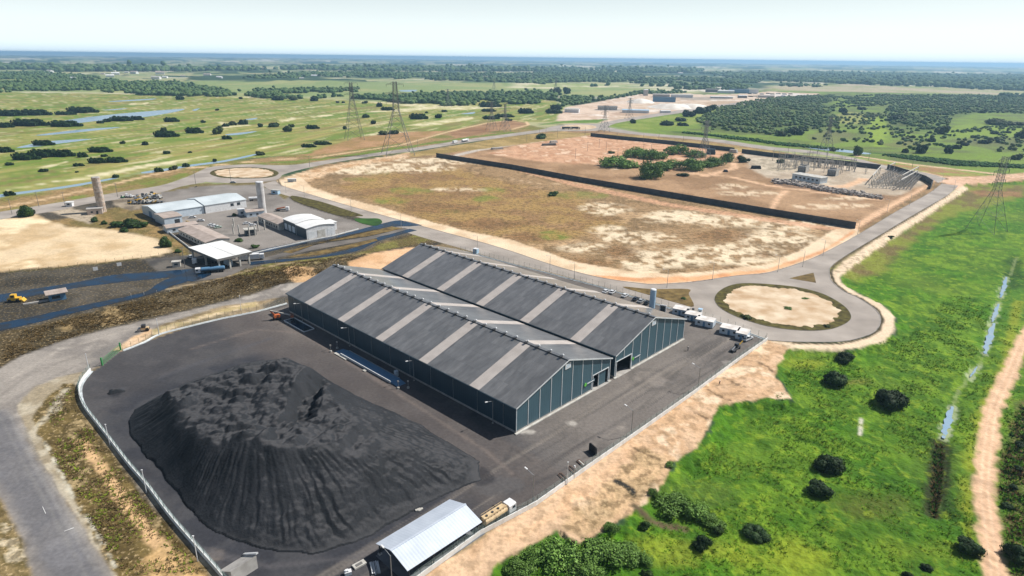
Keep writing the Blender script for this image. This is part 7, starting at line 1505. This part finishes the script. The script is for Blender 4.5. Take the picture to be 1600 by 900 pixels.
# bushes in the right-hand scrub, nearest edge
RB = [(1241, 211, 24, .6), (1220, 213, 20, .5), (1206, 206, 16, .5), (1256, 205, 14, .5), (1318, 176, 14, .8), (1272, 218, 8, .6), (1480, 240, 14, .9), (1440, 240, 22, .8), (1415, 239, 12, .8), (1494, 233, 14, .7), (1508, 228, 16, .4), (1425, 216, 10, .6), (1540, 225, 20, .4), (1562, 223, 18, .4), (1588, 250, 18, .7), (1595, 216, 26, .6), (1560, 196, 40, .3), (1590, 197, 26, .3), (1536, 177, 12, .7), (1512, 173, 12, .6), (1470, 210, 22, .8), (1456, 222, 14, .7), (1345, 172, 16, .4), (1361, 183, 26, .2), (1398, 190, 26, .5), (1500, 225, 12, .6), (1345, 203, 10, .6), (1148, 204, 10, .5), (1068, 197, 18, .4), (988, 193, 10, .9), (1040, 196, 26, .4), (1062, 190, 20, .4), (1078, 183, 22, .5), (1095, 178, 26, .6), (1110, 173, 20, .6), (1072, 178, 14, .6), (1040, 236, 8, .6), (1300, 236, 14, .5), (1320, 180, 12, .5), (1574, 208, 10, .5), (1556, 210, 14, .4)]
RB.sort(key=lambda q: q[0])
for k, (x, y, w, h) in enumerate(RB):
    tree(['far1', 'far0', 'far2'][k % 3], x, y, w * 1.1, h * 1.5, f'dark bush, {ORD[k]} from the left among those beyond the far road on the right', 'bushes beyond the far road')

# ------------------------------------------------------------------ woods and scrub that read as one mass
PHI = (1 + 5 ** .5) / 2
ICO = np.array([(-1, PHI, 0), (1, PHI, 0), (-1, -PHI, 0), (1, -PHI, 0), (0, -1, PHI), (0, 1, PHI), (0, -1, -PHI), (0, 1, -PHI), (PHI, 0, -1), (PHI, 0, 1), (-PHI, 0, -1), (-PHI, 0, 1)]) / math.hypot(1, PHI)
ICF = np.array([(0, 11, 5), (0, 5, 1), (0, 1, 7), (0, 7, 10), (0, 10, 11), (1, 5, 9), (5, 11, 4), (11, 10, 2), (10, 7, 6), (7, 1, 8), (3, 9, 4), (3, 4, 2), (3, 2, 6), (3, 6, 8), (3, 8, 9), (4, 9, 5), (2, 4, 11), (6, 2, 10), (8, 6, 7), (9, 8, 1)])
def wood(name, label, polys, n, r0, r1, mats, seed, thr=None, lift=.55, cat='woodland', lob=2):
    g = np.random.default_rng(seed); pts = []
    W = [P(q) for q in polys]
    ar = [abs(sum(a[0] * b[1] - b[0] * a[1] for a, b in zip(q, q[1:] + q[:1]))) for q in W]
    for q, a in zip(W, ar):
        m = int(n * a / sum(ar)) + 1; xs = [p[0] for p in q]; ys = [p[1] for p in q]; got = 0; tries = 0
        while got < m and tries < 60:
            tries += 1
            x = g.uniform(min(xs), max(xs), 6000); y = g.uniform(min(ys), max(ys), 6000)
            k = sdist(q, x, y) > 40 * (fbm(x / 90, y / 90, 3, seed) - .5)
            if thr: k &= fbm(x / thr[1], y / thr[1], 3, seed + 5) > thr[0] + .12 * (g.random(6000) - .5)
            x, y = x[k][:m - got], y[k][:m - got]; pts.append(np.stack([x, y], 1)); got += len(x)
    pts = np.concatenate(pts); N_ = len(pts)
    # each crown: a few jittered lobes
    Vs = []
    for L_ in range(lob):
        r = g.uniform(r0, r1, (N_, 1, 1)) * (1 if L_ == 0 else .7)
        off = np.concatenate([pts, np.zeros((N_, 1))], 1)[:, None, :] + (g.normal(size=(N_, 1, 3)) * r * (.0 if L_ == 0 else .75))
        v = ICO[None] * r * g.uniform(.7, 1.25, (N_, 12, 1)); v[:, :, 2] *= .75
        v = v + off; v[:, :, 2] += r[:, :, 0] * lift; Vs.append(v.reshape(-1, 3))
    V = np.concatenate(Vs); F = (ICF[None] + 12 * np.arange(N_ * lob)[:, None, None]).reshape(-1, 3)
    V[:, 2] = np.maximum(V[:, 2], -.2)
    o = np_mesh(name, V, F, [M[m] for m in mats], midx=np.repeat(g.integers(0, len(mats), N_ * lob), 20).astype(np.int32))
    return tag(o, label, cat, kind='stuff')
M['wood_a'] = pm('wood_crowns_deep', (.085, .14, .048), (.05, .092, .034), .05, .8, spec=.1); M['wood_b'] = pm('wood_crowns_mid', (.13, .19, .06), (.085, .13, .045), .05, .8, spec=.1); M['wood_c'] = pm('wood_crowns_olive', (.12, .14, .06), (.08, .1, .042), .05, .85, spec=.1)
wood('woodland', 'dark wood along the far side of the wet meadow at the left', [[(-80, 150), (-80, 117), (60, 113), (160, 122), (200, 131), (262, 139), (340, 141), (372, 146), (356, 151), (300, 151), (220, 149), (190, 146), (150, 144), (30, 143)], [(188, 132), (260, 128), (300, 134), (340, 140), (262, 140)]], 4200, 5, 9, ['wood_a', 'wood_a', 'wood_b'], 31, thr=(.43, 130))
wood('woodland', 'belt of trees between the wet meadow and the far fields, centre', [[(378, 150), (400, 146), (440, 149), (480, 152), (545, 150), (600, 152), (700, 146), (800, 146), (842, 144), (868, 149), (862, 160), (800, 164), (700, 166), (640, 162), (600, 157), (540, 154), (480, 155), (410, 154)], [(400, 142), (470, 141), (560, 139), (560, 144), (400, 147)]], 2200, 4.5, 8, ['wood_a', 'wood_a', 'wood_b'], 32, thr=(.42, 70))
wood('woodland', 'hedge line of trees along the left side of the far works', [[(866, 170), (872, 162), (920, 156), (960, 152), (1000, 144), (1060, 142), (1070, 145), (1000, 148), (940, 158), (885, 166)], [(880, 152), (920, 152), (940, 154), (900, 160), (870, 162)]], 260, 4, 7, ['wood_a', 'wood_b'], 33)
wood('woodland', 'far wood behind the meadows in the middle distance', [[(380, 125), (420, 117), (560, 114), (700, 116), (900, 113), (1000, 116), (1012, 131), (940, 136), (800, 131), (640, 127), (520, 124)], [(1010, 124), (1100, 122), (1180, 129), (1172, 140), (1090, 141), (1000, 137)]], 4200, 7, 13, ['wood_a', 'wood_a', 'wood_b'], 34, thr=(.45, 260))
wood('woodland', 'hazy blue-green wood along the horizon on the right', [[(1090, 115), (1250, 113), (1500, 118), (1900, 124), (1900, 143), (1600, 142), (1480, 139), (1380, 134), (1240, 129), (1160, 124)]], 5600, 9, 16, ['wood_a', 'wood_a', 'wood_b'], 35, thr=(.34, 300))
wood('woodland', 'hazy wood strips along the horizon on the left and centre', [[(-200, 113), (-200, 105), (400, 106), (900, 107.5), (1100, 110), (1080, 115), (700, 112), (300, 112)]], 3600, 14, 24, ['wood_a', 'wood_b'], 36, thr=(.46, 700))
wood('scrub_wood', 'dense green scrub wood beyond the far road, left block', [[(1082, 190), (1130, 167), (1180, 157), (1240, 151), (1300, 149), (1298, 178), (1290, 196), (1262, 204), (1230, 214), (1196, 210), (1150, 206), (1110, 203)]], 3400, 1.9, 4.0, ['wood_a', 'wood_b', 'wood_b', 'wood_c'], 37, thr=(.47, 26), cat='scrub')
wood('scrub_wood', 'dense green scrub wood beyond the far road, right block', [[(1386, 150), (1480, 148), (1700, 152), (1700, 182), (1600, 178), (1535, 176), (1488, 184), (1480, 204), (1440, 206), (1400, 200), (1386, 182)], [(1296, 152), (1388, 148), (1390, 166), (1340, 166), (1300, 172)]], 3600, 2.1, 4.3, ['wood_a', 'wood_b', 'wood_b', 'wood_c'], 38, thr=(.46, 34), cat='scrub')
wood('scrub_wood', 'loose low scrub dotted over the grass beyond the canal on the right', [[(1300, 180), (1386, 170), (1400, 205), (1440, 210), (1520, 200), (1700, 190), (1700, 240), (1540, 236), (1430, 236), (1330, 222), (1260, 214), (1292, 198)]], 520, 1.6, 3.6, ['wood_b', 'wood_c', 'wood_a'], 39, thr=(.5, 26), cat='scrub')
wood('tree_line', 'line of trees across the pale fields on the right horizon', [[(1210, 135), (1260, 132), (1300, 135), (1260, 137)], [(1130, 126), (1180, 124), (1190, 130), (1140, 131)], [(1560, 148), (1620, 148), (1620, 152), (1570, 153)]], 160, 6, 10, ['wood_a'], 40)
wood('reed_bed', 'dark green reed hedge along the far canal on the right', [[(1365, 239), (1420, 243), (1500, 251), (1640, 261), (1640, 269), (1500, 260), (1420, 250), (1368, 243)], [(1195, 221), (1250, 226), (1330, 234), (1328, 237), (1240, 229.5), (1195, 224.5)], [(1060, 205), (1130, 212), (1195, 220.5), (1195, 223), (1130, 215.5), (1060, 208)]], 1500, 1.0, 1.9, ['reed'], 41, cat='reeds', lob=1)
# tussocks and rough grass near the camera, standing off the field
TRACK = P([(1640, 480), (1600, 530), (1575, 587), (1551, 640), (1546, 675), (1540, 725), (1538, 775), (1545, 825), (1550, 862), (1556, 905), (1560, 960)], -1.6)
def tussocks(name, label, poly_px, n, s0, s1, mats, seed, z=-1.6, thr=.5, cat='grass', world_poly=None):
    g = np.random.default_rng(seed); q = world_poly or P(poly_px, z); xs = [p[0] for p in q]; ys = [p[1] for p in q]
    x = g.uniform(min(xs), max(xs), n * 6); y = g.uniform(min(ys), max(ys), n * 6)
    k = (sdist(q, x, y) > 1.0) & (ldist(TRACK, x, y) > 3.0) & (ldist(STREAM, x, y) > 2.2 * (cat != 'reeds')) & (fbm(x / 9, y / 9, 3, seed) > thr + .3 * (g.random(n * 6) - .5)); x, y = x[k][:n], y[k][:n]; N_ = len(x); zz = gz_arr(x, y)
    B = 6; s = g.uniform(s0, s1, (N_, 1)); a = g.uniform(0, math.tau, (N_, B)); r = g.uniform(.2, 1.0, (N_, B)) * s; lean = g.uniform(.7, 1.6, (N_, B))
    bx = x[:, None] + np.cos(a) * r * .5; by = y[:, None] + np.sin(a) * r * .5; h = s * g.uniform(.3, .8, (N_, B)); w = s * .22
    tx = bx + np.cos(a) * h * lean; ty = by + np.sin(a) * h * lean
    pz = zz[:, None] + 0 * a
    V = np.stack([np.stack([bx - np.sin(a) * w, by + np.cos(a) * w, pz - .05], -1), np.stack([bx + np.sin(a) * w, by - np.cos(a) * w, pz - .05], -1), np.stack([tx, ty, pz + h], -1)], 2).reshape(-1, 3)
    F = np.arange(len(V)).reshape(-1, 3)
    o = np_mesh(name, V, F, [M[m] for m in mats], midx=np.repeat(g.integers(0, len(mats), N_), B).astype(np.int32)); return tag(o, label, cat, kind='stuff')
M['grass_a'] = pm('grass_bright', S(92, 138, 26), S(66, 108, 20), .2, .8, spec=.1); M['grass_b'] = pm('grass_deep', S(58, 96, 22), S(38, 70, 16), .2, .8, spec=.1); M['grass_c'] = pm('grass_yellow', S(124, 140, 44), S(98, 112, 36), .2, .85, spec=.1); M['grass_d'] = pm('grass_dry', S(104, 86, 54), S(74, 62, 40), .3, .9, spec=.1)
tussocks('field_grass', 'tall bright grass tufts covering the green field', [(1240, 560), (1340, 550), (1420, 520), (1480, 460), (1600, 470), (1600, 900), (760, 905), (870, 850), (960, 835), (1050, 765), (1110, 690), (1200, 640)], 14000, .3, .6, ['grass_a', 'grass_a', 'grass_c'], 51, thr=.5)
tussocks('ditch_reeds', 'dark reeds filling the dry end of the field ditch', [(1458, 690), (1480, 690), (1478, 760), (1468, 810), (1452, 808), (1452, 750)], 1200, .6, 1.2, ['grass_b', 'grass_d'], 52, thr=.2, cat='reeds')
tussocks('track_weeds', 'rough weeds along the right side of the dirt track', [(1600, 610), (1566, 690), (1556, 760), (1566, 830), (1576, 905), (1640, 905), (1640, 610)], 2600, .5, 1.2, ['grass_b', 'grass_a', 'grass_d'], 53, thr=.42)
tussocks('verge_grass', 'dry brown grass between the haul road and the white fence', [(70, 630), (118, 598), (128, 645), (170, 700), (225, 772), (300, 862), (330, 900), (190, 905), (135, 820), (112, 770), (80, 720)], 5200, .3, .7, ['grass_d', 'grass_d', 'grass_c'], 54, z=0, thr=.5)
tussocks('verge_grass', 'dry dark grass on the verge between coal lane and haul road', [(0, 525), (100, 500), (250, 460), (420, 415), (580, 395), (500, 430), (400, 455), (300, 480), (150, 515), (0, 568)], 6000, .4, .9, ['grass_d'], 55, z=0, thr=.5)
